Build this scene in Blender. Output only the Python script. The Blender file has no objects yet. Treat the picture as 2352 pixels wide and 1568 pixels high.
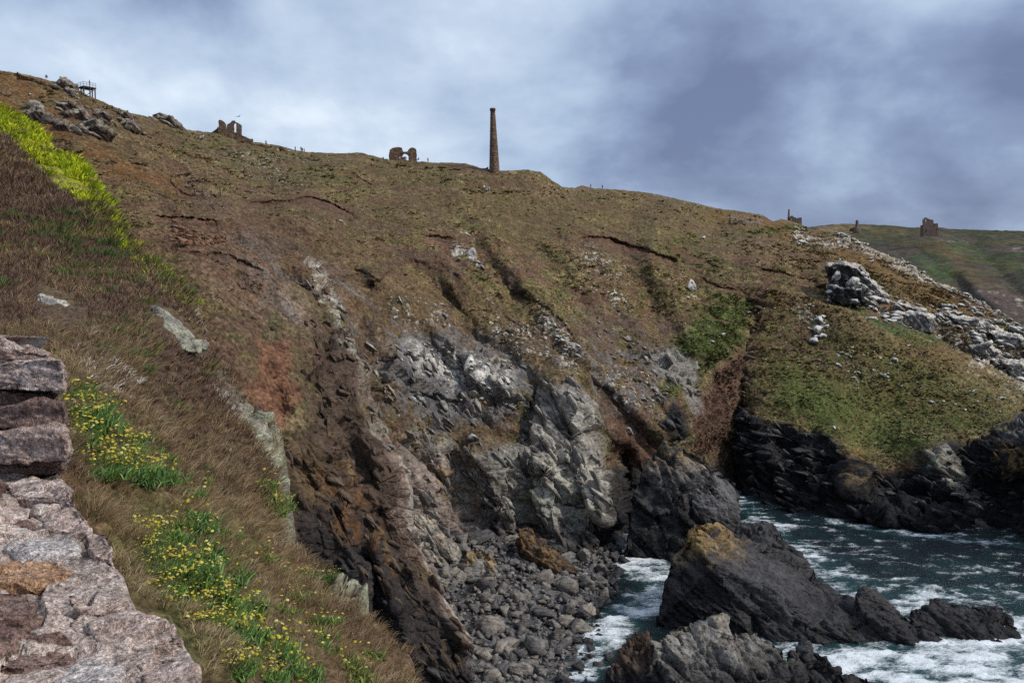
import bpy, bmesh, math, random
import numpy as np
from mathutils import Vector, Matrix

random.seed(7)
RNG = np.random.default_rng(11)
scene = bpy.context.scene
COL = scene.collection

# ------------------------------------------------------------------ camera
CAM_Z = 40.0
FPX = 1957.0            # focal length in pixels of a 2352 wide picture
PITCH = math.atan((784.0 - 666.0) / FPX)
cam_d = bpy.data.cameras.new("camera")
cam_d.sensor_width = 36.0
cam_d.lens = 36.0 * FPX / 2352.0
cam_d.clip_start = 0.05
cam_d.clip_end = 20000
cam = bpy.data.objects.new("camera", cam_d)
COL.objects.link(cam)
cam.location = (0, 0, CAM_Z)
cam.rotation_euler = (math.radians(90) - PITCH, 0, 0)
scene.camera = cam

# ------------------------------------------------------------------ world and sun
SUN_EL, SUN_AZ = math.radians(40), math.radians(106)     # azimuth clockwise from +Y (north)
world = bpy.data.worlds.new("World")
scene.world = world
world.use_nodes = True
wn, wl = world.node_tree.nodes, world.node_tree.links
wn.clear()
def N(t, loc=None, **kw):
    n = wn.new(t)
    for k, v in kw.items():
        setattr(n, k, v)
    return n
w_out = N("ShaderNodeOutputWorld")
w_bg = N("ShaderNodeBackground")
w_bg.inputs["Strength"].default_value = 0.1
w_sky = N("ShaderNodeTexSky", sky_type='NISHITA', sun_disc=False, sun_elevation=SUN_EL, sun_rotation=SUN_AZ)
w_tc = N("ShaderNodeTexCoord")
w_sep = N("ShaderNodeSeparateXYZ")
wl.new(w_tc.outputs["Generated"], w_sep.inputs[0])
def wmath(op, a, b=None, clamp=False):
    m = N("ShaderNodeMath", operation=op, use_clamp=clamp)
    for i, v in enumerate((a, b)):
        if v is None:
            continue
        if isinstance(v, (int, float)):
            m.inputs[i].default_value = v
        else:
            wl.new(v, m.inputs[i])
    return m.outputs[0]
den = wmath('ADD', wmath('ABSOLUTE', w_sep.outputs[2]), 0.5)
w_comb = N("ShaderNodeCombineXYZ")
wl.new(wmath('DIVIDE', w_sep.outputs[0], den), w_comb.inputs[0])
wl.new(wmath('DIVIDE', w_sep.outputs[1], den), w_comb.inputs[1])
w_map = N("ShaderNodeMapping")
w_map.inputs["Location"].default_value = (12.361, -3.721, 0.0)
w_map.inputs["Rotation"].default_value = (0, 0, 4.821)
w_map.inputs["Scale"].default_value = (1.15, 1.25, 1.0)
wl.new(w_comb.outputs[0], w_map.inputs[0])
def wnoise(scale, detail, rough, dist=0.0, off=None):
    n = N("ShaderNodeTexNoise")
    n.inputs["Scale"].default_value = scale
    n.inputs["Detail"].default_value = detail
    n.inputs["Roughness"].default_value = rough
    n.inputs["Distortion"].default_value = dist
    if off:
        mp = N("ShaderNodeMapping")
        mp.inputs["Location"].default_value = off
        wl.new(w_map.outputs[0], mp.inputs[0])
        wl.new(mp.outputs[0], n.inputs["Vector"])
    else:
        wl.new(w_map.outputs[0], n.inputs["Vector"])
    return n.outputs[0]
big = wnoise(0.75, 3, 0.5, 0.3)
mid = wnoise(2.0, 6, 0.52, 0.2, (5.2, 1.3, 0))
fine = wnoise(7.5, 5, 0.55, 0.1, (1.2, 8.3, 0))
mixv = wmath('ADD', wmath('MULTIPLY', big, 0.55), wmath('ADD', wmath('MULTIPLY', mid, 0.4), wmath('MULTIPLY', fine, 0.11)))
w_ramp = N("ShaderNodeValToRGB")
wl.new(mixv, w_ramp.inputs[0])
SKY_STOPS = [(0.40, (0.078, 0.100, 0.172)), (0.46, (0.122, 0.156, 0.242)), (0.52, (0.200, 0.255, 0.345)),
             (0.58, (0.290, 0.346, 0.424)), (0.66, (0.46, 0.505, 0.55))]
el = w_ramp.color_ramp.elements
while len(el) < len(SKY_STOPS):
    el.new(0.5)
for e, (p, c) in zip(el, SKY_STOPS):
    e.position = p
    e.color = (*c, 1)
w_scale = N("ShaderNodeVectorMath", operation='SCALE')
w_scale.inputs["Scale"].default_value = 10.0
wl.new(w_ramp.outputs[0], w_scale.inputs[0])
w_mix = N("ShaderNodeMix", data_type='RGBA')
w_mix.inputs[0].default_value = 0.93
wl.new(w_sky.outputs[0], w_mix.inputs[6])
wl.new(w_scale.outputs[0], w_mix.inputs[7])
wl.new(w_mix.outputs[2], w_bg.inputs[0])
wl.new(w_bg.outputs[0], w_out.inputs[0])

sun_d = bpy.data.lights.new("sun", 'SUN')
sun_d.energy = 1.5
sun_d.angle = math.radians(10)
sun_d.color = (1.0, 0.95, 0.88)
sun = bpy.data.objects.new("sun", sun_d)
COL.objects.link(sun)
sdir = Vector((math.sin(SUN_AZ) * math.cos(SUN_EL), math.cos(SUN_AZ) * math.cos(SUN_EL), math.sin(SUN_EL)))
sun.rotation_euler = sdir.to_track_quat('Z', 'Y').to_euler()
sun.location = (60, 60, 150)

vs = scene.view_settings
vs.view_transform = 'Standard'
vs.look = 'None'
vs.exposure = 1.0
vs.gamma = 1.0
vs.use_curve_mapping = False
scene.cycles.sample_clamp_indirect = 3.0
scene.cycles.sample_clamp_direct = 6.0
scene.cycles.max_bounces = 5
scene.cycles.diffuse_bounces = 2
scene.cycles.use_denoising = False

# ------------------------------------------------------------------ numpy helpers
cp, sp_ = math.cos(PITCH), math.sin(PITCH)
def unproject(px, py, Y):
    """picture position (2352 wide) and distance north of the camera -> world"""
    px, py, Y = np.broadcast_arrays(np.asarray(px, float), np.asarray(py, float), np.asarray(Y, float))
    r = (px - 1176.0) / FPX
    u = (784.0 - py) / FPX
    dy = cp + u * sp_
    dz = -sp_ + u * cp
    t = Y / dy
    return np.stack([r * t, Y, CAM_Z + dz * t], -1)
def project(P):
    P = np.asarray(P, float)
    x, y, z = P[..., 0], P[..., 1], P[..., 2] - CAM_Z
    f = y * cp - z * sp_
    u = y * sp_ + z * cp
    return 1176.0 + FPX * x / f, 784.0 - FPX * u / f

def hsh(ix, iy, iz, seed):
    h = (ix.astype(np.uint32) * np.uint32(374761393) + iy.astype(np.uint32) * np.uint32(668265263)
         + iz.astype(np.uint32) * np.uint32(2147483647) + np.uint32((seed * 1274126177) & 0xffffffff))
    h = (h ^ (h >> np.uint32(13))) * np.uint32(1274126177)
    h = (h ^ (h >> np.uint32(16))) * np.uint32(2246822519)
    return h ^ (h >> np.uint32(15))
def h01(h):
    return (h & np.uint32(0xffffff)).astype(np.float32) / np.float32(0x1000000)
def vnoise(P, seed=0):
    """smooth value noise, -1..1"""
    P = P.astype(np.float32)
    fl = np.floor(P)
    i = fl.astype(np.int64)
    f = P - fl
    f = f * f * f * (f * (f * 6 - 15) + 10)
    ix, iy, iz = i[:, 0], i[:, 1], i[:, 2]
    out = 0
    for dx in (0, 1):
        wx = f[:, 0] if dx else 1 - f[:, 0]
        for dy in (0, 1):
            wy = wx * (f[:, 1] if dy else 1 - f[:, 1])
            for dz in (0, 1):
                w = wy * (f[:, 2] if dz else 1 - f[:, 2])
                out = out + w * h01(hsh(ix + dx, iy + dy, iz + dz, seed))
    return out * 2 - 1
ROT = np.array([[0.36, 0.48, -0.8], [-0.8, 0.6, 0.0], [0.48, 0.64, 0.6]])
def fbm(P, scale, octaves=4, gain=0.5, seed=0, ridged=False):
    q = P / scale
    a, tot, out = 1.0, 0.0, 0
    for o in range(octaves):
        n = vnoise(q, seed + o * 17)
        if ridged:
            n = 1 - 2 * np.abs(n)
        out = out + a * n
        tot += a
        a *= gain
        q = (q @ ROT.T) * 2.03 + 13.7
    return out / tot
# bedding frame of the rock: slabs dip to the right and away
def frame_matrix(dip_deg, strike_deg, stretch):
    d = math.radians(dip_deg)
    s = math.radians(strike_deg)
    a = np.array([math.cos(d) * math.cos(s), math.cos(d) * math.sin(s), -math.sin(d)])   # down the dip
    b = np.array([-math.sin(s), math.cos(s), 0.0])
    c = np.cross(a, b)
    return np.stack([a / stretch[0], b / stretch[1], c / stretch[2]], 0)
BED = frame_matrix(48, -12, (2.2, 1.3, 0.75))
BED2 = frame_matrix(25, 10, (1.9, 1.6, 0.7))
def facets(P, scale, seed, M=BED, tilt=2.0, warp=0.3):
    """broken-block relief: every cell of a jittered lattice is a tilted plane; returns relief and crack mask"""
    q = (P @ M.T) / scale
    if warp:
        q = q + warp * np.stack([vnoise(q * 0.9 + k * 7.1, seed + 3 + k) for k in range(3)], -1)
    q = q.astype(np.float32)
    base = np.floor(q - 0.5).astype(np.int64)
    n = len(q)
    best = np.full(n, 1e9, np.float32)
    sec = np.full(n, 1e9, np.float32)
    val = np.zeros(n, np.float32)
    for dx in (0, 1):
        for dy in (0, 1):
            for dz in (0, 1):
                ix, iy, iz = base[:, 0] + dx, base[:, 1] + dy, base[:, 2] + dz
                h = hsh(ix, iy, iz, seed)
                h2 = hsh(ix, iy, iz, seed + 101)
                jx = (h & np.uint32(1023)).astype(np.float32) / 1023
                jy = ((h >> np.uint32(10)) & np.uint32(1023)).astype(np.float32) / 1023
                jz = ((h >> np.uint32(20)) & np.uint32(1023)).astype(np.float32) / 1023
                ex = q[:, 0] - (ix + 0.12 + 0.76 * jx)
                ey = q[:, 1] - (iy + 0.12 + 0.76 * jy)
                ez = q[:, 2] - (iz + 0.12 + 0.76 * jz)
                d = ex * ex + ey * ey + ez * ez
                t1 = (h2 & np.uint32(1023)).astype(np.float32) / 1023 - 0.5
                t2 = ((h2 >> np.uint32(10)) & np.uint32(1023)).astype(np.float32) / 1023 - 0.5
                t3 = ((h2 >> np.uint32(20)) & np.uint32(1023)).astype(np.float32) / 1023 - 0.5
                v = (t1 + t2) * 0.9 + tilt * (2 * t2 * ex + 2 * t3 * ey + 2 * t1 * ez)
                closer = d < best
                sec = np.where(closer, best, np.minimum(sec, d))
                val = np.where(closer, v, val)
                best = np.where(closer, d, best)
    crack = np.clip(1 - (np.sqrt(sec) - np.sqrt(best)) / 0.12, 0, 1)
    return val, crack
def smooth(a, b, x):
    t = np.clip((x - a) / (b - a), 0, 1)
    return t * t * (3 - 2 * t)
def tps_fit(pts, lam=1e-5):
    p = np.array(pts, float)
    xy = p[:, :2] / 1000.0
    n = len(p)
    d2 = ((xy[:, None] - xy[None]) ** 2).sum(-1)
    K = 0.5 * d2 * np.log(d2 + 1e-12)
    A = np.zeros((n + 3, n + 3))
    A[:n, :n] = K + lam * np.eye(n)
    A[:n, n] = A[n, :n] = 1
    A[:n, n + 1:] = xy
    A[n + 1:, :n] = xy.T
    b = np.zeros(n + 3)
    b[:n] = 1.0 / p[:, 2]
    w = np.linalg.solve(A, b)
    return xy, w
def tps_eval(fit, px, py):
    xy, w = fit
    n = len(xy)
    x, y = (np.asarray(px, float).ravel() / 1000).astype(np.float64), (np.asarray(py, float).ravel() / 1000)
    out = w[n] + w[n + 1] * x + w[n + 2] * y
    for k in range(n):
        d2 = (x - xy[k, 0]) ** 2 + (y - xy[k, 1]) ** 2
        out += w[k] * 0.5 * d2 * np.log(d2 + 1e-12)
    return (1.0 / out).reshape(np.shape(px))
def dist_polyline(px, py, pl):
    """distance (px) to a polyline, and the signed side of the nearest piece is not needed"""
    best = np.full(px.shape, 1e9)
    for (ax, ay), (bx, by) in zip(pl[:-1], pl[1:]):
        vx, vy = bx - ax, by - ay
        L = vx * vx + vy * vy + 1e-9
        t = np.clip(((px - ax) * vx + (py - ay) * vy) / L, 0, 1)
        d = (px - ax - t * vx) ** 2 + (py - ay - t * vy) ** 2
        best = np.minimum(best, d)
    return np.sqrt(best)
def sd_polygon(px, py, pg):
    d = dist_polyline(px, py, list(pg) + [pg[0]])
    inside = np.zeros(px.shape, bool)
    j = len(pg) - 1
    for i in range(len(pg)):
        xi, yi = pg[i]
        xj, yj = pg[j]
        if yi != yj:
            c = ((yi > py) != (yj > py)) & (px < (xj - xi) * (py - yi) / (yj - yi) + xi)
            inside ^= c
        j = i
    return np.where(inside, -d, d)
def curve(pts):
    p = np.array(pts, float)
    return lambda x: np.interp(x, p[:, 0], p[:, 1])

# ------------------------------------------------------------------ mesh and tag helpers
def tag(o, label=None, category=None, group=None, kind=None):
    if label: o["label"] = label
    if category: o["category"] = category
    if group: o["group"] = group
    if kind: o["kind"] = kind
    return o
def link(name, me, mat=None, parent=None):
    o = bpy.data.objects.new(name, me)
    COL.objects.link(o)
    if mat is not None:
        me.materials.clear()
        me.materials.append(mat)
    if parent is not None:
        o.parent = parent
    return o
def empty(name, loc=(0, 0, 0), rz=0.0):
    o = bpy.data.objects.new(name, None)
    COL.objects.link(o)
    o.location = loc
    o.rotation_euler.z = rz
    o.empty_display_size = 0.2
    return o
def mesh_from(name, V, F, cols=None, smooth_shade=False):
    """V (n,3), F (m,k) with k = 3 or 4"""
    me = bpy.data.meshes.new(name)
    V = np.ascontiguousarray(V, np.float32)
    F = np.ascontiguousarray(F, np.int32)
    m, k = F.shape
    me.vertices.add(len(V))
    me.vertices.foreach_set("co", V.ravel())
    me.loops.add(m * k)
    me.loops.foreach_set("vertex_index", F.ravel())
    me.polygons.add(m)
    me.polygons.foreach_set("loop_start", np.arange(0, m * k, k, dtype=np.int32))
    if smooth_shade:
        me.polygons.foreach_set("use_smooth", np.ones(m, bool))
    me.update(calc_edges=True)
    if cols is not None:
        a = me.color_attributes.new("Col", 'FLOAT_COLOR', 'POINT')
        c4 = np.ones((len(V), 4), np.float32)
        c4[:, :cols.shape[1]] = cols
        a.data.foreach_set("color", c4.ravel())
    return me
def grid_faces(R, C):
    i = np.arange(R * C).reshape(R, C)
    return np.stack([i[:-1, :-1], i[1:, :-1], i[1:, 1:], i[:-1, 1:]], -1).reshape(-1, 4)
def grid_normals(G):
    du = np.gradient(G, axis=1)
    dv = np.gradient(G, axis=0)
    n = np.cross(du, dv)
    n /= np.linalg.norm(n, axis=-1, keepdims=True) + 1e-9
    flip = (n * (np.array([0, 0, CAM_Z]) - G)).sum(-1) < 0
    n[flip] *= -1
    return n
def box_blur(A, r):
    k = 2 * r + 1
    for ax in (0, 1):
        pad = [(0, 0)] * A.ndim
        pad[ax] = (r + 1, r)
        c = np.cumsum(np.pad(A, pad, mode='edge'), axis=ax)
        A = (np.take(c, range(k, c.shape[ax]), ax) - np.take(c, range(0, c.shape[ax] - k), ax)) / k
    return A

# ------------------------------------------------------------------ materials
def new_mat(name):
    m = bpy.data.materials.new(name)
    m.use_nodes = True
    nt = m.node_tree
    nt.nodes.clear()
    out = nt.nodes.new("ShaderNodeOutputMaterial")
    b = nt.nodes.new("ShaderNodeBsdfPrincipled")
    nt.links.new(b.outputs[0], out.inputs[0])
    return m, nt, b
def noise_node(nt, scale, detail=4, rough=0.6, vec=None, dist=0.0):
    n = nt.nodes.new("ShaderNodeTexNoise")
    n.inputs["Scale"].default_value = scale
    n.inputs["Detail"].default_value = detail
    n.inputs["Roughness"].default_value = rough
    n.inputs["Distortion"].default_value = dist
    if vec is not None:
        nt.links.new(vec, n.inputs["Vector"])
    return n.outputs[0]
def ramp(nt, fac, stops):
    r = nt.nodes.new("ShaderNodeValToRGB")
    e = r.color_ramp.elements
    while len(e) < len(stops):
        e.new(0.5)
    for x, (p, c) in zip(e, stops):
        x.position = p
        x.color = (*c, 1) if len(c) == 3 else c
    nt.links.new(fac, r.inputs[0])
    return r.outputs[0]
def mixc(nt, fac, a, b, mode='MIX'):
    m = nt.nodes.new("ShaderNodeMix")
    m.data_type = 'RGBA'
    m.blend_type = mode
    for sock, v in ((m.inputs[0], fac), (m.inputs[6], a), (m.inputs[7], b)):
        if isinstance(v, (int, float)):
            sock.default_value = v
        elif isinstance(v, tuple):
            sock.default_value = (*v, 1)
        else:
            nt.links.new(v, sock)
    return m.outputs[2]
def obj_coord(nt):
    return nt.nodes.new("ShaderNodeTexCoord").outputs["Object"]
def geo_pos(nt):
    return nt.nodes.new("ShaderNodeNewGeometry").outputs["Position"]
def bump(nt, b, height, strength, dist):
    bp = nt.nodes.new("ShaderNodeBump")
    bp.inputs["Strength"].default_value = strength
    bp.inputs["Distance"].default_value = dist
    nt.links.new(height, bp.inputs["Height"])
    nt.links.new(bp.outputs[0], b.inputs["Normal"])
def terrain_material(name, fine_scale, bump_dist, contrast=(0.35, 1.75), rough=0.9):
    """vertex colour is the ground cover's own colour, its alpha says rock or turf; the nodes add grain and small relief"""
    m, nt, b = new_mat(name)
    at = nt.nodes.new("ShaderNodeAttribute")
    at.attribute_name = "Col"
    rk = at.outputs["Alpha"]
    p = geo_pos(nt)
    n1 = noise_node(nt, fine_scale, 3, 0.75, p)
    n2 = noise_node(nt, fine_scale * 0.25, 2, 0.65, p)
    n3 = noise_node(nt, fine_scale * 0.06, 3, 0.6, p)
    mp = nt.nodes.new("ShaderNodeMapping")
    mp.inputs["Rotation"].default_value = (0.35, 0.75, 0.2)
    mp.inputs["Scale"].default_value = (0.45, 0.8, 1.5)
    nt.links.new(p, mp.inputs[0])
    def vor(sc):
        v = nt.nodes.new("ShaderNodeTexVoronoi")
        v.feature = 'DISTANCE_TO_EDGE'
        v.inputs["Scale"].default_value = sc
        nt.links.new(mp.outputs[0], v.inputs["Vector"])
        return ramp(nt, v.outputs["Distance"], [(0.0, (0, 0, 0)), (0.10, (0.8, 0.8, 0.8)), (0.4, (1, 1, 1))])
    crack = vor(fine_scale * 0.3)
    lo, hi = contrast
    g1t = ramp(nt, n1, [(0.3, (lo, lo, lo)), (0.5, (0.95, 0.95, 0.95)), (0.7, (hi, hi, hi))])
    g1r = ramp(nt, n1, [(0.3, (0.65, 0.65, 0.65)), (0.7, (1.35, 1.35, 1.35))])
    g1 = mixc(nt, rk, g1t, g1r)
    g2 = ramp(nt, n2, [(0.3, (0.6, 0.57, 0.55)), (0.7, (1.4, 1.4, 1.36))])
    g3 = ramp(nt, n3, [(0.3, (0.8, 0.78, 0.76)), (0.7, (1.2, 1.2, 1.18))])
    c = mixc(nt, 1.0, at.outputs["Color"], g1, 'MULTIPLY')
    c = mixc(nt, 1.0, c, g2, 'MULTIPLY')
    c = mixc(nt, 1.0, c, g3, 'MULTIPLY')
    nt.links.new(c, b.inputs["Base Color"])
    b.inputs["Roughness"].default_value = rough
    b.inputs["Specular IOR Level"].default_value = 0.15
    hm = nt.nodes.new("ShaderNodeMath"); hm.operation = 'MULTIPLY'
    ck = nt.nodes.new("ShaderNodeMath"); ck.operation = 'MULTIPLY'; ck.inputs[1].default_value = 0.5
    nt.links.new(crack, ck.inputs[0])
    nt.links.new(ck.outputs[0], hm.inputs[0]); nt.links.new(rk, hm.inputs[1])
    ha = nt.nodes.new("ShaderNodeMath"); ha.operation = 'ADD'
    nt.links.new(hm.outputs[0], ha.inputs[0]); nt.links.new(n1, ha.inputs[1])
    hb = nt.nodes.new("ShaderNodeMath"); hb.operation = 'MULTIPLY_ADD'; hb.inputs[1].default_value = 1.0
    nt.links.new(n2, hb.inputs[0]); nt.links.new(ha.outputs[0], hb.inputs[2])
    bump(nt, b, hb.outputs[0], 1.0, bump_dist)
    return m
M_HILL = terrain_material("hill_ground", 2.2, 0.32)
M_NEAR = terrain_material("near_slope_ground", 14.0, 0.05)
M_FAR = terrain_material("far_hill_ground", 0.6, 0.6)
M_CLIFFROCK = terrain_material("sea_rock", 2.5, 0.25, (0.35, 1.7), 0.62)

# ------------------------------------------------------------------ colours of the ground cover (albedo)
C = dict(
    olive=(0.118, 0.092, 0.036), tan=(0.205, 0.150, 0.082), brown=(0.108, 0.072, 0.038), green=(0.068, 0.092, 0.024),
    lime=(0.330, 0.360, 0.018), heather=(0.086, 0.056, 0.040), rust=(0.140, 0.066, 0.022), soil=(0.128, 0.072, 0.047),
    redsoil=(0.155, 0.078, 0.048), grey=(0.210, 0.195, 0.180), pale=(0.400, 0.375, 0.330), white=(0.560, 0.530, 0.480), dark=(0.026, 0.025, 0.027),
    darkbrown=(0.075, 0.052, 0.040), ochre=(0.290, 0.190, 0.075), scree=(0.205, 0.150, 0.125), fern=(0.055, 0.100, 0.030), slate=(0.135, 0.130, 0.135),
    bracken=(0.150, 0.092, 0.028), lichen=(0.300, 0.310, 0.230), fargreen=(0.026, 0.038, 0.017), purple=(0.080, 0.058, 0.052), black=(0.020, 0.019, 0.021))
C['darkscree'] = (0.080, 0.046, 0.034)
C['straw'] = (0.285, 0.215, 0.120)
C = {k: np.array(v) for k, v in C.items()}

# ------------------------------------------------------------------ terrain patches
def paint(col, rock, px, py, wob, pn, entries):
    """pn: dict of noise fields used to break a patch up.  entry: colour, 'poly'|'line', points, radius or 0, feather, strength, rock or None, (field, threshold) or None"""
    for (cname, shape, pts, r, feather, strength, rk, brk) in entries:
        a = np.array(pts, float)
        pad = r + feather + 40
        sel = (px > a[:, 0].min() - pad) & (px < a[:, 0].max() + pad) & (py > a[:, 1].min() - pad) & (py < a[:, 1].max() + pad)
        if not sel.any():
            continue
        x, y = px[sel], py[sel]
        sd = sd_polygon(x, y, pts) - r if shape == 'poly' else dist_polyline(x, y, pts) - r
        m = strength * smooth(feather, -feather, sd + wob[sel] * np.clip(feather * 2.6, 14, 60))
        if brk is not None:
            n = pn[brk[0]][sel]
            m = m * smooth(brk[1] - 0.12, brk[1] + 0.12, n)
        if cname is not None:
            col[sel] += (C[cname] - col[sel]) * m[:, None]
        if rk is not None:
            rock[sel] += (rk - rock[sel]) * m
    return col, rock
def base_cover(P, seed=0, s=1.0):
    """mottled grass and heath"""
    n1 = fbm(P, 9.0 * s, 4, 0.55, seed + 1)
    n2 = fbm(P, 3.0 * s, 4, 0.6, seed + 5)
    n3 = fbm(P * np.array([1, 1, 1.6]), 1.1 * s, 3, 0.6, seed + 9)
    col = np.empty((len(P), 3))
    col[:] = C['olive']
    def lay(c, m):
        nonlocal col
        col = col + (C[c] - col) * m[:, None]
    lay('tan', smooth(-0.10, 0.35, n2 + 0.5 * n1) * 0.85)
    lay('brown', smooth(0.05, 0.40, -n1 + 0.4 * n3) * 0.75)
    lay('green', smooth(0.22, 0.48, fbm(P, 5.0 * s, 4, 0.55, seed + 21)) * 0.5)
    lay('heather', smooth(0.22, 0.45, n3 - 0.3 * n2) * 0.7)
    n4 = fbm(P * np.array([1, 1, 1.5]), 0.8 * s, 3, 0.65, seed + 13)
    lay('straw', smooth(0.08, 0.38, n4 + 0.35 * n2) * 0.75)
    lay('green', smooth(0.20, 0.42, fbm(P, 1.9 * s, 3, 0.6, seed + 23) + 0.2 * n1) * 0.45)
    sc = fbm(P * np.array([0.5, 0.7, 1.8]), 7.0 * s, 5, 0.6, seed + 41, ridged=True)
    lay('soil', smooth(0.42, 0.55, sc + 0.15 * n2) * 0.8)
    lay('heather', smooth(0.12, 0.4, fbm(P, 14.0 * s, 5, 0.62, seed + 43)) * 0.55)
    return col, n1, n2, n3
def ribs(px, py, Y, feats):
    for pts, w, a in feats:
        d = dist_polyline(px, py, pts)
        Y = Y - a * np.exp(-(d / w) ** 2)
    return Y
SEA_Z = 0.0
def scarps(px, py, Y, lines):
    """small banks: below the line the ground is cut back"""
    for pts, a, w in lines:
        p = np.array(pts, float)
        t_ = py - np.interp(px, p[:, 0], p[:, 1])
        e_ = smooth(p[0, 0] - 6, p[0, 0] + 18, px) * smooth(p[-1, 0] + 6, p[-1, 0] - 18, px)
        Y = Y + a * e_ * smooth(-1.5, 2.5, t_) * np.exp(-np.maximum(t_, 0) / w)
    return Y
def scarp_mask(px, py, lines):
    m = np.zeros(px.shape)
    for pts, a, w in lines:
        p = np.array(pts, float)
        t_ = py - np.interp(px, p[:, 0], p[:, 1])
        e_ = smooth(p[0, 0] - 6, p[0, 0] + 18, px) * smooth(p[-1, 0] + 6, p[-1, 0] - 18, px)
        m = np.maximum(m, e_ * smooth(-1.5, 1.0, t_) * smooth(w * 1.1, w * 0.3, t_))
    return m
def relief(G, N_, P, rock, n2, grass_amp, seed, rock_amp=1.0, scales=(9.0, 3.6, 1.5), M=BED):
    """displacement along the normal: broken blocks where it is rock, tussocks where it is turf"""
    sh = G.shape[:2]
    d = np.zeros(len(P), np.float32)
    r = np.clip(rock, 0, 1)
    idx = np.nonzero(r > 0.02)[0]
    crack_all = np.zeros(len(P), np.float32)
    if len(idx):
        Q = P[idx]
        acc = np.zeros(len(Q), np.float32)
        for k, (s, a) in enumerate(zip(scales, (0.17, 0.21, 0.24))):
            v, cr = facets(Q, s, seed + 31 * k, M)
            acc += (v * a - cr * 0.09) * s
            crack_all[idx] = np.maximum(crack_all[idx], cr * (0.5 + 0.25 * k))
        acc += 0.04 * scales[-1] * fbm(Q, scales[-1] * 0.5, 2, 0.6, seed + 77)
        d[idx] += acc * r[idx] * rock_amp
    turf = 1 - r
    gs = grass_amp / 0.16
    d += turf * grass_amp * (2.2 * fbm(P, 1.7 * gs ** 0.5, 3, 0.6, seed + 55, ridged=True) + 1.3 * fbm(P, 0.65 * gs ** 0.5, 2, 0.6, seed + 56, ridged=True))
    terr = fbm(P * np.array([0.55, 0.8, 2.0]), 5.5 * gs ** 0.6, 4, 0.55, seed + 57, ridged=True)
    d += turf * grass_amp * 4.0 * np.clip(terr, -0.6, 0.5)
    return d.reshape(sh), crack_all

def build_patch(name, G, cols, mat, skirt=None):
    R, Cc = G.shape[:2]
    me = mesh_from(name, G.reshape(-1, 3), grid_faces(R, Cc), cols)
    o = link(name, me, mat)
    tag(o, kind="structure")
    return o
def skirt_cols(G, steps, vec):
    """carry the right hand edge on, over the brow and down out of sight"""
    e = G[:, -1]
    scale = (e[:, 1] / 60.0)[:, None]
    ex = [e + np.array(vec) * s * scale for s in steps]
    return np.concatenate([G] + [x[:, None] for x in ex], 1)
def skirt_rows(G, steps, vec):
    e = G[0]
    scale = (e[:, 1] / 60.0)[:, None]
    ex = [e + np.array(vec) * s * scale for s in steps[::-1]]
    return np.concatenate([np.stack(ex, 0), G], 0)

# ---- the main hillside with the cove
SKYLINE = [(-120, 140), (0, 163), (60, 172), (107, 187), (150, 192), (205, 224), (300, 262), (345, 270), (365, 266), (395, 272), (420, 298), (500, 308), (580, 327), (640, 336), (700, 351),
           (760, 353), (830, 352), (890, 368), (920, 369), (1000, 375), (1070, 377), (1110, 388), (1150, 394), (1210, 391), (1240, 396), (1290, 430), (1320, 433), (1335, 427), (1360, 433), (1440, 438),
           (1500, 446), (1560, 459), (1640, 478), (1700, 486), (1750, 494), (1775, 510), (1795, 503), (1840, 516), (1862, 528), (1905, 532), (1950, 545), (2020, 580), (2090, 607),
           (2150, 643), (2240, 690), (2352, 752), (2480, 820)]
H_PTS = [(-120, 140, 190), (0, 163, 190), (107, 187, 195), (200, 223, 200), (300, 262, 215), (420, 298, 235), (500, 308, 262), (580, 327, 270),
         (700, 351, 278), (800, 352, 285), (900, 368, 285), (1000, 375, 280), (1130, 394, 272), (1210, 391, 285), (1290, 430, 300), (1440, 438, 330),
         (1560, 459, 345), (1700, 486, 365), (1790, 505, 385), (1862, 528, 385), (1950, 547, 350), (2030, 585, 320), (2150, 643, 285), (2240, 690, 258), (2352, 752, 238), (2480, 820, 225),
         (-120, 420, 120), (60, 300, 160), (200, 290, 168), (300, 400, 148), (400, 440, 150), (600, 440, 190), (830, 440, 226), (1130, 440, 250), (1300, 480, 262), (1450, 500, 285), (1650, 540, 300),
         (150, 460, 122), (300, 560, 105), (500, 510, 130), (700, 525, 152), (900, 565, 172), (1100, 565, 188), (1330, 550, 217), (1500, 560, 232), (1650, 600, 236), (1760, 618, 230),
         (440, 740, 82), (560, 620, 107), (700, 650, 124), (850, 650, 142), (1000, 700, 152), (1200, 700, 167), (1450, 700, 195), (1600, 700, 206),
         (560, 900, 90), (600, 800, 95), (760, 800, 112), (850, 950, 114), (900, 800, 128), (1000, 820, 139), (1150, 850, 143), (1280, 780, 157), (1400, 830, 160), (1550, 850, 173), (1650, 800, 188),
         (1722, 690, 209.5), (1712, 760, 199), (1690, 860, 184.5), (1640, 900, 176), (1640, 1040, 168), (1680, 960, 175.5), (1700, 1130, 170), (1560, 960, 158),
         (1290, 880, 142), (1200, 950, 135), (1300, 1050, 132), (1380, 1150, 128.5), (1200, 1240, 128), (1390, 1270, 126), (1050, 1100, 127), (950, 1000, 125), (1000, 1250, 122),
         (1450, 950, 148), (1420, 1100, 141), (1500, 1060, 147), (1440, 1270, 132), (1560, 1200, 150), (1000, 1480, 110), (1300, 1480, 118), (1600, 1400, 140),
         (1830, 640, 232), (1900, 650, 226), (2050, 700, 226), (2200, 770, 224), (2352, 830, 220), (2480, 880, 215), (1850, 580, 290), (2000, 630, 262),
         (1850, 800, 228), (2100, 880, 226), (2480, 960, 216)]
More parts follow.
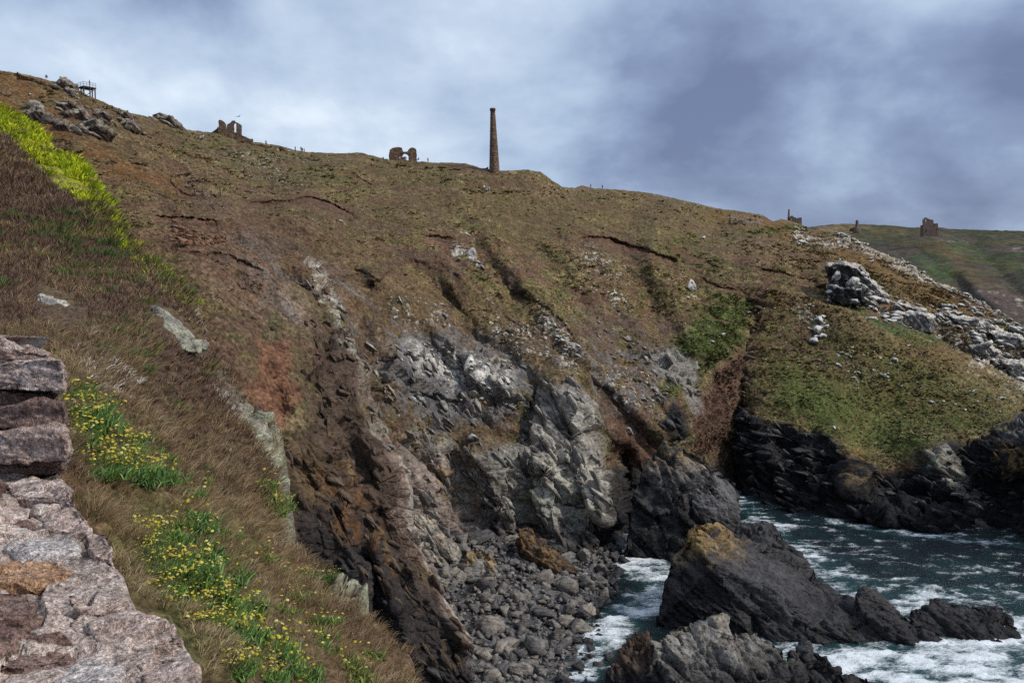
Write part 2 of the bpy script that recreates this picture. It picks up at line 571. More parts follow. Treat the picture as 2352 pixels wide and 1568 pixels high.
H_BOTTOM = curve([(-120, 440), (0, 440), (100, 500), (200, 600), (300, 720), (440, 880), (560, 1080), (700, 1250), (850, 1300), (940, 1440), (1000, 1480), (1100, 1500), (1560, 1420), (1690, 1240),
                  (1760, 1060), (1800, 880), (1850, 800), (2100, 860), (2480, 960)])
top_c = curve(SKYLINE)
NC, NR = 960, 372
pxs = np.linspace(-110, 2470, NC)
t = np.linspace(0, 1, NR)[:, None]
PX = np.broadcast_to(pxs, (NR, NC)).copy()
PY = top_c(pxs)[None] * (1 - t) + H_BOTTOM(pxs)[None] * t
h_fit = tps_fit(H_PTS)
YY = tps_eval(h_fit, PX, PY)
H_RIBS = [([(1130, 560), (1250, 700), (1340, 800), (1400, 880), (1520, 1010)], 30, 6.0),
          ([(1200, 540), (1330, 700), (1430, 820)], 38, -6.0),
          ([(690, 590), (780, 740), (830, 880)], 26, 4.0), ([(620, 560), (690, 720), (740, 860)], 24, -3.0),
          ([(1690, 630), (1722, 700), (1690, 850)], 24, -1.0),
          ([(870, 640), (1000, 760), (1170, 900)], 26, 4.0), ([(900, 560), (1010, 680), (1100, 780)], 24, -3.5), ([(1010, 470), (1100, 560), (1190, 690)], 20, -3.0), ([(1380, 570), (1420, 660), (1480, 760)], 22, 3.0), ([(760, 520), (860, 640)], 20, 3.0), ([(1240, 480), (1290, 560)], 18, -2.5),
          ([(1150, 800), (1230, 900), (1200, 1010)], 24, -3.5),
          ([(1280, 880), (1330, 1000), (1390, 1180)], 34, 2.6), ([(1100, 1040), (1180, 1220)], 38, 2.2), ([(1200, 1010), (1212, 1230)], 20, -1.6), ([(1050, 1030), (1075, 1180)], 18, -1.4),
          ([(1300, 1080), (1330, 1260)], 12, -1.4), ([(1250, 1080), (1280, 1260)], 12, 1.2),
          ([(560, 440), (680, 560), (760, 640)], 28, -3.0), ([(1330, 545), (1480, 575)], 12, -2.5), ([(1500, 600), (1560, 700), (1600, 800)], 28, 3.5), ([(1440, 590), (1500, 720)], 28, -3.0),
          ([(860, 630), (930, 600), (1010, 605), (1050, 650)], 26, 3.0), ([(720, 455), (800, 490)], 14, -3.0), ([(980, 545), (1050, 600)], 16, -2.0),
          ([(1740, 625), (1870, 650)], 14, -3.0), ([(1390, 900), (1520, 1030)], 34, -5.0), ([(1430, 1050), (1440, 1260)], 26, -8.0), ([(1540, 930), (1570, 990)], 18, 4.0)]
YY = ribs(PX, PY, YY, H_RIBS)
H_SCARPS = [([(380, 405), (420, 440), (470, 452), (520, 450)], 2.0, 14), ([(560, 472), (640, 462), (700, 452), (760, 466), (815, 495)], 4.2, 28), ([(960, 548), (1000, 543), (1050, 552)], 2.5, 26),
            ([(1320, 550), (1360, 545), (1400, 549), (1450, 570), (1490, 577), (1560, 600)], 5.0, 36), ([(1740, 620), (1800, 624), (1885, 648)], 3.5, 24), ([(1780, 573), (1850, 590), (1900, 602), (1965, 626)], 2.2, 12),
            ([(780, 407), (810, 405), (830, 415), (862, 430)], 3.0, 12), ([(1070, 432), (1150, 424), (1250, 440), (1290, 446)], 1.3, 6), ([(890, 438), (1000, 442), (1060, 446)], 1.2, 6), ([(350, 500), (420, 503), (510, 520)], 2.6, 18),
            ([(1110, 392), (1170, 402), (1240, 416)], 1.4, 6), ([(1320, 470), (1420, 480), (1500, 500)], 1.6, 7), ([(1190, 500), (1260, 518), (1330, 512)], 1.4, 7), ([(1530, 562), (1590, 590), (1660, 612)], 2.2, 14),
            ([(620, 375), (700, 372), (790, 382)], 1.2, 6), ([(860, 655), (900, 618), (940, 602), (1010, 606), (1052, 645)], 1.6, 9), ([(430, 590), (520, 600), (600, 640)], 1.5, 10), ([(640, 640), (720, 655), (770, 690)], 1.8, 12),
            ([(1560, 520), (1650, 530), (1740, 545)], 1.4, 6), ([(1600, 640), (1650, 660), (1700, 668)], 2.0, 12), ([(1250, 700), (1300, 745), (1340, 800)], 1.8, 10), ([(880, 830), (930, 812), (960, 830)], 2.2, 12), ([(950, 905), (1010, 915), (1060, 925)], 2.0, 14)]
_rs = random.Random(5)
for _ in range(46):
    x0 = _rs.uniform(330, 1700); ln = _rs.uniform(30, 110); y0 = top_c(x0) + _rs.uniform(30, 340) * (1.0 if x0 > 500 else 0.6)
    sl = _rs.uniform(-0.05, 0.55)
    H_SCARPS.append(([(x0, y0), (x0 + ln * 0.5, y0 + ln * 0.5 * sl + _rs.uniform(-6, 6)), (x0 + ln, y0 + ln * sl)], _rs.uniform(0.8, 1.8), _rs.uniform(5, 11)))
YY = scarps(PX, PY, YY, H_SCARPS)
G = unproject(PX, PY, YY)
P = G.reshape(-1, 3)
w1 = fbm(P, 12.0, 4, 0.5, 3).reshape(NR, NC)
fade_top = smooth(0, 0.05, np.broadcast_to(t, (NR, NC)))
nrm = grid_normals(box_blur(G, 4))
G = G + nrm * (w1 * 1.3 * fade_top)[..., None]
P = G.reshape(-1, 3)
wob = fbm(P, 7.0, 6, 0.68, 61)
col, n1, n2, n3 = base_cover(P, 0)
pn = dict(a=fbm(P, 2.4, 4, 0.6, 71), b=fbm(P, 0.9, 3, 0.6, 73), c=fbm(P, 6.0, 3, 0.55, 75))
rock = np.zeros(len(P))
fx, fy = PX.ravel(), PY.ravel()
L, Q_ = 'line', 'poly'
HILL_PAINT = [
    # heath and turf
    ('brown', Q_, [(-120, 140), (110, 190), (420, 300), (330, 420), (200, 380), (0, 250), (-120, 250)], 0, 40, 0.65, None, None),
    ('rust', L, [(0, 260), (140, 320), (330, 410), (420, 450)], 26, 22, 0.75, None, ('c', -0.1)),
    ('rust', L, [(0, 190), (90, 225), (180, 260)], 20, 18, 0.6, None, ('c', -0.05)),
    ('olive', Q_, [(420, 300), (900, 370), (1300, 440), (1700, 500), (1600, 600), (1100, 560), (600, 420)], 0, 60, 0.45, None, None),
    ('green', L, [(430, 330), (600, 365), (800, 420)], 30, 30, 0.45, None, ('a', 0.12)),
    ('heather', Q_, [(360, 470), (560, 470), (760, 600), (880, 900), (700, 900), (560, 720), (420, 640)], 0, 40, 0.7, None, ('c', -0.25)),
    ('heather', L, [(560, 420), (760, 470), (820, 500)], 14, 14, 0.7, None, ('a', 0.0)),
    ('heather', L, [(980, 480), (1130, 600), (1250, 740)], 12, 12, 0.6, None, ('a', 0.0)),
    ('purple', Q_, [(1340, 690), (1560, 720), (1580, 860), (1500, 960), (1400, 880), (1330, 780)], 0, 35, 0.6, None, ('c', -0.2)),
    ('heather', L, [(860, 640), (930, 600), (1000, 602), (1045, 640)], 14, 10, 0.95, None, None),
    ('brown', Q_, [(800, 700), (1000, 640), (1230, 720), (1260, 900), (1180, 1000), (900, 800)], 0, 40, 0.6, None, None),
    ('green', Q_, [(1580, 740), (1650, 690), (1725, 690), (1715, 790), (1640, 850), (1600, 870), (1545, 810)], 0, 26, 0.9, None, ('a', -0.45)),
    ('green', Q_, [(1490, 870), (1560, 880), (1560, 930), (1500, 930)], 0, 14, 0.8, None, None),
    ('green', L, [(1500, 590), (1560, 560), (1650, 620)], 20, 22, 0.6, None, ('a', 0.05)),
    ('green', L, [(1190, 880), (1200, 960), (1230, 1000)], 9, 9, 0.7, None, None),
    ('green', L, [(1500, 830), (1540, 880)], 20, 20, 0.5, None, ('a', 0.0)),
    ('bracken', Q_, [(1620, 490), (1800, 505), (1900, 540), (2020, 590), (2160, 660), (2300, 740), (2100, 720), (1850, 570), (1640, 520)], 0, 20, 0.65, None, ('a', -0.3)),
    ('rust', Q_, [(1640, 490), (1760, 498), (1860, 535), (1960, 570), (2080, 620), (2000, 620), (1850, 550), (1680, 520)], 0, 14, 0.8, None, ('a', -0.05)),
    ('green', L, [(1670, 545), (1780, 530), (1850, 525)], 7, 8, 0.8, None, None),
    ('rust', L, [(2050, 640), (2150, 670), (2250, 720)], 14, 14, 0.7, None, ('a', 0.0)),
    ('tan', L, [(1700, 560), (1850, 590), (2000, 640), (2150, 700)], 18, 20, 0.5, None, None),
    ('tan', L, [(560, 450), (800, 442), (1100, 445), (1290, 450)], 4, 5, 0.5, None, None),
    # bare soil
    ('redsoil', Q_, [(572, 780), (668, 780), (702, 900), (665, 1000), (600, 930)], 0, 12, 0.95, 0.12, None),
    ('soil', Q_, [(1640, 850), (1705, 810), (1695, 900), (1676, 1045), (1590, 1030), (1602, 940)], 0, 9, 0.95, 0.1, None),
    ('darkscree', Q_, [(1640, 850), (1705, 810), (1695, 900), (1676, 1045), (1590, 1030), (1602, 940)], 0, 9, 0.8, None, ('b', -0.3)),
    ('soil', L, [(1335, 548), (1400, 552), (1490, 585)], 8, 6, 0.85, 0.1, None),
    ('soil', Q_, [(985, 548), (1045, 548), (1060, 600), (1020, 600)], 0, 8, 0.8, 0.1, None),
    ('soil', Q_, [(1765, 622), (1872, 645), (1860, 662), (1770, 690), (1745, 660)], 0, 6, 0.9, 0.15, None),
    ('soil', L, [(1800, 575), (1900, 610), (1990, 630)], 6, 6, 0.6, 0.1, ('a', 0.0)),
    ('darkbrown', Q_, [(1330, 860), (1400, 880), (1520, 1000), (1530, 1060), (1440, 1080), (1400, 1000)], 0, 14, 0.95, 0.35, None),
    ('soil', Q_, [(1400, 960), (1500, 1010), (1510, 1060), (1430, 1070)], 0, 14, 0.6, 0.3, None),
    ('scree', L, [(440, 430), (500, 480), (560, 540)], 14, 14, 0.7, 0.1, ('b', -0.2)),
    ('scree', Q_, [(430, 600), (560, 580), (640, 640), (700, 740), (560, 720), (450, 680)], 0, 26, 0.7, 0.2, ('b', -0.2)),
    ('redsoil', L, [(380, 540), (540, 570), (620, 640)], 18, 20, 0.55, 0.1, ('a', -0.15)),
    ('soil', L, [(700, 450), (770, 470), (815, 495)], 8, 6, 0.7, 0.2, None),
    ('darkbrown', L, [(560, 620), (660, 640), (720, 700)], 22, 20, 0.6, 0.3, ('a', -0.1)),
    ('brown', Q_, [(300, 430), (700, 440), (900, 560), (1000, 700), (1100, 900), (900, 1000), (560, 900), (400, 700)], 0, 80, 0.6, None, ('a', -0.35)),
    ('soil', Q_, [(360, 470), (620, 480), (800, 620), (860, 860), (700, 900), (540, 700), (400, 620)], 0, 50, 0.7, 0.15, ('a', 0.0)),
    ('soil', Q_, [(1330, 800), (1500, 840), (1560, 960), (1450, 980), (1380, 900)], 0, 40, 0.6, 0.15, ('a', -0.05)),
    ('brown', Q_, [(1100, 700), (1350, 760), (1420, 880), (1300, 900), (1150, 880)], 0, 50, 0.6, None, ('b', -0.1)),
    ('slate', Q_, [(560, 560), (760, 640), (900, 820), (860, 960), (700, 800)], 0, 50, 0.75, 0.75, ('c', 0.08)),
    ('slate', Q_, [(830, 760), (1000, 760), (1230, 860), (1260, 960), (1000, 1000), (880, 900)], 0, 40, 0.75, 0.8, ('c', 0.05)),
    ('grey', Q_, [(1240, 700), (1360, 780), (1440, 880), (1520, 900), (1500, 960), (1380, 900), (1280, 820)], 0, 30, 0.7, 0.75, ('a', 0.12)),
    ('darkbrown', Q_, [(700, 640), (860, 760), (960, 960), (880, 980), (760, 800)], 0, 40, 0.8, 0.8, ('a', -0.2)),
    ('slate', Q_, [(860, 780), (1000, 740), (1240, 840), (1260, 1000), (1060, 1040), (900, 960)], 0, 50, 0.75, 0.8, ('a', 0.02)),
    ('slate', Q_, [(1330, 760), (1500, 800), (1560, 930), (1470, 960), (1360, 880)], 0, 40, 0.7, 0.75, ('a', 0.12)),
    # rock
    ('pale', Q_, [(685, 595), (730, 610), (790, 720), (770, 725), (720, 690)], 0, 9, 0.9, 0.75, ('b', -0.15)),
    ('slate', Q_, [(880, 825), (960, 790), (1060, 830), (1150, 850), (1175, 905), (1060, 905), (1000, 930), (960, 930)], 0, 14, 0.9, 0.8, ('a', -0.45)),
    ('white', Q_, [(930, 790), (1060, 825), (1165, 850), (1170, 905), (1060, 900), (960, 860)], 0, 16, 0.85, 0.8, ('b', -0.02)),
    ('slate', Q_, [(975, 915), (1050, 925), (1065, 985), (990, 990)], 0, 10, 0.9, 0.8, None),
    ('grey', Q_, [(940, 960), (1010, 1020), (1060, 1030), (1200, 1000), (1250, 880), (1310, 878), (1345, 930), (1392, 1010), (1405, 1200), (1400, 1300), (1190, 1280), (1000, 1300), (900, 1100)], 0, 16, 0.95, 1.0, None),
    ('pale', Q_, [(1200, 1000), (1270, 900), (1340, 960), (1385, 1080), (1390, 1180), (1290, 1170), (1220, 1120)], 0, 18, 0.7, 1.0, ('a', -0.25)),
    ('lichen', Q_, [(1060, 1030), (1300, 1040), (1390, 1150), (1340, 1200), (1100, 1180)], 0, 20, 0.5, 1.0, ('b', 0.0)),
    ('brown', Q_, [(1030, 990), (1180, 970), (1170, 1030), (1070, 1035)], 0, 16, 0.85, 0.1, None),
    ('scree', Q_, [(900, 980), (1000, 1030), (1060, 1060), (1090, 1200), (1100, 1300), (980, 1300), (900, 1100)], 0, 20, 0.6, 1.0, ('a', -0.3)),
    ('ochre', L, [(940, 1000), (1010, 1080), (1060, 1160)], 14, 14, 0.55, 1.0, ('b', 0.0)),
    ('ochre', L, [(1080, 1200), (1160, 1260), (1220, 1250)], 16, 14, 0.5, 1.0, ('b', 0.05)),
    ('grey', Q_, [(1490, 815), (1545, 800), (1600, 835), (1605, 870), (1500, 870)], 0, 9, 0.9, 0.85, None),
    ('grey', L, [(1575, 880), (1600, 930)], 14, 8, 0.8, 0.7, None),
    ('dark', Q_, [(1515, 975), (1545, 925), (1582, 930), (1585, 1010), (1520, 1015)], 0, 8, 1.0, 1.0, None),
    ('dark', Q_, [(1395, 1080), (1540, 1060), (1560, 1300), (1395, 1300)], 0, 14, 0.95, 1.0, None),
    ('white', L, [(1045, 570), (1080, 575), (1100, 610)], 10, 8, 0.85, 0.6, ('b', -0.1)),
    ('white', L, [(1250, 730), (1300, 770), (1320, 830), (1300, 850)], 16, 14, 0.8, 0.6, ('b', 0.12)),
    ('pale', L, [(1285, 770), (1320, 790), (1315, 830)], 9, 8, 0.85, 0.7, ('b', -0.2)),
    ('white', L, [(1350, 590), (1400, 640), (1420, 690)], 22, 20, 0.8, 0.5, ('b', 0.25)),
    ('white', L, [(900, 690), (950, 735), (1020, 740)], 16, 12, 0.8, 0.5, ('b', 0.25)),
    ('white', L, [(1130, 740), (1200, 760), (1240, 800)], 22, 20, 0.75, 0.4, ('b', 0.30)),
    ('white', L, [(1400, 860), (1430, 900), (1470, 930)], 18, 16, 0.7, 0.4, ('b', 0.25)),
    ('pale', L, [(520, 350), (600, 370), (660, 400)], 10, 12, 0.6, 0.2, ('b', 0.22)),
    ('white', L, [(1830, 540), (1870, 560), (1960, 560), (2040, 600), (2120, 640)], 10, 9, 0.85, 0.7, ('b', 0.02)),
    ('white', L, [(2050, 590), (2130, 635), (2240, 690), (2352, 750), (2470, 815)], 13, 10, 0.85, 0.8, ('b', -0.05)),
    ('grey', L, [(1680, 510), (1740, 515)], 8, 8, 0.7, 0.6, ('b', 0.0)),
    ('white', Q_, [(2020, 700), (2200, 760), (2352, 800), (2480, 850), (2480, 960), (2300, 900), (2150, 800), (2000, 740)], 0, 20, 0.7, 0.6, ('b', 0.1)),
]
col, rock = paint(col, rock, fx, fy, wob, pn, HILL_PAINT)
sm = scarp_mask(fx + 6 * wob, fy + 5 * wob, H_SCARPS) * (rock < 0.5)
col += (C['soil'] * 0.85 - col) * (0.8 * sm)[:, None]
# steep ground shows rock by itself
nz = grid_normals(box_blur(G, 2))[..., 2].ravel()
steep = smooth(0.62, 0.40, nz + 0.12 * pn['a']) * (fy > 640)
add = steep * (rock < 0.05) * 0.5
col += (C['darkbrown'] - col) * add[:, None]
rock = np.maximum(rock, add)
wet = smooth(6.0, 1.5, P[:, 2] + 2.5 * pn['c']) * (rock > 0.3)
col += (C['dark'] - col) * (wet * 0.9)[:, None]
nrm = grid_normals(box_blur(G, 3))
D, crack = relief(G, nrm, P, rock, n2, 0.16, 5)
D = D * np.where(fade_top < 0.5, 0.5, 1.0)
G = G + nrm * D[..., None]
G = skirt_rows(G, [2, 6, 14, 30], (0.0, 1.0, -0.12))
col4 = np.concatenate([col, np.clip(rock, 0, 1)[:, None]], 1).reshape(NR, NC, 4)
cols_full = np.concatenate([np.repeat(col4[:1], 4, 0), col4], 0).reshape(-1, 4)
hillside = build_patch("hillside", G, cols_full, M_HILL)
HILL_G = G[4:]
HILL_COL = col.reshape(NR, NC, 3)
HILL_ROCK = rock.reshape(NR, NC)
def hill_at(px, py):
    """world point of the hillside seen at a picture position"""
    j = int(np.clip(round((px + 110) / 2580 * (NC - 1)), 0, NC - 1))
    t0, b0 = top_c(pxs[j]), H_BOTTOM(pxs[j])
    i = int(np.clip(round((py - t0) / (b0 - t0) * (NR - 1)), 0, NR - 1))
    return HILL_G[i, j]

# ---- side-edged patches: rows follow the picture's height, the right or left edge is a brow
def edge_patch(name, pts, y0, y1, NRr, NCc, left, right, feats, paints, mat, seed, brow='right', base=None, grass_amp=0.16, rock_amp=1.0,
               scales=(8.0, 3.4, 1.4), big=(8.0, 0.8), skirt=((0.4, 1.2, 3, 7, 16), (-0.15, 0.9, -1.0)), post=None, rows_top=None, M=BED, s=1.0, wet_on=True, lam=1e-5):
    ys = np.linspace(y0, y1, NRr)
    u = np.linspace(0, 1, NCc)[None]
    lx, rx = left(ys)[:, None], right(ys)[:, None]
    PXe = lx * (1 - u) + rx * u
    PYe = np.broadcast_to(ys[:, None], PXe.shape).copy()
    if rows_top is not None:
        tp = rows_top(PXe) - 12
        PYe = tp + (PYe - y0) / (y1 - y0) * (y1 - tp)
    Ye = np.clip(tps_eval(tps_fit(pts, lam), PXe, PYe), 1.5, 1500)
    Ye = ribs(PXe, PYe, Ye, feats)
    if post is not None:
        Ye = post(PXe, PYe, Ye)
    Ge = unproject(PXe, PYe, Ye)
    Pe = Ge.reshape(-1, 3)
    nr = grid_normals(box_blur(Ge, 4))
    Ge = Ge + nr * (fbm(Pe, big[0], 4, 0.5, seed + 3) * big[1]).reshape(Ge.shape[:2])[..., None]
    Pe = Ge.reshape(-1, 3)
    wb = fbm(Pe, 7.0 * s, 6, 0.68, seed + 61)
    cl, a1, a2, a3 = base_cover(Pe, seed, s)
    if base is not None:
        cl = base(Pe, cl, a1, a2, a3, PXe.ravel(), PYe.ravel())
    pnn = dict(a=fbm(Pe, 2.4 * s, 4, 0.6, seed + 71), b=fbm(Pe, 0.9 * s, 3, 0.6, seed + 73), c=fbm(Pe, 6.0 * s, 3, 0.55, seed + 75))
    rk = np.zeros(len(Pe))
    cl, rk = paint(cl, rk, PXe.ravel(), PYe.ravel(), wb, pnn, paints)
    if wet_on:
        wt = smooth(7.0, 2.0, Pe[:, 2] + 2.5 * pnn['c']) * (rk > 0.3)
        cl += (C['black'] - cl) * (wt * 0.85)[:, None]
    nr = grid_normals(box_blur(Ge, 3))
    Dd, cr = relief(Ge, nr, Pe, rk, a2, grass_amp, seed + 5, rock_amp, scales, M)
    Ge = Ge + nr * Dd[..., None]
    core = Ge
    c3 = np.concatenate([cl, np.clip(rk, 0, 1)[:, None]], 1).reshape(NRr, NCc, 4)
    if brow == 'left':
        Ge, c3 = Ge[:, ::-1], c3[:, ::-1]
    Ge = skirt_cols(Ge, *skirt)
    c3 = np.concatenate([c3] + [c3[:, -1:]] * len(skirt[0]), 1)
    o = build_patch(name, Ge, c3.reshape(-1, 4), mat)
    return o, core, PXe, PYe, cl.reshape(NRr, NCc, 3), rk.reshape(NRr, NCc)

# ---- the dark spur in front of the cove
SPUR_PTS = [(440, 640, 98), (560, 620, 109), (700, 650, 124.5), (760, 700, 123), (790, 760, 112), (480, 800, 80), (600, 800, 90), (700, 800, 98), (830, 860, 100), (870, 960, 95), (600, 950, 82), (720, 950, 86),
            (905, 1060, 92), (940, 1180, 88), (1000, 1300, 85), (1060, 1440, 82.5), (1115, 1600, 80.5), (640, 1150, 76), (780, 1150, 81), (700, 1350, 74), (850, 1350, 79), (960, 1500, 78.5), (820, 1600, 75), (560, 1000, 79), (600, 1300, 72)]
SPUR_L = curve([(630, 420), (800, 470), (1000, 540), (1250, 610), (1400, 700), (1600, 860)])
SPUR_R = curve([(630, 730), (690, 765), (760, 795), (860, 834), (960, 872), (1060, 906), (1180, 942), (1300, 1000), (1440, 1062), (1600, 1118)])
SPUR_PAINT = [
    ('heather', Q_, [(420, 620), (760, 620), (800, 760), (760, 960), (560, 1000), (420, 800)], 0, 40, 0.55, 0.15, None),
    ('scree', Q_, [(430, 600), (560, 580), (640, 640), (720, 740), (560, 720), (450, 680)], 0, 26, 0.6, 0.25, ('b', -0.2)),
    ('green', L, [(690, 930), (760, 935), (700, 980)], 16, 18, 0.5, None, ('b', -0.1)),
    ('green', L, [(600, 620), (620, 700), (640, 760)], 14, 14, 0.45, None, ('b', 0.0)),
    ('redsoil', Q_, [(572, 785), (664, 785), (672, 860), (700, 910), (662, 960), (640, 1000), (592, 920)], 0, 10, 0.95, 0.12, None),
    ('redsoil', Q_, [(500, 820), (590, 900), (640, 990), (600, 1010), (500, 900)], 0, 12, 0.6, 0.3, None),
    ('darkbrown', Q_, [(650, 1060), (700, 960), (720, 860), (760, 760), (800, 770), (870, 960), (960, 1220), (1130, 1600), (640, 1600), (600, 1200)], 0, 34, 0.95, 0.9, ('a', -0.75)),
    ('darkbrown', Q_, [(650, 1060), (760, 1000), (860, 1000), (960, 1220), (1130, 1600), (640, 1600), (600, 1200)], 0, 34, 0.9, 1.0, None),
    ('dark', Q_, [(690, 1130), (800, 1160), (900, 1240), (1010, 1380), (1120, 1580), (1120, 1620), (700, 1620), (660, 1300)], 0, 35, 0.8, 1.0, ('a', -0.45)),
    ('brown', Q_, [(655, 1030), (735, 1000), (740, 1160), (670, 1180)], 0, 20, 0.75, 0.7, None),
    ('rust', Q_, [(740, 1080), (830, 1120), (880, 1230), (800, 1230), (730, 1170)], 0, 22, 0.5, 0.5, ('a', -0.1)),
    ('rust', L, [(800, 1180), (860, 1240), (930, 1330)], 18, 18, 0.4, 0.7, ('b', 0.0)),
    ('scree', L, [(800, 800), (850, 930), (890, 1030), (930, 1160), (990, 1290), (1060, 1440), (1115, 1590)], 13, 9, 0.9, 1.0, ('a', -0.45)),  # lit edge face of the spur, put into the colour
    ('pale', L, [(905, 1060), (938, 1180), (995, 1300), (1058, 1440), (1112, 1590)], 4, 5, 0.6, 1.0, ('b', -0.2)),  # light along the brow painted as a pale line
    ('lichen', L, [(770, 730), (820, 840), (850, 920), (880, 1000)], 10, 12, 0.6, 0.8, ('b', 0.0)),
    ('pale', L, [(700, 600), (740, 660), (780, 730), (810, 810)], 12, 10, 0.7, 0.7, ('b', 0.1)),
    ('ochre', L, [(850, 1180), (900, 1280), (960, 1400)], 8, 12, 0.35, None, ('b', 0.0)),
    ('ochre', L, [(760, 960), (800, 1040), (830, 1100)], 10, 12, 0.4, None, ('b', 0.0)),
]
SPUR_RIBS = [([(740, 860), (780, 1000), (800, 1200), (830, 1400)], 20, 1.3), ([(700, 1050), (720, 1250)], 18, -0.8), ([(820, 900), (880, 1120), (960, 1350)], 20, 1.3), ([(790, 1040), (850, 1220)], 16, -0.8),
             ([(860, 1250), (910, 1400), (960, 1520)], 16, 1.5), ([(840, 1300), (880, 1450)], 12, -1.5), ([(590, 800), (650, 950)], 22, -1.5)]
def spur_post(px, py, Y):
    return Y + 4.0 * smooth(690, 630, py) * smooth(500, 560, px)
spur, SPUR_G, SPUR_PX, SPUR_PY, _, _ = edge_patch("cliff_spur", SPUR_PTS, 632, 1600, 360, 230, SPUR_L, SPUR_R, SPUR_RIBS, SPUR_PAINT, M_HILL, 200, scales=(6.0, 2.6, 1.1), post=spur_post, big=(9, 0.9), rock_amp=0.85,
                                      skirt=((0.3, 0.9, 2, 5, 12, 24), (-0.2, 0.9, -0.7)))

# ---- the headland right of the cove
HEAD_PTS = [(1745, 645, 214), (1830, 655, 216), (1900, 690, 213), (2050, 745, 210), (2200, 820, 205), (2352, 900, 198), (2480, 945, 195),
            (1722, 700, 206), (1730, 800, 191), (1700, 850, 184), (1760, 900, 178), (1850, 780, 200), (1950, 850, 188), (2150, 950, 176), (2352, 960, 178), (2050, 960, 176),
            (1690, 960, 174), (1750, 955, 172), (1900, 992, 166), (2050, 1080, 155.5), (2150, 1025, 158), (2250, 1000, 163), (2352, 965, 168), (2480, 950, 170),
            (1665, 1060, 170), (1690, 1135, 167), (1750, 1150, 162), (1900, 1190, 150), (2050, 1215, 143), (2200, 1230, 139), (2352, 1240, 136.4), (2480, 1245, 135),
            (1690, 1200, 164), (1900, 1280, 147), (2200, 1330, 136), (2480, 1340, 132), (1800, 1060, 164.5), (2200, 1120, 149), (2352, 1100, 148)]
HEAD_L = curve([(640, 1755), (652, 1736), (664, 1742), (690, 1716), (706, 1731), (724, 1725), (740, 1708), (765, 1722), (792, 1700), (806, 1711), (826, 1706), (850, 1688), (868, 1703), (890, 1697), (910, 1680), (935, 1690), (960, 1668), (978, 1679), (1010, 1657), (1035, 1668), (1060, 1655), (1100, 1668), (1135, 1690), (1200, 1700), (1330, 1720)])
HEAD_TOP = curve([(1600, 660), (1745, 640), (1830, 648), (1900, 676), (2050, 728), (2200, 800), (2352, 870), (2480, 915)])
HEAD_R = curve([(600, 2470), (1400, 2470)])
HEAD_CLIFF = [(1660, 940), (1700, 935), (1760, 960), (1820, 965), (1880, 992), (1930, 1030), (1990, 1065), (2040, 1085), (2095, 1078), (2110, 1050), (2160, 1022), (2230, 1010), (2290, 985), (2352, 955), (2490, 930), (2490, 1360), (1640, 1360)]
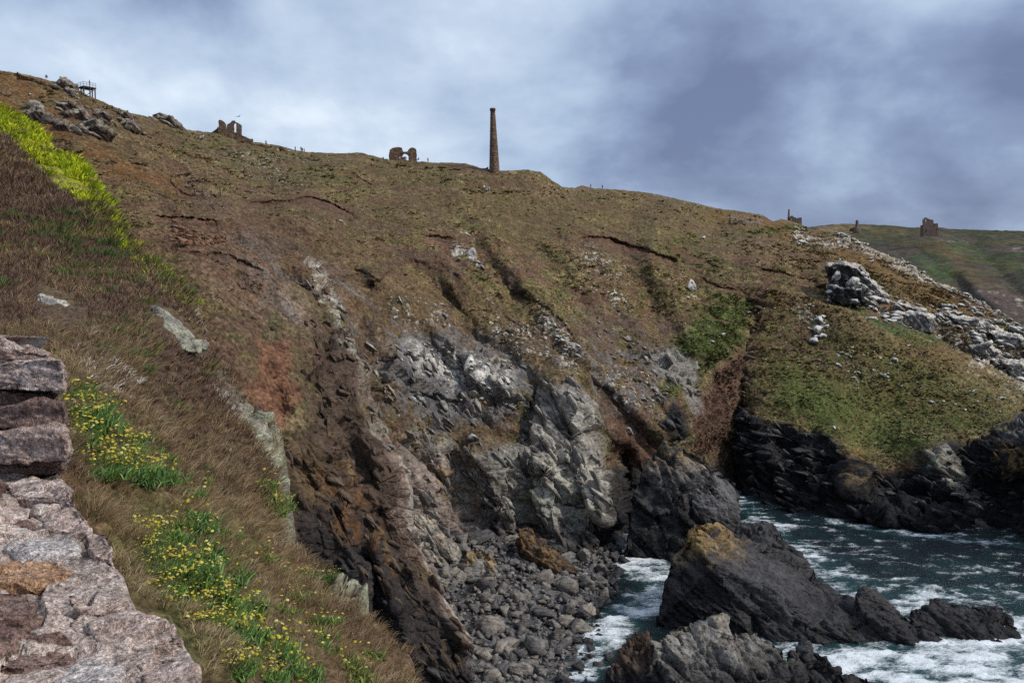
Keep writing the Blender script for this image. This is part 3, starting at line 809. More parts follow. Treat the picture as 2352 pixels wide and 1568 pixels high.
HEAD_PAINT = [
    ('olive', Q_, [(1750, 650), (1900, 690), (2352, 890), (2480, 950), (2000, 1050), (1700, 950)], 0, 40, 0.7, None, None),
    ('green', Q_, [(1750, 700), (2352, 900), (2480, 950), (2000, 1070), (1700, 950)], 0, 40, 0.6, None, ('b', -0.05)),
    ('brown', Q_, [(1740, 660), (1900, 700), (1980, 800), (1850, 900), (1720, 940)], 0, 50, 0.55, None, ('a', -0.1)),
    ('green', Q_, [(1770, 850), (1850, 830), (1960, 900), (1990, 1000), (1900, 980), (1780, 930)], 0, 40, 0.75, None, ('a', -0.25)),
    ('green', Q_, [(1960, 930), (2100, 950), (2300, 960), (2200, 1000), (2110, 1050), (2040, 1070), (1980, 1030)], 0, 30, 0.6, None, ('a', -0.2)),
    ('tan', L, [(1900, 700), (2050, 780), (2200, 850), (2352, 930)], 16, 26, 0.45, None, None),
    ('fern', L, [(1905, 690), (2000, 735), (2080, 770), (2180, 785)], 12, 11, 0.85, None, ('a', -0.45)),
    ('fern', L, [(1890, 750), (1920, 790)], 18, 14, 0.5, None, ('a', -0.1)),
    ('brown', L, [(1740, 660), (1720, 780), (1695, 900), (1675, 1000)], 28, 20, 0.8, 0.15, ('a', -0.4)),
    ('soil', L, [(1745, 655), (1722, 740), (1700, 850), (1680, 950)], 12, 10, 0.85, 0.5, ('a', -0.5)),
    ('dark', L, [(1700, 870), (1690, 920), (1672, 1000)], 16, 12, 0.8, 0.9, ('a', -0.3)),
    ('brown', Q_, [(1880, 720), (1940, 740), (2000, 820), (1920, 900), (1850, 850)], 0, 40, 0.55, None, ('a', -0.1)),
    ('heather', Q_, [(1820, 700), (1900, 720), (1900, 820), (1830, 850), (1780, 800)], 0, 30, 0.55, None, ('a', -0.1)),
    ('darkbrown', L, [(1690, 870), (1720, 900), (1760, 940)], 20, 16, 0.6, 0.4, ('a', -0.2)),
    ('bracken', L, [(2080, 780), (2200, 830), (2300, 870)], 16, 20, 0.5, None, ('a', -0.1)),
    ('pale', L, [(1820, 700), (1850, 730), (1890, 760)], 10, 10, 0.7, 0.5, ('b', 0.15)),
    ('white', Q_, [(2220, 780), (2352, 800), (2480, 850), (2480, 930), (2340, 890), (2240, 840)], 0, 20, 0.75, 0.7, ('b', 0.0)),
    ('dark', Q_, HEAD_CLIFF, 0, 11, 1.0, 1.0, None),
    ('slate', L, [(1700, 960), (1760, 975), (1860, 1000)], 14, 12, 0.6, 1.0, ('b', 0.0)),
    ('grey', Q_, [(2110, 1045), (2170, 1030), (2230, 1090), (2280, 1160), (2250, 1175), (2190, 1120), (2150, 1090)], 0, 10, 0.85, 1.0, ('a', -0.4)),
    ('lichen', L, [(2130, 1050), (2180, 1070), (2210, 1100)], 12, 10, 0.7, 1.0, ('b', -0.1)),
    ('ochre', L, [(1935, 1030), (1965, 1040), (2020, 1100)], 12, 10, 0.6, 1.0, ('b', 0.0)),
    ('ochre', L, [(1950, 1120), (2010, 1130)], 12, 10, 0.45, 1.0, ('b', 0.05)),
    ('ochre', Q_, [(2260, 1040), (2352, 1020), (2480, 1020), (2480, 1070), (2300, 1080)], 0, 16, 0.5, 1.0, ('b', 0.0)),
    ('slate', Q_, [(2290, 990), (2352, 960), (2480, 940), (2480, 990), (2330, 1010)], 0, 12, 0.8, 1.0, None),
]
HEAD_RIBS = [([(2130, 1040), (2200, 1120), (2270, 1190)], 22, 2.5), ([(2080, 1090), (2120, 1180)], 20, -2.5), ([(1940, 1030), (1960, 1110)], 20, 2.5), ([(1880, 1010), (1900, 1150)], 22, -2.0),
             ([(1950, 1130), (2050, 1180), (2150, 1210)], 18, 2.5), ([(1740, 980), (1760, 1080)], 18, 2.0), ([(1800, 990), (1820, 1100)], 18, -2.0), ([(2280, 1030), (2352, 1060)], 20, 2.0), ([(2260, 1100), (2330, 1180)], 20, -2.0),
             ([(1880, 720), (1960, 880), (2040, 1040)], 40, -1.5), ([(2020, 760), (2200, 860), (2352, 930)], 26, 1.5)]
def head_post(px, py, Y):
    d_ = np.maximum(px - HEAD_L(py), 0)
    Y = Y + 7.0 * np.exp(-(d_ / 26.0)) * smooth(640, 720, py)
    return Y + 8.0 * smooth(30, 0, py - HEAD_TOP(px)) + 30.0 * smooth(0, -60, py - HEAD_TOP(px))
headland, HEAD_G, HEAD_PX, HEAD_PY, HEAD_COL, HEAD_RK = edge_patch("headland", HEAD_PTS, 630, 1330, 330, 350, HEAD_L, HEAD_R, HEAD_RIBS, HEAD_PAINT, M_HILL, 400, brow='left', post=head_post, rows_top=HEAD_TOP,
    skirt=((0.2, 0.6, 1.5, 4, 9), (0.35, 1.0, -0.35)), scales=(7.5, 3.2, 1.3), M=BED2, rock_amp=1.15, big=(10, 0.9))

# ---- far hills
FAR_PTS = [(1700, 520, 800), (1840, 521, 800), (2000, 515, 850), (2200, 525, 820), (2352, 531, 800), (2500, 540, 790), (1900, 560, 720), (2100, 600, 640), (2350, 640, 560), (2100, 640, 590), (2352, 720, 480),
           (2500, 760, 460), (2150, 700, 540), (2352, 850, 430), (2500, 860, 430), (1900, 640, 640)]
FAR_TOP = curve([(1690, 524), (1850, 521), (1900, 518), (1940, 515), (1990, 516), (2060, 519), (2100, 524), (2160, 523), (2250, 528), (2352, 530), (2500, 535)])
NF, MF = 230, 120
fpx = np.linspace(1690, 2500, NF)
ft = np.linspace(0, 1, MF)[:, None] ** 1.2
FPX_ = np.broadcast_to(fpx, (MF, NF)).copy()
FPY_ = FAR_TOP(fpx)[None] * (1 - ft) + 840 * ft
FY = ribs(FPX_, FPY_, tps_eval(tps_fit(FAR_PTS), FPX_, FPY_), [([(2140, 540), (2200, 620), (2300, 720)], 22, 12), ([(2230, 560), (2352, 690)], 20, -12), ([(2200, 640), (2260, 740)], 16, -8)])
G = unproject(FPX_, FPY_, FY)
P = G.reshape(-1, 3)
n_ = grid_normals(box_blur(G, 2))
G = G + n_ * (fbm(P, 30, 4, 0.5, 903) * 1.5 + fbm(P, 4, 3, 0.6, 905) * 0.5).reshape(MF, NF)[..., None]
c1 = fbm(P, 26, 5, 0.6, 911)
c2 = fbm(P, 7, 4, 0.6, 913)
col = np.empty((len(P), 3)); col[:] = C['fargreen']
for nm, m in (('olive', smooth(-0.05, 0.3, c1) * 0.55), ('purple', smooth(-0.1, 0.3, -c1 + 0.5 * c2) * 0.75), ('brown', smooth(0.2, 0.5, c2) * 0.5)):
    col += (C[nm] - col) * m[:, None]
rk = np.zeros(len(P))
col, rk = paint(col, rk, FPX_.ravel(), FPY_.ravel(), c2, dict(a=c1, b=c2, c=c1), [
    ('tan', L, [(1850, 533), (1960, 533)], 7, 4, 0.7, None, None), ('tan', L, [(1840, 524), (1960, 520), (2080, 530)], 3, 3, 0.35, None, None),
    ('brown', L, [(2130, 545), (2180, 580), (2260, 650), (2352, 700)], 18, 16, 0.7, None, ('b', -0.2)),
    ('fern', Q_, [(2100, 590), (2180, 590), (2190, 640), (2150, 650)], 0, 14, 0.7, None, ('b', -0.2)), ('fern', L, [(2190, 560), (2290, 600), (2352, 600)], 16, 16, 0.5, None, ('b', -0.1)),
    ('rust', L, [(2050, 560), (2110, 570)], 8, 8, 0.5, None, ('b', 0.0)),
    ('purple', Q_, [(2180, 640), (2300, 650), (2400, 700), (2480, 800), (2300, 760)], 0, 25, 0.8, None, None),
    ('pale', Q_, [(2200, 640), (2352, 650), (2480, 740), (2380, 760), (2250, 700)], 0, 20, 0.7, 0.5, ('b', 0.3)),
    ('pale', L, [(2160, 552), (2220, 556)], 4, 4, 0.6, None, ('b', 0.1)), ('pale', L, [(2330, 570), (2352, 575)], 6, 5, 0.6, None, ('b', 0.1))])
G = skirt_rows(G, [2, 6, 14], (0.0, 1.0, -0.1))
c3 = col.reshape(MF, NF, 3)
far_o = build_patch("far_hills", G, np.concatenate([np.repeat(c3[:1], 3, 0), c3], 0).reshape(-1, 3), M_FAR)

# ---- the near slope below the wall
NEAR_EDGE = [(225, -60), (250, 0), (320, 100), (380, 188), (430, 228), (500, 262), (560, 300), (620, 365), (690, 442), (770, 470), (850, 515), (920, 560), (990, 636), (1100, 655), (1250, 661), (1320, 722), (1360, 790), (1400, 832),
             (1460, 880), (1560, 930), (1640, 960)]
NEAR_PTS = [(-120, 180, 95), (0, 250, 85), (100, 320, 76), (190, 380, 68), (230, 430, 62), (300, 560, 52), (440, 690, 42), (470, 770, 38), (560, 920, 31), (640, 990, 28), (655, 1100, 24.5), (660, 1250, 20.5),
            (720, 1320, 17.5), (830, 1400, 14.8), (930, 1560, 12.4), (960, 1640, 11.8), (0, 700, 26), (150, 720, 27), (400, 760, 32), (0, 450, 50), (150, 560, 44), (160, 900, 12.5), (60, 860, 14.5), (200, 1050, 9.5), (400, 1000, 18.5),
            (300, 1250, 7.6), (500, 1250, 11.5), (450, 1560, 5.6), (700, 1500, 9.3), (300, 1620, 4.8), (0, 1000, 9), (0, 1400, 5.2), (-120, 1640, 4.0), (-120, 700, 26), (-120, 900, 12), (300, 860, 20), (540, 1080, 20), (600, 1400, 11)]
NEAR_L = curve([(200, -100), (700, -100), (1640, -60)])
NEAR_R = curve(NEAR_EDGE)
NEAR_PAINT = [
    ('heather', Q_, [(-100, 420), (150, 470), (300, 600), (440, 720), (640, 1000), (655, 1150), (450, 1150), (250, 850), (100, 780), (-100, 760)], 0, 60, 0.75, None, None),
    ('brown', Q_, [(-100, 500), (250, 560), (330, 700), (150, 760), (-100, 700)], 0, 40, 0.4, None, ('a', -0.1)),
    ('tan', L, [(-60, 620), (40, 600), (160, 660)], 30, 40, 0.45, None, ('a', -0.1)),
    ('tan', Q_, [(60, 780), (200, 830), (330, 960), (300, 1040), (180, 900)], 0, 30, 0.7, None, ('a', -0.35)),
    ('brown', Q_, [(150, 950), (400, 1050), (700, 1300), (960, 1640), (300, 1640), (160, 1200)], 0, 60, 0.55, None, None),
    ('lime', Q_, [(-100, 190), (0, 245), (100, 315), (190, 378), (225, 432), (230, 470), (180, 460), (110, 400), (40, 330), (-100, 260)], 0, 14, 0.8, None, ('a', -0.25)),
    ('olive', L, [(200, 430), (290, 560), (380, 640), (430, 690)], 12, 10, 0.55, None, ('b', 0.0)),
    ('green', L, [(100, 400), (220, 500), (330, 620)], 18, 22, 0.5, None, ('a', 0.0)),
    ('green', L, [(170, 620), (260, 800), (240, 830)], 14, 16, 0.5, None, ('a', 0.1)),
    ('green', Q_, [(160, 960), (330, 1000), (560, 1250), (650, 1568), (350, 1600), (240, 1250)], 0, 30, 0.45, None, ('a', -0.1)),
    ('pale', L, [(440, 680), (470, 760)], 7, 6, 0.8, 0.7, None),
    ('lichen', Q_, [(540, 905), (565, 925), (636, 985), (662, 1010), (668, 1260), (640, 1250), (625, 1100), (580, 1000)], 0, 16, 0.85, 0.9, ('a', -0.25)),
    ('heather', L, [(560, 1060), (590, 1160), (610, 1240)], 16, 12, 0.6, 0.3, ('a', -0.1)),
    ('slate', L, [(560, 940), (620, 1010), (645, 1100), (655, 1240)], 14, 10, 0.7, 0.9, ('b', 0.1)),
    ('lichen', Q_, [(735, 1335), (800, 1360), (840, 1400), (832, 1425), (780, 1400)], 0, 8, 0.85, 0.8, ('b', -0.4)),
    ('pale', L, [(500, 880), (550, 960), (590, 1000)], 12, 10, 0.6, 0.6, ('b', -0.1)),
    ('darkbrown', L, [(200, 905), (260, 930), (285, 970)], 12, 9, 0.9, 0.4, None),
]
def near_base(Pe, cl, a1, a2, a3, px, py):
    return cl * 0.9
near, NEAR_G, NEAR_PX, NEAR_PY, NEAR_C, NEAR_RK = edge_patch("near_slope", NEAR_PTS, 215, 1640, 400, 215, NEAR_L, NEAR_R,
    [([(200, 900), (265, 935), (290, 985)], 14, -0.7), ([(180, 880), (330, 960), (420, 1100)], 20, 0.35), ([(440, 690), (470, 770)], 16, 0.8)],
    NEAR_PAINT, M_NEAR, 600, scales=(1.8, 0.7, 0.3), big=(2.2, 0.16), grass_amp=0.06, base=near_base, s=0.3, wet_on=False, rock_amp=0.9,
    skirt=((0.2, 0.8, 2, 5, 12), (-0.12, 0.8, -1.0)))

# ------------------------------------------------------------------ sea
def axis(parts):
    out = []
    for a, b, st in parts:
        out += list(np.arange(a, b, st))
    return np.array(out + [parts[-1][1]])
sx = axis([(-1500, -300, 150), (-300, -20, 20), (-20, 2, 1.0), (2, 92, 0.4), (92, 130, 0.9), (130, 300, 12), (300, 3000, 200)])
sy = axis([(20, 76, 4), (76, 172, 0.38), (172, 200, 1.5), (200, 500, 20), (500, 4000, 250)])
SX, SY = np.meshgrid(sx, sy)
P = np.stack([SX.ravel(), SY.ravel(), np.zeros(SX.size)], -1)
near_w = np.exp(-np.maximum(0, np.hypot(P[:, 0] - 45, P[:, 1] - 120) - 70) / 40)
chop = fbm(P * np.array([0.75, 1.5, 1]), 3.2, 4, 0.55, 801, ridged=True)
swell = fbm(P * np.array([0.6, 1.0, 1]), 11.0, 3, 0.5, 803)
small = fbm(P * np.array([0.8, 1.5, 1]), 0.9, 2, 0.6, 805)
spx, spy = project(np.stack([P[:, 0], np.maximum(P[:, 1], 5), P[:, 2]], -1))
fz = np.zeros(len(P))
FOAM = [([(1700, 1150), (1740, 1190), (1800, 1225)], 22, 0.5), ([(1830, 1270), (1900, 1310), (1960, 1350), (2050, 1390), (2130, 1370)], 34, 0.62), ([(1980, 1330), (2040, 1345), (2100, 1330)], 14, 0.4),
        ([(2100, 1385), (2250, 1360), (2352, 1375), (2480, 1390)], 22, 0.5), ([(1750, 1510), (1900, 1525), (2100, 1500), (2250, 1500), (2360, 1450), (2480, 1450)], 52, 1.0),
        ([(1900, 1560), (2150, 1550), (2400, 1550)], 60, 1.0), ([(2150, 1600), (2480, 1600)], 80, 0.9),
        ([(1440, 1280), (1500, 1300), (1530, 1330), (1500, 1380), (1440, 1410), (1400, 1450), (1360, 1480), (1340, 1540)], 44, 0.9), ([(1900, 1195), (2050, 1222), (2200, 1238), (2352, 1250), (2480, 1255)], 8, 0.5),
        ([(2150, 1300), (2300, 1320)], 26, 0.22)]
for pl, r, a in FOAM:
    d = dist_polyline(spx, spy, pl)
    fz = np.maximum(fz, a * smooth(r * 1.35, r * 0.35, d))
streak = fbm(P * np.array([0.55, 1.2, 1]) + 0.8 * np.stack([swell, chop, swell], -1), 1.7, 5, 0.62, 811)
lace = fbm(P * np.array([0.7, 1.3, 1]) + 0.5 * np.stack([streak, swell, chop], -1), 1.1, 3, 0.6, 813, ridged=True)
raw = fz * 0.66 + 0.70 * streak + 0.30 * lace
raw = np.maximum(raw, 0.04 + 0.60 * chop + 0.42 * streak + 0.25 * fz - 0.25 * (1 - near_w))
foam = smooth(0.45, 1.0, raw)
ht = near_w * (0.22 * chop + 0.22 * swell + 0.05 * small) + 0.16 * foam * near_w * (1 + small)
P[:, 2] = ht - 0.05
cols = np.stack([np.clip(raw, 0, 2), fz, near_w], -1)
me = mesh_from("sea", P, grid_faces(len(sy), len(sx)), cols, smooth_shade=True)
m, nt, b = new_mat("sea_water")
at = nt.nodes.new("ShaderNodeAttribute"); at.attribute_name = "Col"
sepc = nt.nodes.new("ShaderNodeSeparateColor"); nt.links.new(at.outputs["Color"], sepc.inputs[0])
pos = geo_pos(nt)
mp = nt.nodes.new("ShaderNodeMapping"); mp.inputs["Scale"].default_value = (0.8, 1.6, 1); nt.links.new(pos, mp.inputs[0])
nA = noise_node(nt, 2.4, 6, 0.72, mp.outputs[0], 0.7)
nB = noise_node(nt, 0.25, 3, 0.5, pos)
water_c = ramp(nt, nB, [(0.35, (0.001, 0.005, 0.008)), (0.65, (0.003, 0.018, 0.021))])
churn = mixc(nt, sepc.outputs[1], water_c, (0.014, 0.060, 0.063))
mth = nt.nodes.new("ShaderNodeMath"); mth.operation = 'MULTIPLY_ADD'; mth.inputs[1].default_value = 1.3; mth.inputs[2].default_value = -0.65
nt.links.new(nA, mth.inputs[0])
add_ = nt.nodes.new("ShaderNodeMath"); add_.operation = 'ADD'
nt.links.new(sepc.outputs[0], add_.inputs[0]); nt.links.new(mth.outputs[0], add_.inputs[1])
ff = ramp(nt, add_.outputs[0], [(0.44, (0, 0, 0)), (0.56, (0.25, 0.25, 0.25)), (0.92, (1, 1, 1))])
c_ = mixc(nt, ff, churn, (0.82, 0.86, 0.88))
nt.links.new(c_, b.inputs["Base Color"])
rr = ramp(nt, ff, [(0.0, (0.22, 0.22, 0.22)), (1.0, (0.8, 0.8, 0.8))])
nt.links.new(rr, b.inputs["Roughness"])
b.inputs["IOR"].default_value = 1.33
bump(nt, b, nA, 0.8, 0.3)
sea = tag(link("sea", me, m), kind="structure")

# ------------------------------------------------------------------ rock building helpers
def refine(V, F, maxlen, back=3.0):
    """split long edges (conforming); faces turned away from the camera or under water stay coarse"""
    for _ in range(12):
        E = np.sort(np.concatenate([F[:, [0, 1]], F[:, [1, 2]], F[:, [2, 0]]]), 1)
        ue, inv = np.unique(E, axis=0, return_inverse=True)
        inv = inv.reshape(-1)
        A, B, Cc = V[F[:, 0]], V[F[:, 1]], V[F[:, 2]]
        nn = np.cross(B - A, Cc - A)
        away = ((np.array([0, 0, CAM_Z]) - (A + B + Cc) / 3) * nn).sum(1) < 0 if back > 1 else np.zeros(len(F), bool)
        lim_f = np.where(away, maxlen * back, maxlen)
        lim = np.full(len(ue), 1e9)
        np.minimum.at(lim, inv, np.tile(lim_f, 3))
        ln = np.linalg.norm(V[ue[:, 0]] - V[ue[:, 1]], axis=1)
        mark = ln > lim
        if not mark.any():
            break
        nid = np.full(len(ue), -1)
        nid[mark] = len(V) + np.arange(mark.sum())
        V = np.concatenate([V, (V[ue[mark, 0]] + V[ue[mark, 1]]) / 2])
        m = len(F)
        e0, e1, e2 = nid[inv[:m]], nid[inv[m:2 * m]], nid[inv[2 * m:]]
        # rotate so that marked edges come first
        cnt = (e0 >= 0).astype(int) + (e1 >= 0) + (e2 >= 0)
        out = [F[cnt == 0]]
        s = cnt == 3
        f, a, b_, c = F[s], e0[s], e1[s], e2[s]
        out += [np.stack([f[:, 0], a, c], 1), np.stack([a, f[:, 1], b_], 1), np.stack([c, b_, f[:, 2]], 1), np.stack([a, b_, c], 1)]
        for r in range(3):
            ee = [e0, e1, e2]
            x, y, z = ee[r], ee[(r + 1) % 3], ee[(r + 2) % 3]
            p0, p1, p2 = F[:, r], F[:, (r + 1) % 3], F[:, (r + 2) % 3]
            s = (cnt == 1) & (x >= 0)
            out += [np.stack([p0[s], x[s], p2[s]], 1), np.stack([x[s], p1[s], p2[s]], 1)]
            s = (cnt == 2) & (x >= 0) & (y >= 0)
            out += [np.stack([p0[s], x[s], p2[s]], 1), np.stack([x[s], p1[s], y[s]], 1), np.stack([x[s], y[s], p2[s]], 1)]
        F = np.concatenate(out)
    return V, F
def hull_arrays(pts, maxlen, back=1.0):
    bm = bmesh.new()
    for p in pts:
        bm.verts.new(p)
    r = bmesh.ops.convex_hull(bm, input=bm.verts)
    junk = [g for g in r["geom_interior"] if isinstance(g, bmesh.types.BMVert)]
    junk += [g for g in r["geom_unused"] if isinstance(g, bmesh.types.BMVert) and g not in junk]
    if junk:
        bmesh.ops.delete(bm, geom=junk, context='VERTS')
    bmesh.ops.triangulate(bm, faces=bm.faces)
    bmesh.ops.recalc_face_normals(bm, faces=bm.faces)
    bm.verts.index_update()
    V = np.array([v.co[:] for v in bm.verts])
    F = np.array([[v.index for v in f.verts] for f in bm.faces])
    bm.free()
    V, F = refine(V, F, maxlen, back)
    fn = np.cross(V[F[:, 1]] - V[F[:, 0]], V[F[:, 2]] - V[F[:, 0]])
    Nn = np.zeros_like(V)
    for k in range(3):
        np.add.at(Nn, F[:, k], fn)
    Nn /= np.linalg.norm(Nn, axis=1, keepdims=True) + 1e-12
    return V, Nn, F
def rock_mesh(name, hulls, maxlen, seed, scales, amp=1.0, colour=None, M=BED, rough=0.0):
    """one rock out of one or more overlapping hulls, broken up by the same blocky relief as the cliffs"""
    VV, FF, CC, off = [], [], [], 0
    for pts in hulls:
        V, Nn, F = hull_arrays(pts, maxlen, 3.0)
        d = np.zeros(len(V), np.float32)
        for k, (s, a) in enumerate(zip(scales, (0.16, 0.20, 0.23))):
            v, cr = facets(V, s, seed + 31 * k, M)
            d += (v * a - cr * 0.09) * s * amp
        d += rough * fbm(V, scales[-1] * 0.5, 3, 0.6, seed + 5)
        W = V + Nn * d[:, None]
        VV.append(W); FF.append(F + off); off += len(V)
        CC.append(colour(W, Nn, d) if colour else np.tile(C['grey'], (len(V), 1)))
    return mesh_from(name, np.concatenate(VV), np.concatenate(FF), np.concatenate(CC))
def U(lst):
    a = np.array(lst, float)
    return unproject(a[:, 0], a[:, 1], a[:, 2])
def with_foot(pts, z=-3.0, spread=1.12):
    """carry the outline on down below the water"""
    c = pts.mean(0)
    low = pts.copy()
    low[:, :2] = c[:2] + (pts[:, :2] - c[:2]) * spread
    low[:, 2] = z
    return np.concatenate([pts, low])
def sea_rock_colour(seed, tops, top_z, wet_z=4.0, base='slate', dark='dark'):
    def f(W, Nn, d):
        n1 = fbm(W, 2.2, 4, 0.6, seed)
        n2 = fbm(W, 0.7, 3, 0.6, seed + 3)
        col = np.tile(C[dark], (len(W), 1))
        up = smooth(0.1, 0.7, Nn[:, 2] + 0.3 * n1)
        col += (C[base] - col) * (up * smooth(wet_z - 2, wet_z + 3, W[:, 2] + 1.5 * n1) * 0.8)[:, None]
        for cname, amount, z0, z1, th in tops:
            m = amount * smooth(z0, z1, W[:, 2] + 1.2 * n1) * smooth(th - 0.2, th + 0.2, n2 + 0.5 * n1)
            col += (C[cname] - col) * m[:, None]
        return col
    return f
def sea_rock(name, hulls, seed, maxlen, scales, colour, label, group=None, amp=1.0, M=BED, z=-3.0):
    hs = [with_foot(U(h), z) for h in hulls]
    me = rock_mesh(name, hs, maxlen * 1.3, seed, scales, amp, colour, M)
    o = link(name, me, M_CLIFFROCK)
    tag(o, label, "rock", group)
    return o
BED_SLAB = frame_matrix(33, -8, (3.4, 1.7, 0.62))
C['seaslate'] = np.array((0.058, 0.056, 0.060))
# big leaning slab with the ochre summit
sea_rock("sea_stack", [
    [(1600, 1192, 104), (1572, 1215, 103.5), (1640, 1205, 106), (1550, 1290, 102.5), (1520, 1400, 100.5), (1500, 1440, 99.8), (1640, 1480, 96.8), (1740, 1490, 95), (1720, 1335, 99), (1690, 1240, 112), (1800, 1290, 111), (1640, 1300, 98.5)],
    [(1690, 1245, 108), (1720, 1330, 99.3), (1800, 1275, 111), (1880, 1330, 110), (1960, 1405, 106), (1850, 1432, 95.8), (1740, 1488, 95), (1860, 1498, 94.2), (1980, 1500, 94), (2050, 1448, 102)],
    [(1895, 1352, 108), (1955, 1392, 105), (2010, 1408, 97.8), (2060, 1412, 96.8), (2115, 1434, 96.0), (2170, 1466, 95.2), (2222, 1495, 94.4), (2112, 1508, 92.8), (1902, 1504, 93.6), (1850, 1440, 95.5)]],
    1301, 0.26, (4.5, 1.8, 0.7), sea_rock_colour(1305, [('ochre', 0.8, 6.5, 10.0, -0.2), ('green', 0.6, 9.0, 11.5, 0.25)], 10, 2.0, 'seaslate'), "huge dark slab of rock with an ochre lichened summit rising from the surf", amp=0.72, M=BED_SLAB)
sea_rock("sea_rock", [[(1966, 1356, 101), (1985, 1344, 101), (2012, 1352, 102), (2045, 1385, 102), (2085, 1425, 101), (2040, 1440, 99), (1985, 1420, 99), (1972, 1380, 100), (1962, 1400, 101.5)]],
         1321, 0.2, (2.2, 0.9, 0.45), sea_rock_colour(1322, [], 5, 1.0, 'seaslate'), "smooth leaning fin of rock at the seaward end of the huge slab", amp=0.6)
sea_rock("sea_rock", [[(2098, 1402, 100), (2150, 1376, 100.5), (2200, 1385, 100.5), (2260, 1425, 98.5), (2240, 1470, 95.5), (2160, 1465, 96), (2095, 1430, 97.5)],
                      [(2230, 1392, 101), (2300, 1395, 101), (2340, 1440, 98), (2340, 1462, 96), (2275, 1500, 93.4), (2190, 1472, 95.5), (2220, 1430, 97.5)]],
         1331, 0.2, (2.6, 1.1, 0.5), sea_rock_colour(1332, [], 5, 1.5, 'seaslate', 'black'), "low wet black skerry awash in white foam at the right edge", amp=0.9, M=BED_SLAB)
sea_rock("sea_rock", [[(2005, 1326, 118), (2020, 1312, 118.5), (2045, 1312, 118.5), (2082, 1326, 117), (2050, 1334, 116)]],
         1341, 0.2, (1.5, 0.7, 0.4), sea_rock_colour(1342, [], 5, 0.5, 'slate', 'black'), "small half-submerged rock alone in the teal water", amp=0.6, z=-2)
sea_rock("sea_rock", [[(2050, 1480, 97.5), (2120, 1470, 97), (2200, 1500, 94), (2160, 1520, 92), (2060, 1515, 93)], [(1960, 1500, 94), (2070, 1500, 94), (2110, 1512, 92.5), (1990, 1522, 92)]],
         1351, 0.2, (2.0, 0.9, 0.4), sea_rock_colour(1352, [], 5, 1.0, 'seaslate', 'black'), "flat wet ledge half covered by surf below the huge slab", amp=0.6, z=-2)
# knob between the cove and the inlet
sea_rock("sea_stack", [
    [(1550, 1012, 128), (1512, 1032, 128), (1475, 1075, 127), (1458, 1140, 126), (1440, 1235, 125), (1448, 1278, 124.5), (1560, 1292, 123.5), (1620, 1045, 130), (1600, 1270, 124), (1560, 1100, 125.5), (1640, 1090, 128)],
    [(1610, 1045, 131), (1650, 1075, 131), (1690, 1110, 132), (1702, 1190, 128), (1690, 1240, 124), (1600, 1280, 124), (1590, 1150, 125), (1560, 1060, 131)]],
    1361, 0.3, (4.5, 1.9, 0.75), sea_rock_colour(1362, [('grey', 0.5, 8.0, 13.0, 0.0), ('ochre', 0.6, 12.0, 16.0, -0.1), ('green', 0.6, 15.0, 17.0, 0.1)], 12, 5.0, 'slate'), "knobbly dark rock with yellowish top guarding the narrow inlet", amp=1.0)
sea_rock("sea_rock", [[(1680, 1215, 121), (1760, 1197, 122), (1812, 1240, 119), (1852, 1292, 114), (1760, 1300, 113), (1690, 1280, 116)], [(1640, 1180, 126), (1700, 1190, 126), (1700, 1240, 122), (1650, 1250, 121)]],
         1371, 0.26, (3.0, 1.4, 0.6), sea_rock_colour(1372, [], 8, 4.0, 'seaslate'), "low dark ridge of rock joining the knob to the huge slab", amp=0.9)
# rocks at the bottom edge
sea_rock("sea_rock", [[(1462, 1452, 84), (1500, 1462, 83.5), (1422, 1495, 83), (1392, 1550, 82), (1370, 1640, 80), (1500, 1560, 80), (1530, 1640, 78), (1530, 1480, 84)]],
         1381, 0.2, (2.6, 1.2, 0.5), sea_rock_colour(1382, [('redsoil', 0.35, 2.0, 4.0, -0.3), ('darkbrown', 0.9, 2.0, 4.0, -0.4), ('rust', 0.35, 3.0, 6.0, 0.0)], 8, 6.0, 'darkbrown'), "dark red-brown rock with overhang at the bottom edge")
sea_rock("sea_rock", [[(1500, 1478, 82), (1560, 1430, 84), (1640, 1428, 85), (1690, 1450, 85), (1740, 1490, 83), (1700, 1560, 79), (1480, 1640, 76), (1800, 1640, 76), (1520, 1560, 79)],
                      [(1700, 1452, 85), (1740, 1455, 85.5), (1800, 1490, 84.5), (1790, 1510, 83), (1700, 1500, 84)],
                      [(1690, 1540, 80), (1780, 1500, 83), (1830, 1530, 82), (1860, 1640, 76), (1700, 1640, 76)]],
         1391, 0.2, (3.2, 1.4, 0.55), sea_rock_colour(1392, [('grey', 0.85, 3.0, 6.0, -0.35), ('ochre', 0.55, 5.0, 8.0, 0.05), ('pale', 0.4, 4.5, 7.0, 0.15)], 8, 4.0, 'grey'), "pale weathered rock mass with ochre boulders at the bottom edge")
sea_rock("sea_rock", [[(1818, 1495, 84), (1860, 1480, 85), (1905, 1500, 84), (1935, 1545, 82), (1940, 1640, 78), (1830, 1640, 78)], [(1925, 1545, 82), (1990, 1555, 82), (2060, 1580, 81), (2090, 1640, 79), (1920, 1640, 78)]],
         1401, 0.2, (2.6, 1.2, 0.5), sea_rock_colour(1402, [('slate', 0.4, 3.0, 6.0, 0.0)], 8, 3.0, 'seaslate'), "rounded dark rocks with a shadowed hollow beside the foam, bottom edge")

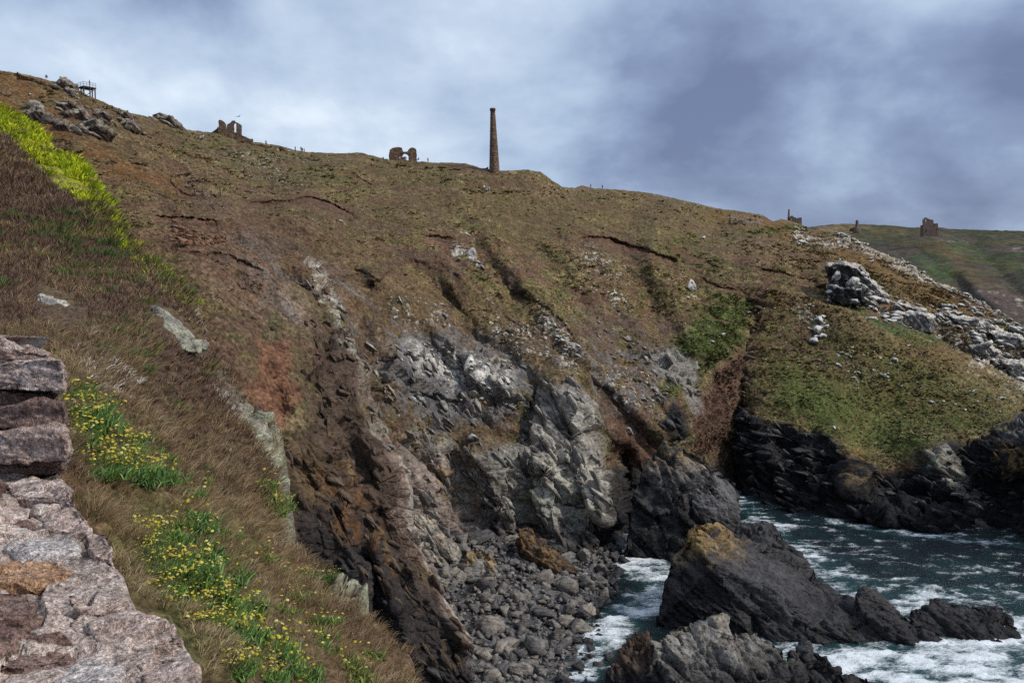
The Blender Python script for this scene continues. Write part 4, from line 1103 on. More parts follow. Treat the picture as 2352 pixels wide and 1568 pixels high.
def cove_slab(hulls, seed, tops, label, base='grey'):
    hs = []
    for h in hulls:
        w = U([(x_, y_, Y_ * 0.958) for x_, y_, Y_ in h])
        low = w.copy(); low[:, 2] -= 3.0; low[:, 1] += 1.5
        hs.append(np.concatenate([w, low]))
    o = link("rock_slab", rock_mesh("rock_slab", hs, 0.22, seed, (3.0, 1.3, 0.55), 0.75, sea_rock_colour(seed + 1, tops, 8, 1.0, base, base)), M_CLIFFROCK)
    tag(o, label, "rock")
cove_slab([[(948, 1185, 118), (985, 1178, 119), (1030, 1215, 118.5), (1062, 1265, 117), (1050, 1290, 115.5), (1005, 1270, 116), (960, 1225, 117)], [(950, 1230, 116), (1000, 1262, 115), (1030, 1300, 114), (975, 1285, 114)]], 1411, [('ochre', 0.6, 2.0, 6.0, 0.1), ('pale', 0.5, 0.0, 3.0, 0.0)], "long tan slab leaning against the foot of the cliff beside the dark spur")
cove_slab([[(1072, 1268, 116), (1095, 1250, 117), (1125, 1262, 117), (1142, 1290, 116), (1132, 1325, 114.5), (1090, 1338, 113.5), (1070, 1300, 114.5)]], 1421, [('ochre', 0.8, 2.0, 4.5, -0.1)], "big ochre-topped block standing at the top of the beach")
cove_slab([[(1000, 1322, 110), (1040, 1330, 111), (1062, 1345, 111), (1040, 1390, 107), (1010, 1380, 107)], [(1045, 1330, 111.5), (1075, 1328, 112), (1108, 1360, 110.5), (1080, 1398, 107.5), (1050, 1370, 109)]], 1431, [('pale', 0.6, -1.0, 3.0, 0.0), ('ochre', 0.4, 0.0, 3.0, 0.1)], "pale cracked slabs low on the beach beside the dark spur")
cove_slab([[(1190, 1210, 124), (1215, 1205, 125), (1250, 1240, 124), (1300, 1290, 122), (1330, 1312, 120), (1290, 1316, 118.5), (1230, 1290, 120), (1200, 1260, 121)]], 1441, [('ochre', 0.5, 1.0, 5.0, -0.1), ('rust', 0.3, 2.0, 5.0, 0.1)], "knobbly orange-brown wedge of rock running down onto the beach", 'darkbrown')
# ------------------------------------------------------------------ beach
def shore_x(y):
    return 6.8 + (y - 86) * 0.236
def beach_h(x, y):
    return -0.25 + 0.17 * np.clip(shore_x(y) - x, -20, 30) + 0.02 * (y - 100) * (x < shore_x(y))
bx = np.linspace(-28, 24, 120); by = np.linspace(66, 136, 160)
BX, BY = np.meshgrid(bx, by)
P = np.stack([BX.ravel(), BY.ravel(), np.zeros(BX.size)], -1)
P[:, 2] = beach_h(P[:, 0], P[:, 1]) + 0.35 * fbm(P, 4.0, 3, 0.6, 1501) + 0.2 * facets(P, 0.9, 1503, np.eye(3))[0]
n_ = fbm(P, 1.0, 3, 0.6, 1505)
col = np.tile(C['slate'] * 0.8, (len(P), 1)); col += (C['dark'] - col) * smooth(-0.1, 0.3, n_)[:, None]
beach = build_patch("beach", P.reshape(160, 120, 3), col, M_CLIFFROCK)

def boulder_material(name, a, b_, c, lich=None, wet=False):
    m, nt, b = new_mat(name)
    oc = geo_pos(nt)
    oi = nt.nodes.new("ShaderNodeObjectInfo")
    n1 = noise_node(nt, 1.3, 6, 0.65, oc)
    tco = obj_coord(nt)
    mp = nt.nodes.new("ShaderNodeMapping"); mp.inputs["Scale"].default_value = (1.0, 1.0, 7.0); nt.links.new(tco, mp.inputs[0])
    nf = noise_node(nt, 2.2, 4, 0.65, mp.outputs[0])
    n2 = noise_node(nt, 6.0, 5, 0.7, oc)
    base = ramp(nt, oi.outputs["Random"], [(0.0, a), (0.5, b_), (1.0, c)])
    g = ramp(nt, n1, [(0.3, (0.6, 0.6, 0.6)), (0.7, (1.4, 1.38, 1.33))])
    g2 = ramp(nt, n2, [(0.3, (0.6, 0.6, 0.6)), (0.7, (1.35, 1.35, 1.35))])
    cc = mixc(nt, 1.0, mixc(nt, 1.0, base, g, 'MULTIPLY'), g2, 'MULTIPLY')
    cc = mixc(nt, 1.0, cc, ramp(nt, nf, [(0.36, (0.5, 0.5, 0.5)), (0.5, (1, 1, 1)), (0.66, (1.35, 1.35, 1.35))]), 'MULTIPLY')
    if lich:
        ge = nt.nodes.new("ShaderNodeNewGeometry")
        sp = nt.nodes.new("ShaderNodeSeparateXYZ"); nt.links.new(ge.outputs["Normal"], sp.inputs[0])
        ad = nt.nodes.new("ShaderNodeMath"); ad.operation = 'MULTIPLY_ADD'; ad.inputs[1].default_value = lich[1]; nt.links.new(sp.outputs[2], ad.inputs[0]); nt.links.new(n1, ad.inputs[2])
        fl = ramp(nt, ad.outputs[0], [(lich[2], (0, 0, 0)), (lich[2] + 0.16, (1, 1, 1))])
        cc = mixc(nt, fl, cc, mixc(nt, 1.0, lich[0], g2, 'MULTIPLY'))
    nt.links.new(cc, b.inputs["Base Color"])
    b.inputs["Roughness"].default_value = 0.5 if wet else 0.88
    b.inputs["Specular IOR Level"].default_value = 0.3 if wet else 0.15
    hh = nt.nodes.new("ShaderNodeMath"); hh.operation = 'MULTIPLY_ADD'; hh.inputs[1].default_value = 2.0
    nt.links.new(nf, hh.inputs[0]); nt.links.new(n2, hh.inputs[2])
    bump(nt, b, hh.outputs[0], 0.9, 0.10)
    return m
M_BOULDER = boulder_material("beach_boulder", (0.085, 0.08, 0.08), (0.16, 0.15, 0.14), (0.235, 0.205, 0.175))
M_BOULDER_WET = boulder_material("wet_boulder", (0.025, 0.024, 0.026), (0.04, 0.038, 0.04), (0.06, 0.055, 0.053), wet=True)
M_WHITE = boulder_material("lichened_rock", (0.10, 0.095, 0.09), (0.16, 0.15, 0.14), (0.22, 0.20, 0.18), lich=((0.60, 0.575, 0.525), 0.20, 0.43))
M_OUTCROP = boulder_material("grey_outcrop", (0.10, 0.09, 0.078), (0.15, 0.135, 0.115), (0.20, 0.18, 0.15), lich=((0.30, 0.265, 0.215), 0.25, 0.56))

def boulder_proto(name, seed, n, size, box, maxlen, amp, scales, mat):
    r = np.random.default_rng(seed)
    d = r.normal(size=(n, 3)); d /= np.abs(d).max(1, keepdims=True) ** 0.75 * np.linalg.norm(d, axis=1, keepdims=True) ** 0.25
    pts = d * np.array(box) * r.uniform(0.82, 1.0, (n, 1)) * size * 0.5
    V, Nn, F = hull_arrays(pts, maxlen)
    q = V + seed * 3.3
    dd = np.zeros(len(V))
    for k, s in enumerate(scales):
        dd += facets(q, s, seed + k, np.eye(3), 0.9)[0] * s * 0.14 * amp
    me = mesh_from(name, V + Nn * dd[:, None], F)
    me.materials.append(mat)
    return me
BOULDERS = [boulder_proto("boulder", 2000 + k, 16, 1.0, ((1, 0.8, 0.62), (1, 0.7, 0.5), (0.9, 0.9, 0.8), (1.1, 0.6, 0.45), (0.8, 0.75, 0.75), (1.1, 0.75, 0.6))[k], 0.17, 0.8, (0.5, 0.22), M_BOULDER) for k in range(6)]
def wet_copy(me, mat):
    c = me.copy(); c.materials.clear(); c.materials.append(mat); return c
BOULDERS = BOULDERS + [wet_copy(m_, M_BOULDER) for m_ in [boulder_proto("boulder", 2070 + k, 10, 1.0, ((1, 0.8, 0.6), (1.1, 0.7, 0.45), (0.9, 0.9, 0.75), (1.2, 0.6, 0.5), (0.95, 0.8, 0.65), (1.1, 0.8, 0.4))[k], 0.3, 0.4, (0.45,), M_BOULDER) for k in range(6)]]
BOULDERS_WET = [wet_copy(m_, M_BOULDER_WET) for m_ in BOULDERS]
SLABS = [boulder_proto("block", 2050 + k, 10, 1.0, ((1, 0.9, 0.55), (1.1, 0.8, 0.42), (0.9, 0.9, 0.7), (1.15, 0.7, 0.4), (0.95, 0.8, 0.6), (1.1, 0.9, 0.5))[k], 0.3, 0.35, (0.45,), M_BOULDER) for k in range(6)]
BOULDERS_WHITE = [wet_copy(m_, M_WHITE) for m_ in SLABS]
BOULDERS_GREY = [wet_copy(m_, M_OUTCROP) for m_ in SLABS]
def place(name, me, loc, size, rng, label, category, group=None, parent=None, flat=True, rot=None, squash=(1, 1, 1)):
    o = bpy.data.objects.new(name, me)
    COL.objects.link(o)
    o.location = loc
    o.rotation_euler = rot if rot is not None else (rng.uniform(-0.35, 0.35), rng.uniform(-0.35, 0.35), rng.uniform(0, 6.28))
    o.scale = (size * squash[0], size * squash[1], size * squash[2])
    if parent is not None:
        o.parent = parent
    else:
        tag(o, label, category, group)
    return o
rb = np.random.default_rng(31)
spots = []
while len(spots) < 2900:
    y = rb.uniform(78, 128); x = rb.uniform(-12, 17)
    dsh = shore_x(y) - x
    if dsh < -5.5 or (dsh < -1 and rb.random() > 0.25):
        continue
    px, py = project(np.array([[x, y, beach_h(x, y)]]))
    px, py = px[0], py[0]
    if py > 1600 or px < 940 or px > 1560 or py < 1240:
        continue
    sz = float(np.clip(rb.lognormal(-0.6, 0.68), 0.22, 3.6))
    spots.append((sz, x, y, dsh, px, py))
# placed landmarks: big blocks on the beach
for px, py, sz in ((1100, 1295, 4.6), (1330, 1340, 3.0), (1250, 1350, 3.0), (1300, 1300, 3.0), (1215, 1290, 3.6), (1420, 1310, 3.0), (1190, 1400, 2.4), (1230, 1500, 3.6), (1290, 1490, 3.2), (1160, 1510, 3.2), (1340, 1440, 2.8),
                   (1120, 1380, 2.6), (1060, 1330, 4.0), (1020, 1300, 3.4), (1440, 1350, 2.2), (1380, 1345, 2.6), (1360, 1480, 2.0), (1400, 1500, 2.0), (1325, 1530, 2.0), (1180, 1330, 2.2)):
    Y = (CAM_Z - 1.2) * FPX / (py - 666.0)
    w = unproject(px, py, Y)
    spots.append((sz, w[0], w[1], shore_x(w[1]) - w[0], px, py))
spots.sort(key=lambda s: -s[0] / s[2])
stuffV, stuffF, so = [], [], 0
lows = [(np.array([v.co[:] for v in m_.vertices]), np.array([p.vertices[:] for p in m_.polygons])) for m_ in [boulder_proto("pebble", 2100 + k, 12, 1.0, (1, 0.8, 0.6), 2.0, 0.0, (0.5,), M_BOULDER) for k in range(6)]]
for k, (sz, x, y, dsh, px, py) in enumerate(spots):
    wetb = dsh < 1.2 + rb.normal() * 0.8
    z = float(beach_h(x, y)) + sz * 0.16 + 0.1
    if k < 290:
        if wetb:
            lab, grp = "dark wet boulder standing at the edge of the white surf", "wet boulders along the surf"
        elif py < 1330:
            lab, grp = "grey angular boulder piled at the foot of the cove's cliff", "boulders below the cove cliff"
        elif px < 1190:
            lab, grp = "grey boulder on the beach beside the dark spur's foot", "boulders beside the spur"
        else:
            lab, grp = "grey boulder among the rubble in the middle of the cove beach", "boulders across the cove beach"
        place("boulder", (BOULDERS_WET if wetb else BOULDERS)[(k * 7) % 12], (x, y, z), sz, rb, lab, "boulder", grp)
    else:
        V, F = lows[k % 6]
        a = rb.uniform(0, 6.28); ca, sa = math.cos(a), math.sin(a)
        R_ = np.array([[ca, -sa, 0], [sa, ca, 0], [0, 0, 1]]) @ np.array([[1, 0, 0], [0, 0.95, -0.3], [0, 0.3, 0.95]])
        stuffV.append(V @ R_.T * sz + (x, y, z)); stuffF.append(F + so); so += len(V)
V = np.concatenate(stuffV)
dsh = shore_x(V[:, 1]) - V[:, 0]
n_ = fbm(V, 3.0, 3, 0.6, 1601); nq = fbm(V, 0.8, 2, 0.5, 1602)
col = np.tile(C['slate'], (len(V), 1)); col += (C['grey'] - col) * smooth(-0.3, 0.4, nq)[:, None]; col += (C['dark'] - col) * smooth(2.5, 0.0, dsh + n_)[:, None] * 0.9
me = mesh_from("shingle", V, np.concatenate(stuffF), col)
tag(link("shingle", me, M_CLIFFROCK), "grey rubble and shingle covering the floor of the cove beach", "shingle", kind="stuff")

# ------------------------------------------------------------------ masonry ruins
def masonry(name, scale, c0, c1, c2, mortar=(0.10, 0.085, 0.07)):
    m, nt, b = new_mat(name)
    p = geo_pos(nt)
    mp = nt.nodes.new("ShaderNodeMapping"); mp.inputs["Scale"].default_value = (1, 1, 1.7); nt.links.new(p, mp.inputs[0])
    v = nt.nodes.new("ShaderNodeTexVoronoi"); v.inputs["Scale"].default_value = scale; nt.links.new(mp.outputs[0], v.inputs["Vector"])
    v2 = nt.nodes.new("ShaderNodeTexVoronoi"); v2.feature = 'DISTANCE_TO_EDGE'; v2.inputs["Scale"].default_value = scale; nt.links.new(mp.outputs[0], v2.inputs["Vector"])
    sc = nt.nodes.new("ShaderNodeSeparateColor"); nt.links.new(v.outputs["Color"], sc.inputs[0])
    stone = ramp(nt, sc.outputs[0], [(0.0, c0), (0.5, c1), (1.0, c2)])
    j = ramp(nt, v2.outputs["Distance"], [(0.02, (0, 0, 0)), (0.09, (1, 1, 1))])
    n = noise_node(nt, scale * 3, 4, 0.7, p)
    g = ramp(nt, n, [(0.3, (0.65, 0.65, 0.65)), (0.7, (1.35, 1.3, 1.25))])
    nt.links.new(mixc(nt, 1.0, mixc(nt, j, mortar, stone), g, 'MULTIPLY'), b.inputs["Base Color"])
    b.inputs["Roughness"].default_value = 0.92
    b.inputs["Specular IOR Level"].default_value = 0.1
    bump(nt, b, j, 0.8, 0.08)
    return m
M_STONE = masonry("rubble_masonry", 1.7, (0.085, 0.055, 0.038), (0.16, 0.105, 0.072), (0.27, 0.19, 0.135), (0.07, 0.05, 0.038))
M_STONE_FAR = masonry("far_masonry", 1.4, (0.09, 0.062, 0.052), (0.15, 0.105, 0.09), (0.22, 0.165, 0.14))
M_BRICK = masonry("brick", 5.0, (0.10, 0.045, 0.03), (0.14, 0.065, 0.04), (0.17, 0.09, 0.06))
M_SLABS = masonry("lintel_stone", 1.0, (0.06, 0.05, 0.04), (0.08, 0.07, 0.055), (0.1, 0.085, 0.07))
def to_world(pts, Y):
    a = np.array(pts, float)
    return unproject(a[:, 0], a[:, 1], Y)
def wall_slab(name, outline, holes, Y, thick, mat, parent=None, jag=0.10, turn=0.0, seed=1):
    """a standing wall: outline and openings traced at distance Y, real thickness, ragged edge; turn swings it about its middle"""
    r = random.Random(seed)
    rings = []
    for ring in [outline] + holes:
        w = to_world(ring, Y)
        out = []
        n = len(w)
        for i in range(n):
            a, c = w[i], w[(i + 1) % n]
            k = max(1, int(np.linalg.norm(c - a) / 0.5))
            for t_ in range(k):
                q = a + (c - a) * t_ / k
                out.append((q[0] + r.uniform(-jag, jag), q[2] + r.uniform(-jag, jag)))
        rings.append(out)
    cx = np.mean([p[0] for p in rings[0]])
    bm = bmesh.new()
    edges = []
    for ring in rings:
        vs_ = [bm.verts.new((p[0] - cx, 0, p[1])) for p in ring]
        for i in range(len(vs_)):
            edges.append(bm.edges.new((vs_[i], vs_[(i + 1) % len(vs_)])))
    bmesh.ops.triangle_fill(bm, use_beauty=True, use_dissolve=False, edges=edges)
    g = bmesh.ops.extrude_face_region(bm, geom=list(bm.faces))
    bmesh.ops.translate(bm, vec=(0, thick, 0), verts=[e for e in g["geom"] if isinstance(e, bmesh.types.BMVert)])
    bmesh.ops.recalc_face_normals(bm, faces=bm.faces)
    z0 = min(v.co.z for v in bm.verts)
    for v in bm.verts:
        v.co.z -= z0
    me = bpy.data.meshes.new(name)
    bm.to_mesh(me); bm.free()
    o = link(name, me, mat, parent)
    loc = Vector((cx, Y, z0))
    if parent is not None:
        loc = loc - parent.location
    o.location = loc
    o.rotation_euler.z = turn
    return o
def conv(origin, k):
    return lambda pts: [(origin[0] + x * k, origin[1] + y * k) for x, y in pts]
def lathe_mesh(name, prof, seg=28, jag=0.0, seed=0):
    r = random.Random(seed)
    V, F = [], []
    for (rad, z) in prof:
        for s_ in range(seg):
            a = 2 * math.pi * s_ / seg
            rr = rad * (1 + r.uniform(-jag, jag))
            V.append((rr * math.cos(a), rr * math.sin(a), z))
    for i in range(len(prof) - 1):
        for s_ in range(seg):
            F.append((i * seg + s_, i * seg + (s_ + 1) % seg, (i + 1) * seg + (s_ + 1) % seg, (i + 1) * seg + s_))
    return mesh_from(name, np.array(V), np.array(F))
# tall chimney
base = unproject(1136, 397, 272)
top = unproject(1131, 249, 272)
Hc = top[2] - base[2]
t_ = empty("chimney_stack", (base[0], base[1], base[2] - 1.0))
tag(t_, "tall tapering stone chimney standing alone on the skyline", "chimney")
prof = []
for k in range(41):
    z = (Hc + 1.0) * 0.93 * k / 40
    prof.append((1.72 - 1.02 * (z / (Hc + 1.0)), z))
o = link("shaft", lathe_mesh("shaft", prof, 32, 0.012, 3), M_STONE, t_)
zt = (Hc + 1.0)
link("cap", lathe_mesh("cap", [(0.74, zt * 0.925), (0.79, zt * 0.93), (0.76, zt * 0.965), (0.93, zt * 0.967), (0.95, zt * 0.985), (0.82, zt), (0.55, zt), (0.5, zt * 0.9)], 32, 0.01, 4), M_BRICK, t_)
for zz in (0.44, 0.66, 0.86):
    rr = 1.72 - 1.02 * zz
    link("string_course", lathe_mesh("string_course", [(rr - 0.05, zt * zz - 0.14), (rr + 0.05, zt * zz - 0.12), (rr + 0.05, zt * zz + 0.12), (rr - 0.05, zt * zz + 0.14)], 32, 0.006, 5), M_STONE, t_)
t_.rotation_euler.y = math.radians(-1.6)
c3_ = conv((1078.0, 232.75), 0.1172)
wall_slab("ruined_wall", [(1108, 402), (1110, 388), (1116, 386), (1121, 382), (1124, 402)], [], 273.5, 0.7, M_STONE, None, 0.08, 0.2, 5)
tag(bpy.data.objects["ruined_wall"], "low stub of wall against the foot of the tall chimney", "wall")

# arch ruin
K3 = conv((857.5, 318.5), 0.0625)
ab = unproject(925, 370, 285)
t_ = empty("arched_ruin", (ab[0], ab[1], ab[2] - 1.5))
tag(t_, "roofless stone ruin with two rounded stumps and an arched doorway on the skyline", "ruin")
wall_slab("wall", K3([(585, 950), (575, 640), (600, 420), (720, 335), (860, 312), (960, 312), (1050, 345), (1090, 480), (1240, 480), (1290, 400), (1380, 325), (1480, 325), (1560, 380), (1585, 500), (1592, 950),
                      (1292, 950), (1290, 640), (1235, 575), (1140, 535), (1082, 575), (1060, 660), (1060, 950)]), [], 285, 1.1, M_STONE, t_, 0.06, 0.06, 11)
wall_slab("low_wall", K3([(1000, 950), (1005, 760), (1062, 690), (1165, 655), (1168, 950)]), [], 283.9, 0.4, M_STONE, t_, 0.04, 0.0, 12)
wall_slab("arch_stones", K3([(965, 560), (1040, 525), (1100, 508), (1200, 510), (1280, 535), (1390, 585), (1290, 575), (1230, 545), (1140, 528), (1070, 552)]), [], 284.75, 0.2, M_SLABS, t_, 0.02, 0.06, 13)
wall_slab("side_wall", K3([(590, 950), (580, 640), (600, 430), (700, 350), (780, 900)]), [], 286.2, 3.5, M_STONE, t_, 0.06, 0.0, 14)
wall_slab("boundary_wall", K3([(330, 800), (380, 742), (515, 742), (520, 810)]), [], 286, 0.5, M_STONE, None, 0.05, 0, 15)
tag(bpy.data.objects["boundary_wall"], "short low wall just left of the arched ruin", "wall")

# engine house ruin on the left skyline
K2 = conv((441.0, 257.25), 0.09375)
eb = unproject(527, 325, 262)
t_ = empty("engine_house_ruin", (eb[0], eb[1], eb[2] - 3.0))
tag(t_, "ruined engine house gable with a tall slit window on the left skyline", "ruin")
wall_slab("gable_wall", K2([(690, 900), (665, 380), (660, 230), (680, 200), (760, 215), (820, 280), (828, 400), (850, 432), (860, 310), (940, 270), (980, 215), (1040, 210), (1070, 245), (1160, 290), (1200, 320), (1202, 560),
                            (1300, 600), (1420, 660), (1470, 650), (1478, 900)]), [K2([(1022, 500), (1020, 300), (1050, 258), (1078, 300), (1084, 500)])], 262, 1.0, M_STONE, t_, 0.06, 0.12, 21)
wall_slab("side_wall", K2([(380, 900), (400, 510), (560, 450), (640, 418), (668, 380), (690, 900)]), [], 264, 0.9, M_STONE, t_, 0.06, -0.5, 22)
wall_slab("rear_wall", K2([(700, 900), (700, 560), (1150, 560), (1150, 900)]), [], 266, 0.9, M_STONE, t_, 0.06, 0.12, 23)
wall_slab("ruined_wall", K2([(1560, 900), (1570, 800), (1700, 790), (1900, 850), (1910, 900)]), [], 268, 0.6, M_STONE, None, 0.05, 0, 24)
tag(bpy.data.objects["ruined_wall.001"], "low ruined wall on the skyline below the slit-windowed gable", "wall")
wall_slab("ruined_wall", K2([(1940, 960), (1960, 880), (2100, 870), (2190, 850), (2260, 890), (2280, 960)]), [], 272, 0.6, M_STONE, None, 0.05, 0, 25)
tag(bpy.data.objects["ruined_wall.002"], "low ruined wall on the skyline beside the small group of walkers", "wall")

# engine house with attached stack, right skyline
K5 = conv((1776.3, 465.5), 0.0469)
YE = 620
eb = unproject(1815, 520, YE)
t_ = empty("engine_house", (eb[0], eb[1], eb[2] - 6.0))
tag(t_, "roofless engine house with a slim attached stack, behind the right-hand brow", "ruin")
wall_slab("gable_wall", K5([(700, 1400), (740, 680), (820, 690), (900, 640), (940, 640), (1010, 710), (1100, 715), (1120, 1400)]), [K5([(872, 840), (870, 790), (912, 790), (912, 840)])], YE, 1.2, M_STONE_FAR, t_, 0.1, 0, 31)
wall_slab("side_wall", K5([(1110, 1400), (1115, 760), (1250, 742), (1392, 715), (1396, 1400)]), [], YE + 2.5, 1.2, M_STONE_FAR, t_, 0.1, 0, 32)
wall_slab("low_front_wall", K5([(1100, 1400), (1100, 930), (1250, 940), (1340, 920), (1394, 1000), (1394, 1400)]), [], YE - 0.5, 1.0, M_STONE_FAR, t_, 0.1, 0, 33)
sb = unproject(1776.3 + 755 * 0.0469, 519, YE); stp = unproject(1776.3 + 755 * 0.0469, 465.5 + 325 * 0.0469, YE)
hs = stp[2] - sb[2]
o = link("stack", lathe_mesh("stack", [(0.9, -4), (0.82, hs * 0.46), (0.98, hs * 0.465), (0.98, hs * 0.5), (0.74, hs * 0.505), (0.52, hs), (0.3, hs)], 16, 0.01, 6), M_BRICK, t_)
o.location = Vector(sb) + Vector((0, 0.4, 0)) - t_.location
# far engine house
K6 = conv((2082.5, 483.9), 0.0469)
YE = 690
eb = unproject(2137, 535, YE)
t_ = empty("engine_house", (eb[0], eb[1], eb[2] - 6.0))
tag(t_, "distant two-storey engine house ruin with a peaked gable on the far right hill", "ruin")
wall_slab("front_wall", K6([(812, 1250), (806, 440), (920, 332), (960, 332), (1060, 400), (1160, 425), (1195, 495), (1222, 440), (1280, 440), (1312, 480), (1316, 650), (1530, 612), (1542, 1250)]),
          [K6([(922, 550), (922, 430), (990, 430), (990, 550)]), K6([(912, 1050), (912, 890), (938, 862), (965, 890), (965, 1050)]), K6([(1396, 990), (1396, 882), (1476, 882), (1476, 990)]), K6([(1300, 770), (1300, 690), (1345, 690), (1345, 770)])], YE, 1.2, M_STONE_FAR, t_, 0.08, 0, 41)
wall_slab("rear_wall", K6([(1010, 1250), (1010, 600), (1300, 600), (1540, 700), (1542, 1250)]), [], YE + 6, 1.2, M_STONE_FAR, t_, 0.08, 0, 42)
wall_slab("side_wall", K6([(812, 1250), (812, 700), (870, 700), (870, 1250)]), [], YE + 1.3, 5.0, M_STONE_FAR, t_, 0.05, 0, 43)
# broken pillar far away
pb = unproject(1968, 528, 780)
t_ = empty("broken_stack", (pb[0], pb[1], pb[2] - 3))
tag(t_, "distant stub of a ruined stack on the far field", "ruin")
link("stump", lathe_mesh("stump", [(3.4, 0), (3.2, 4.0), (1.6, 5.2), (1.3, 8), (1.2, 11.0), (0.7, 12.0), (0.2, 11.8)], 14, 0.12, 9), M_STONE_FAR, t_)
wall_slab("fallen_wall", [(1951, 532), (1954, 524), (1962, 522), (1976, 523), (1978, 532)], [], 781, 1.5, M_STONE_FAR, t_, 0.2, 0, 44)

# ------------------------------------------------------------------ plain coloured materials
def plain(name, c, rough=0.8, var=0.25, sc=8.0, metal=0.0):
    m, nt, b = new_mat(name)
    n = noise_node(nt, sc, 4, 0.6, obj_coord(nt))
    lo, hi = 1 - var, 1 + var
    nt.links.new(mixc(nt, 1.0, c, ramp(nt, n, [(0.3, (lo, lo, lo)), (0.7, (hi, hi, hi))]), 'MULTIPLY'), b.inputs["Base Color"])
    b.inputs["Roughness"].default_value = rough
    b.inputs["Metallic"].default_value = metal
    return m
M_TIMBER = plain("weathered_timber", (0.05, 0.035, 0.025))
M_STEEL = plain("painted_steel", (0.16, 0.17, 0.18), 0.5)
def add_box(bm, c, d, rot=None):
    r = bmesh.ops.create_cube(bm, size=1.0)
    bmesh.ops.scale(bm, vec=d, verts=r["verts"])
    if rot is not None:
        bmesh.ops.rotate(bm, cent=(0, 0, 0), matrix=rot, verts=r["verts"])
    bmesh.ops.translate(bm, vec=c, verts=r["verts"])
def add_bar(bm, a, c, r, seg=6):
    a, c = Vector(a), Vector(c)
    d = c - a
    g = bmesh.ops.create_cone(bm, cap_ends=True, segments=seg, radius1=r, radius2=r, depth=d.length)
    q = Vector((0, 0, 1)).rotation_difference(d).to_matrix()
    bmesh.ops.rotate(bm, cent=(0, 0, 0), matrix=q, verts=g["verts"])
    bmesh.ops.translate(bm, vec=(a + c) / 2, verts=g["verts"])
def bm_obj(name, bm, mat, parent=None):
    me = bpy.data.meshes.new(name)
    bm.to_mesh(me); bm.free()
    return link(name, me, mat, parent)
# viewing platform on posts, top left
YP = 200
pw = unproject(191, 196.5, YP)
t_ = empty("viewing_platform", tuple(pw), math.radians(-38))
tag(t_, "timber viewing platform with handrails on tall posts beside the hilltop crag", "platform")
A_, B_ = 3.0, 3.0      # deck runs back-left and back-right from the near corner
bm = bmesh.new(); add_box(bm, (-A_ / 2 + 0.1, B_ / 2, -0.14), (A_, B_, 0.26)); bm_obj("deck", bm, M_TIMBER, t_)
for (x, y, h) in ((-0.15, 0.2, 3.0), (-0.15, 1.6, 3.0), (-0.15, 2.8, 3.0), (-1.5, 0.2, 2.6), (-1.5, 2.8, 2.8), (-2.8, 0.2, 2.4)):
    bm = bmesh.new(); add_box(bm, (x, y, -h / 2 - 0.27), (0.22, 0.22, h)); bm_obj("post", bm, M_TIMBER, t_)
bm = bmesh.new(); add_bar(bm, (-0.15, 0.3, -2.4), (-0.15, 2.7, -0.5), 0.07); bm_obj("brace", bm, M_TIMBER, t_)
bm = bmesh.new(); add_bar(bm, (-1.5, 0.2, -2.0), (-0.2, 0.2, -0.5), 0.07); bm_obj("brace", bm, M_TIMBER, t_)
for (a, c) in (((-2.85, 0.06), (0.06, 0.06)), ((0.06, 0.06), (0.06, 2.9))):
    for hz in (0.45, 0.9):
        bm = bmesh.new(); add_bar(bm, (*a, hz), (*c, hz), 0.045); bm_obj("rail", bm, M_STEEL, t_)
for (x, y) in ((-2.85, 0.06), (-1.4, 0.06), (0.06, 0.06), (0.06, 0.8), (0.06, 1.5), (0.06, 2.2), (0.06, 2.9)):
    bm = bmesh.new(); add_bar(bm, (x, y, 0), (x, y, 0.92), 0.045); bm_obj("baluster", bm, M_STEEL, t_)

# fence by the old path
fb = [(407, 449, 148), (447, 449, 151), (466, 450, 152), (485, 450, 154), (506, 450, 156)]
f0 = unproject(*fb[0])
t_ = empty("post_fence", tuple(f0)); tag(t_, "short run of thin fence posts with wires beside the old path", "fence")
prev = None
for i, p_ in enumerate(fb):
    w = Vector(unproject(*p_)) - Vector(f0)
    w.z += 0.05
    hh = 1.0 if i else 0.75
    bm = bmesh.new(); add_box(bm, (w.x, w.y, w.z + hh / 2 - 0.15), (0.15, 0.15, hh + 0.3)); bm_obj("post", bm, M_TIMBER, t_)
    if prev is not None and i > 1:
        for hz in (0.45, 0.85):
            bm = bmesh.new(); add_bar(bm, prev + Vector((0, 0, hz)), w + Vector((0, 0, hz)), 0.02, 4); bm_obj("wire", bm, M_STEEL, t_)
    prev = w

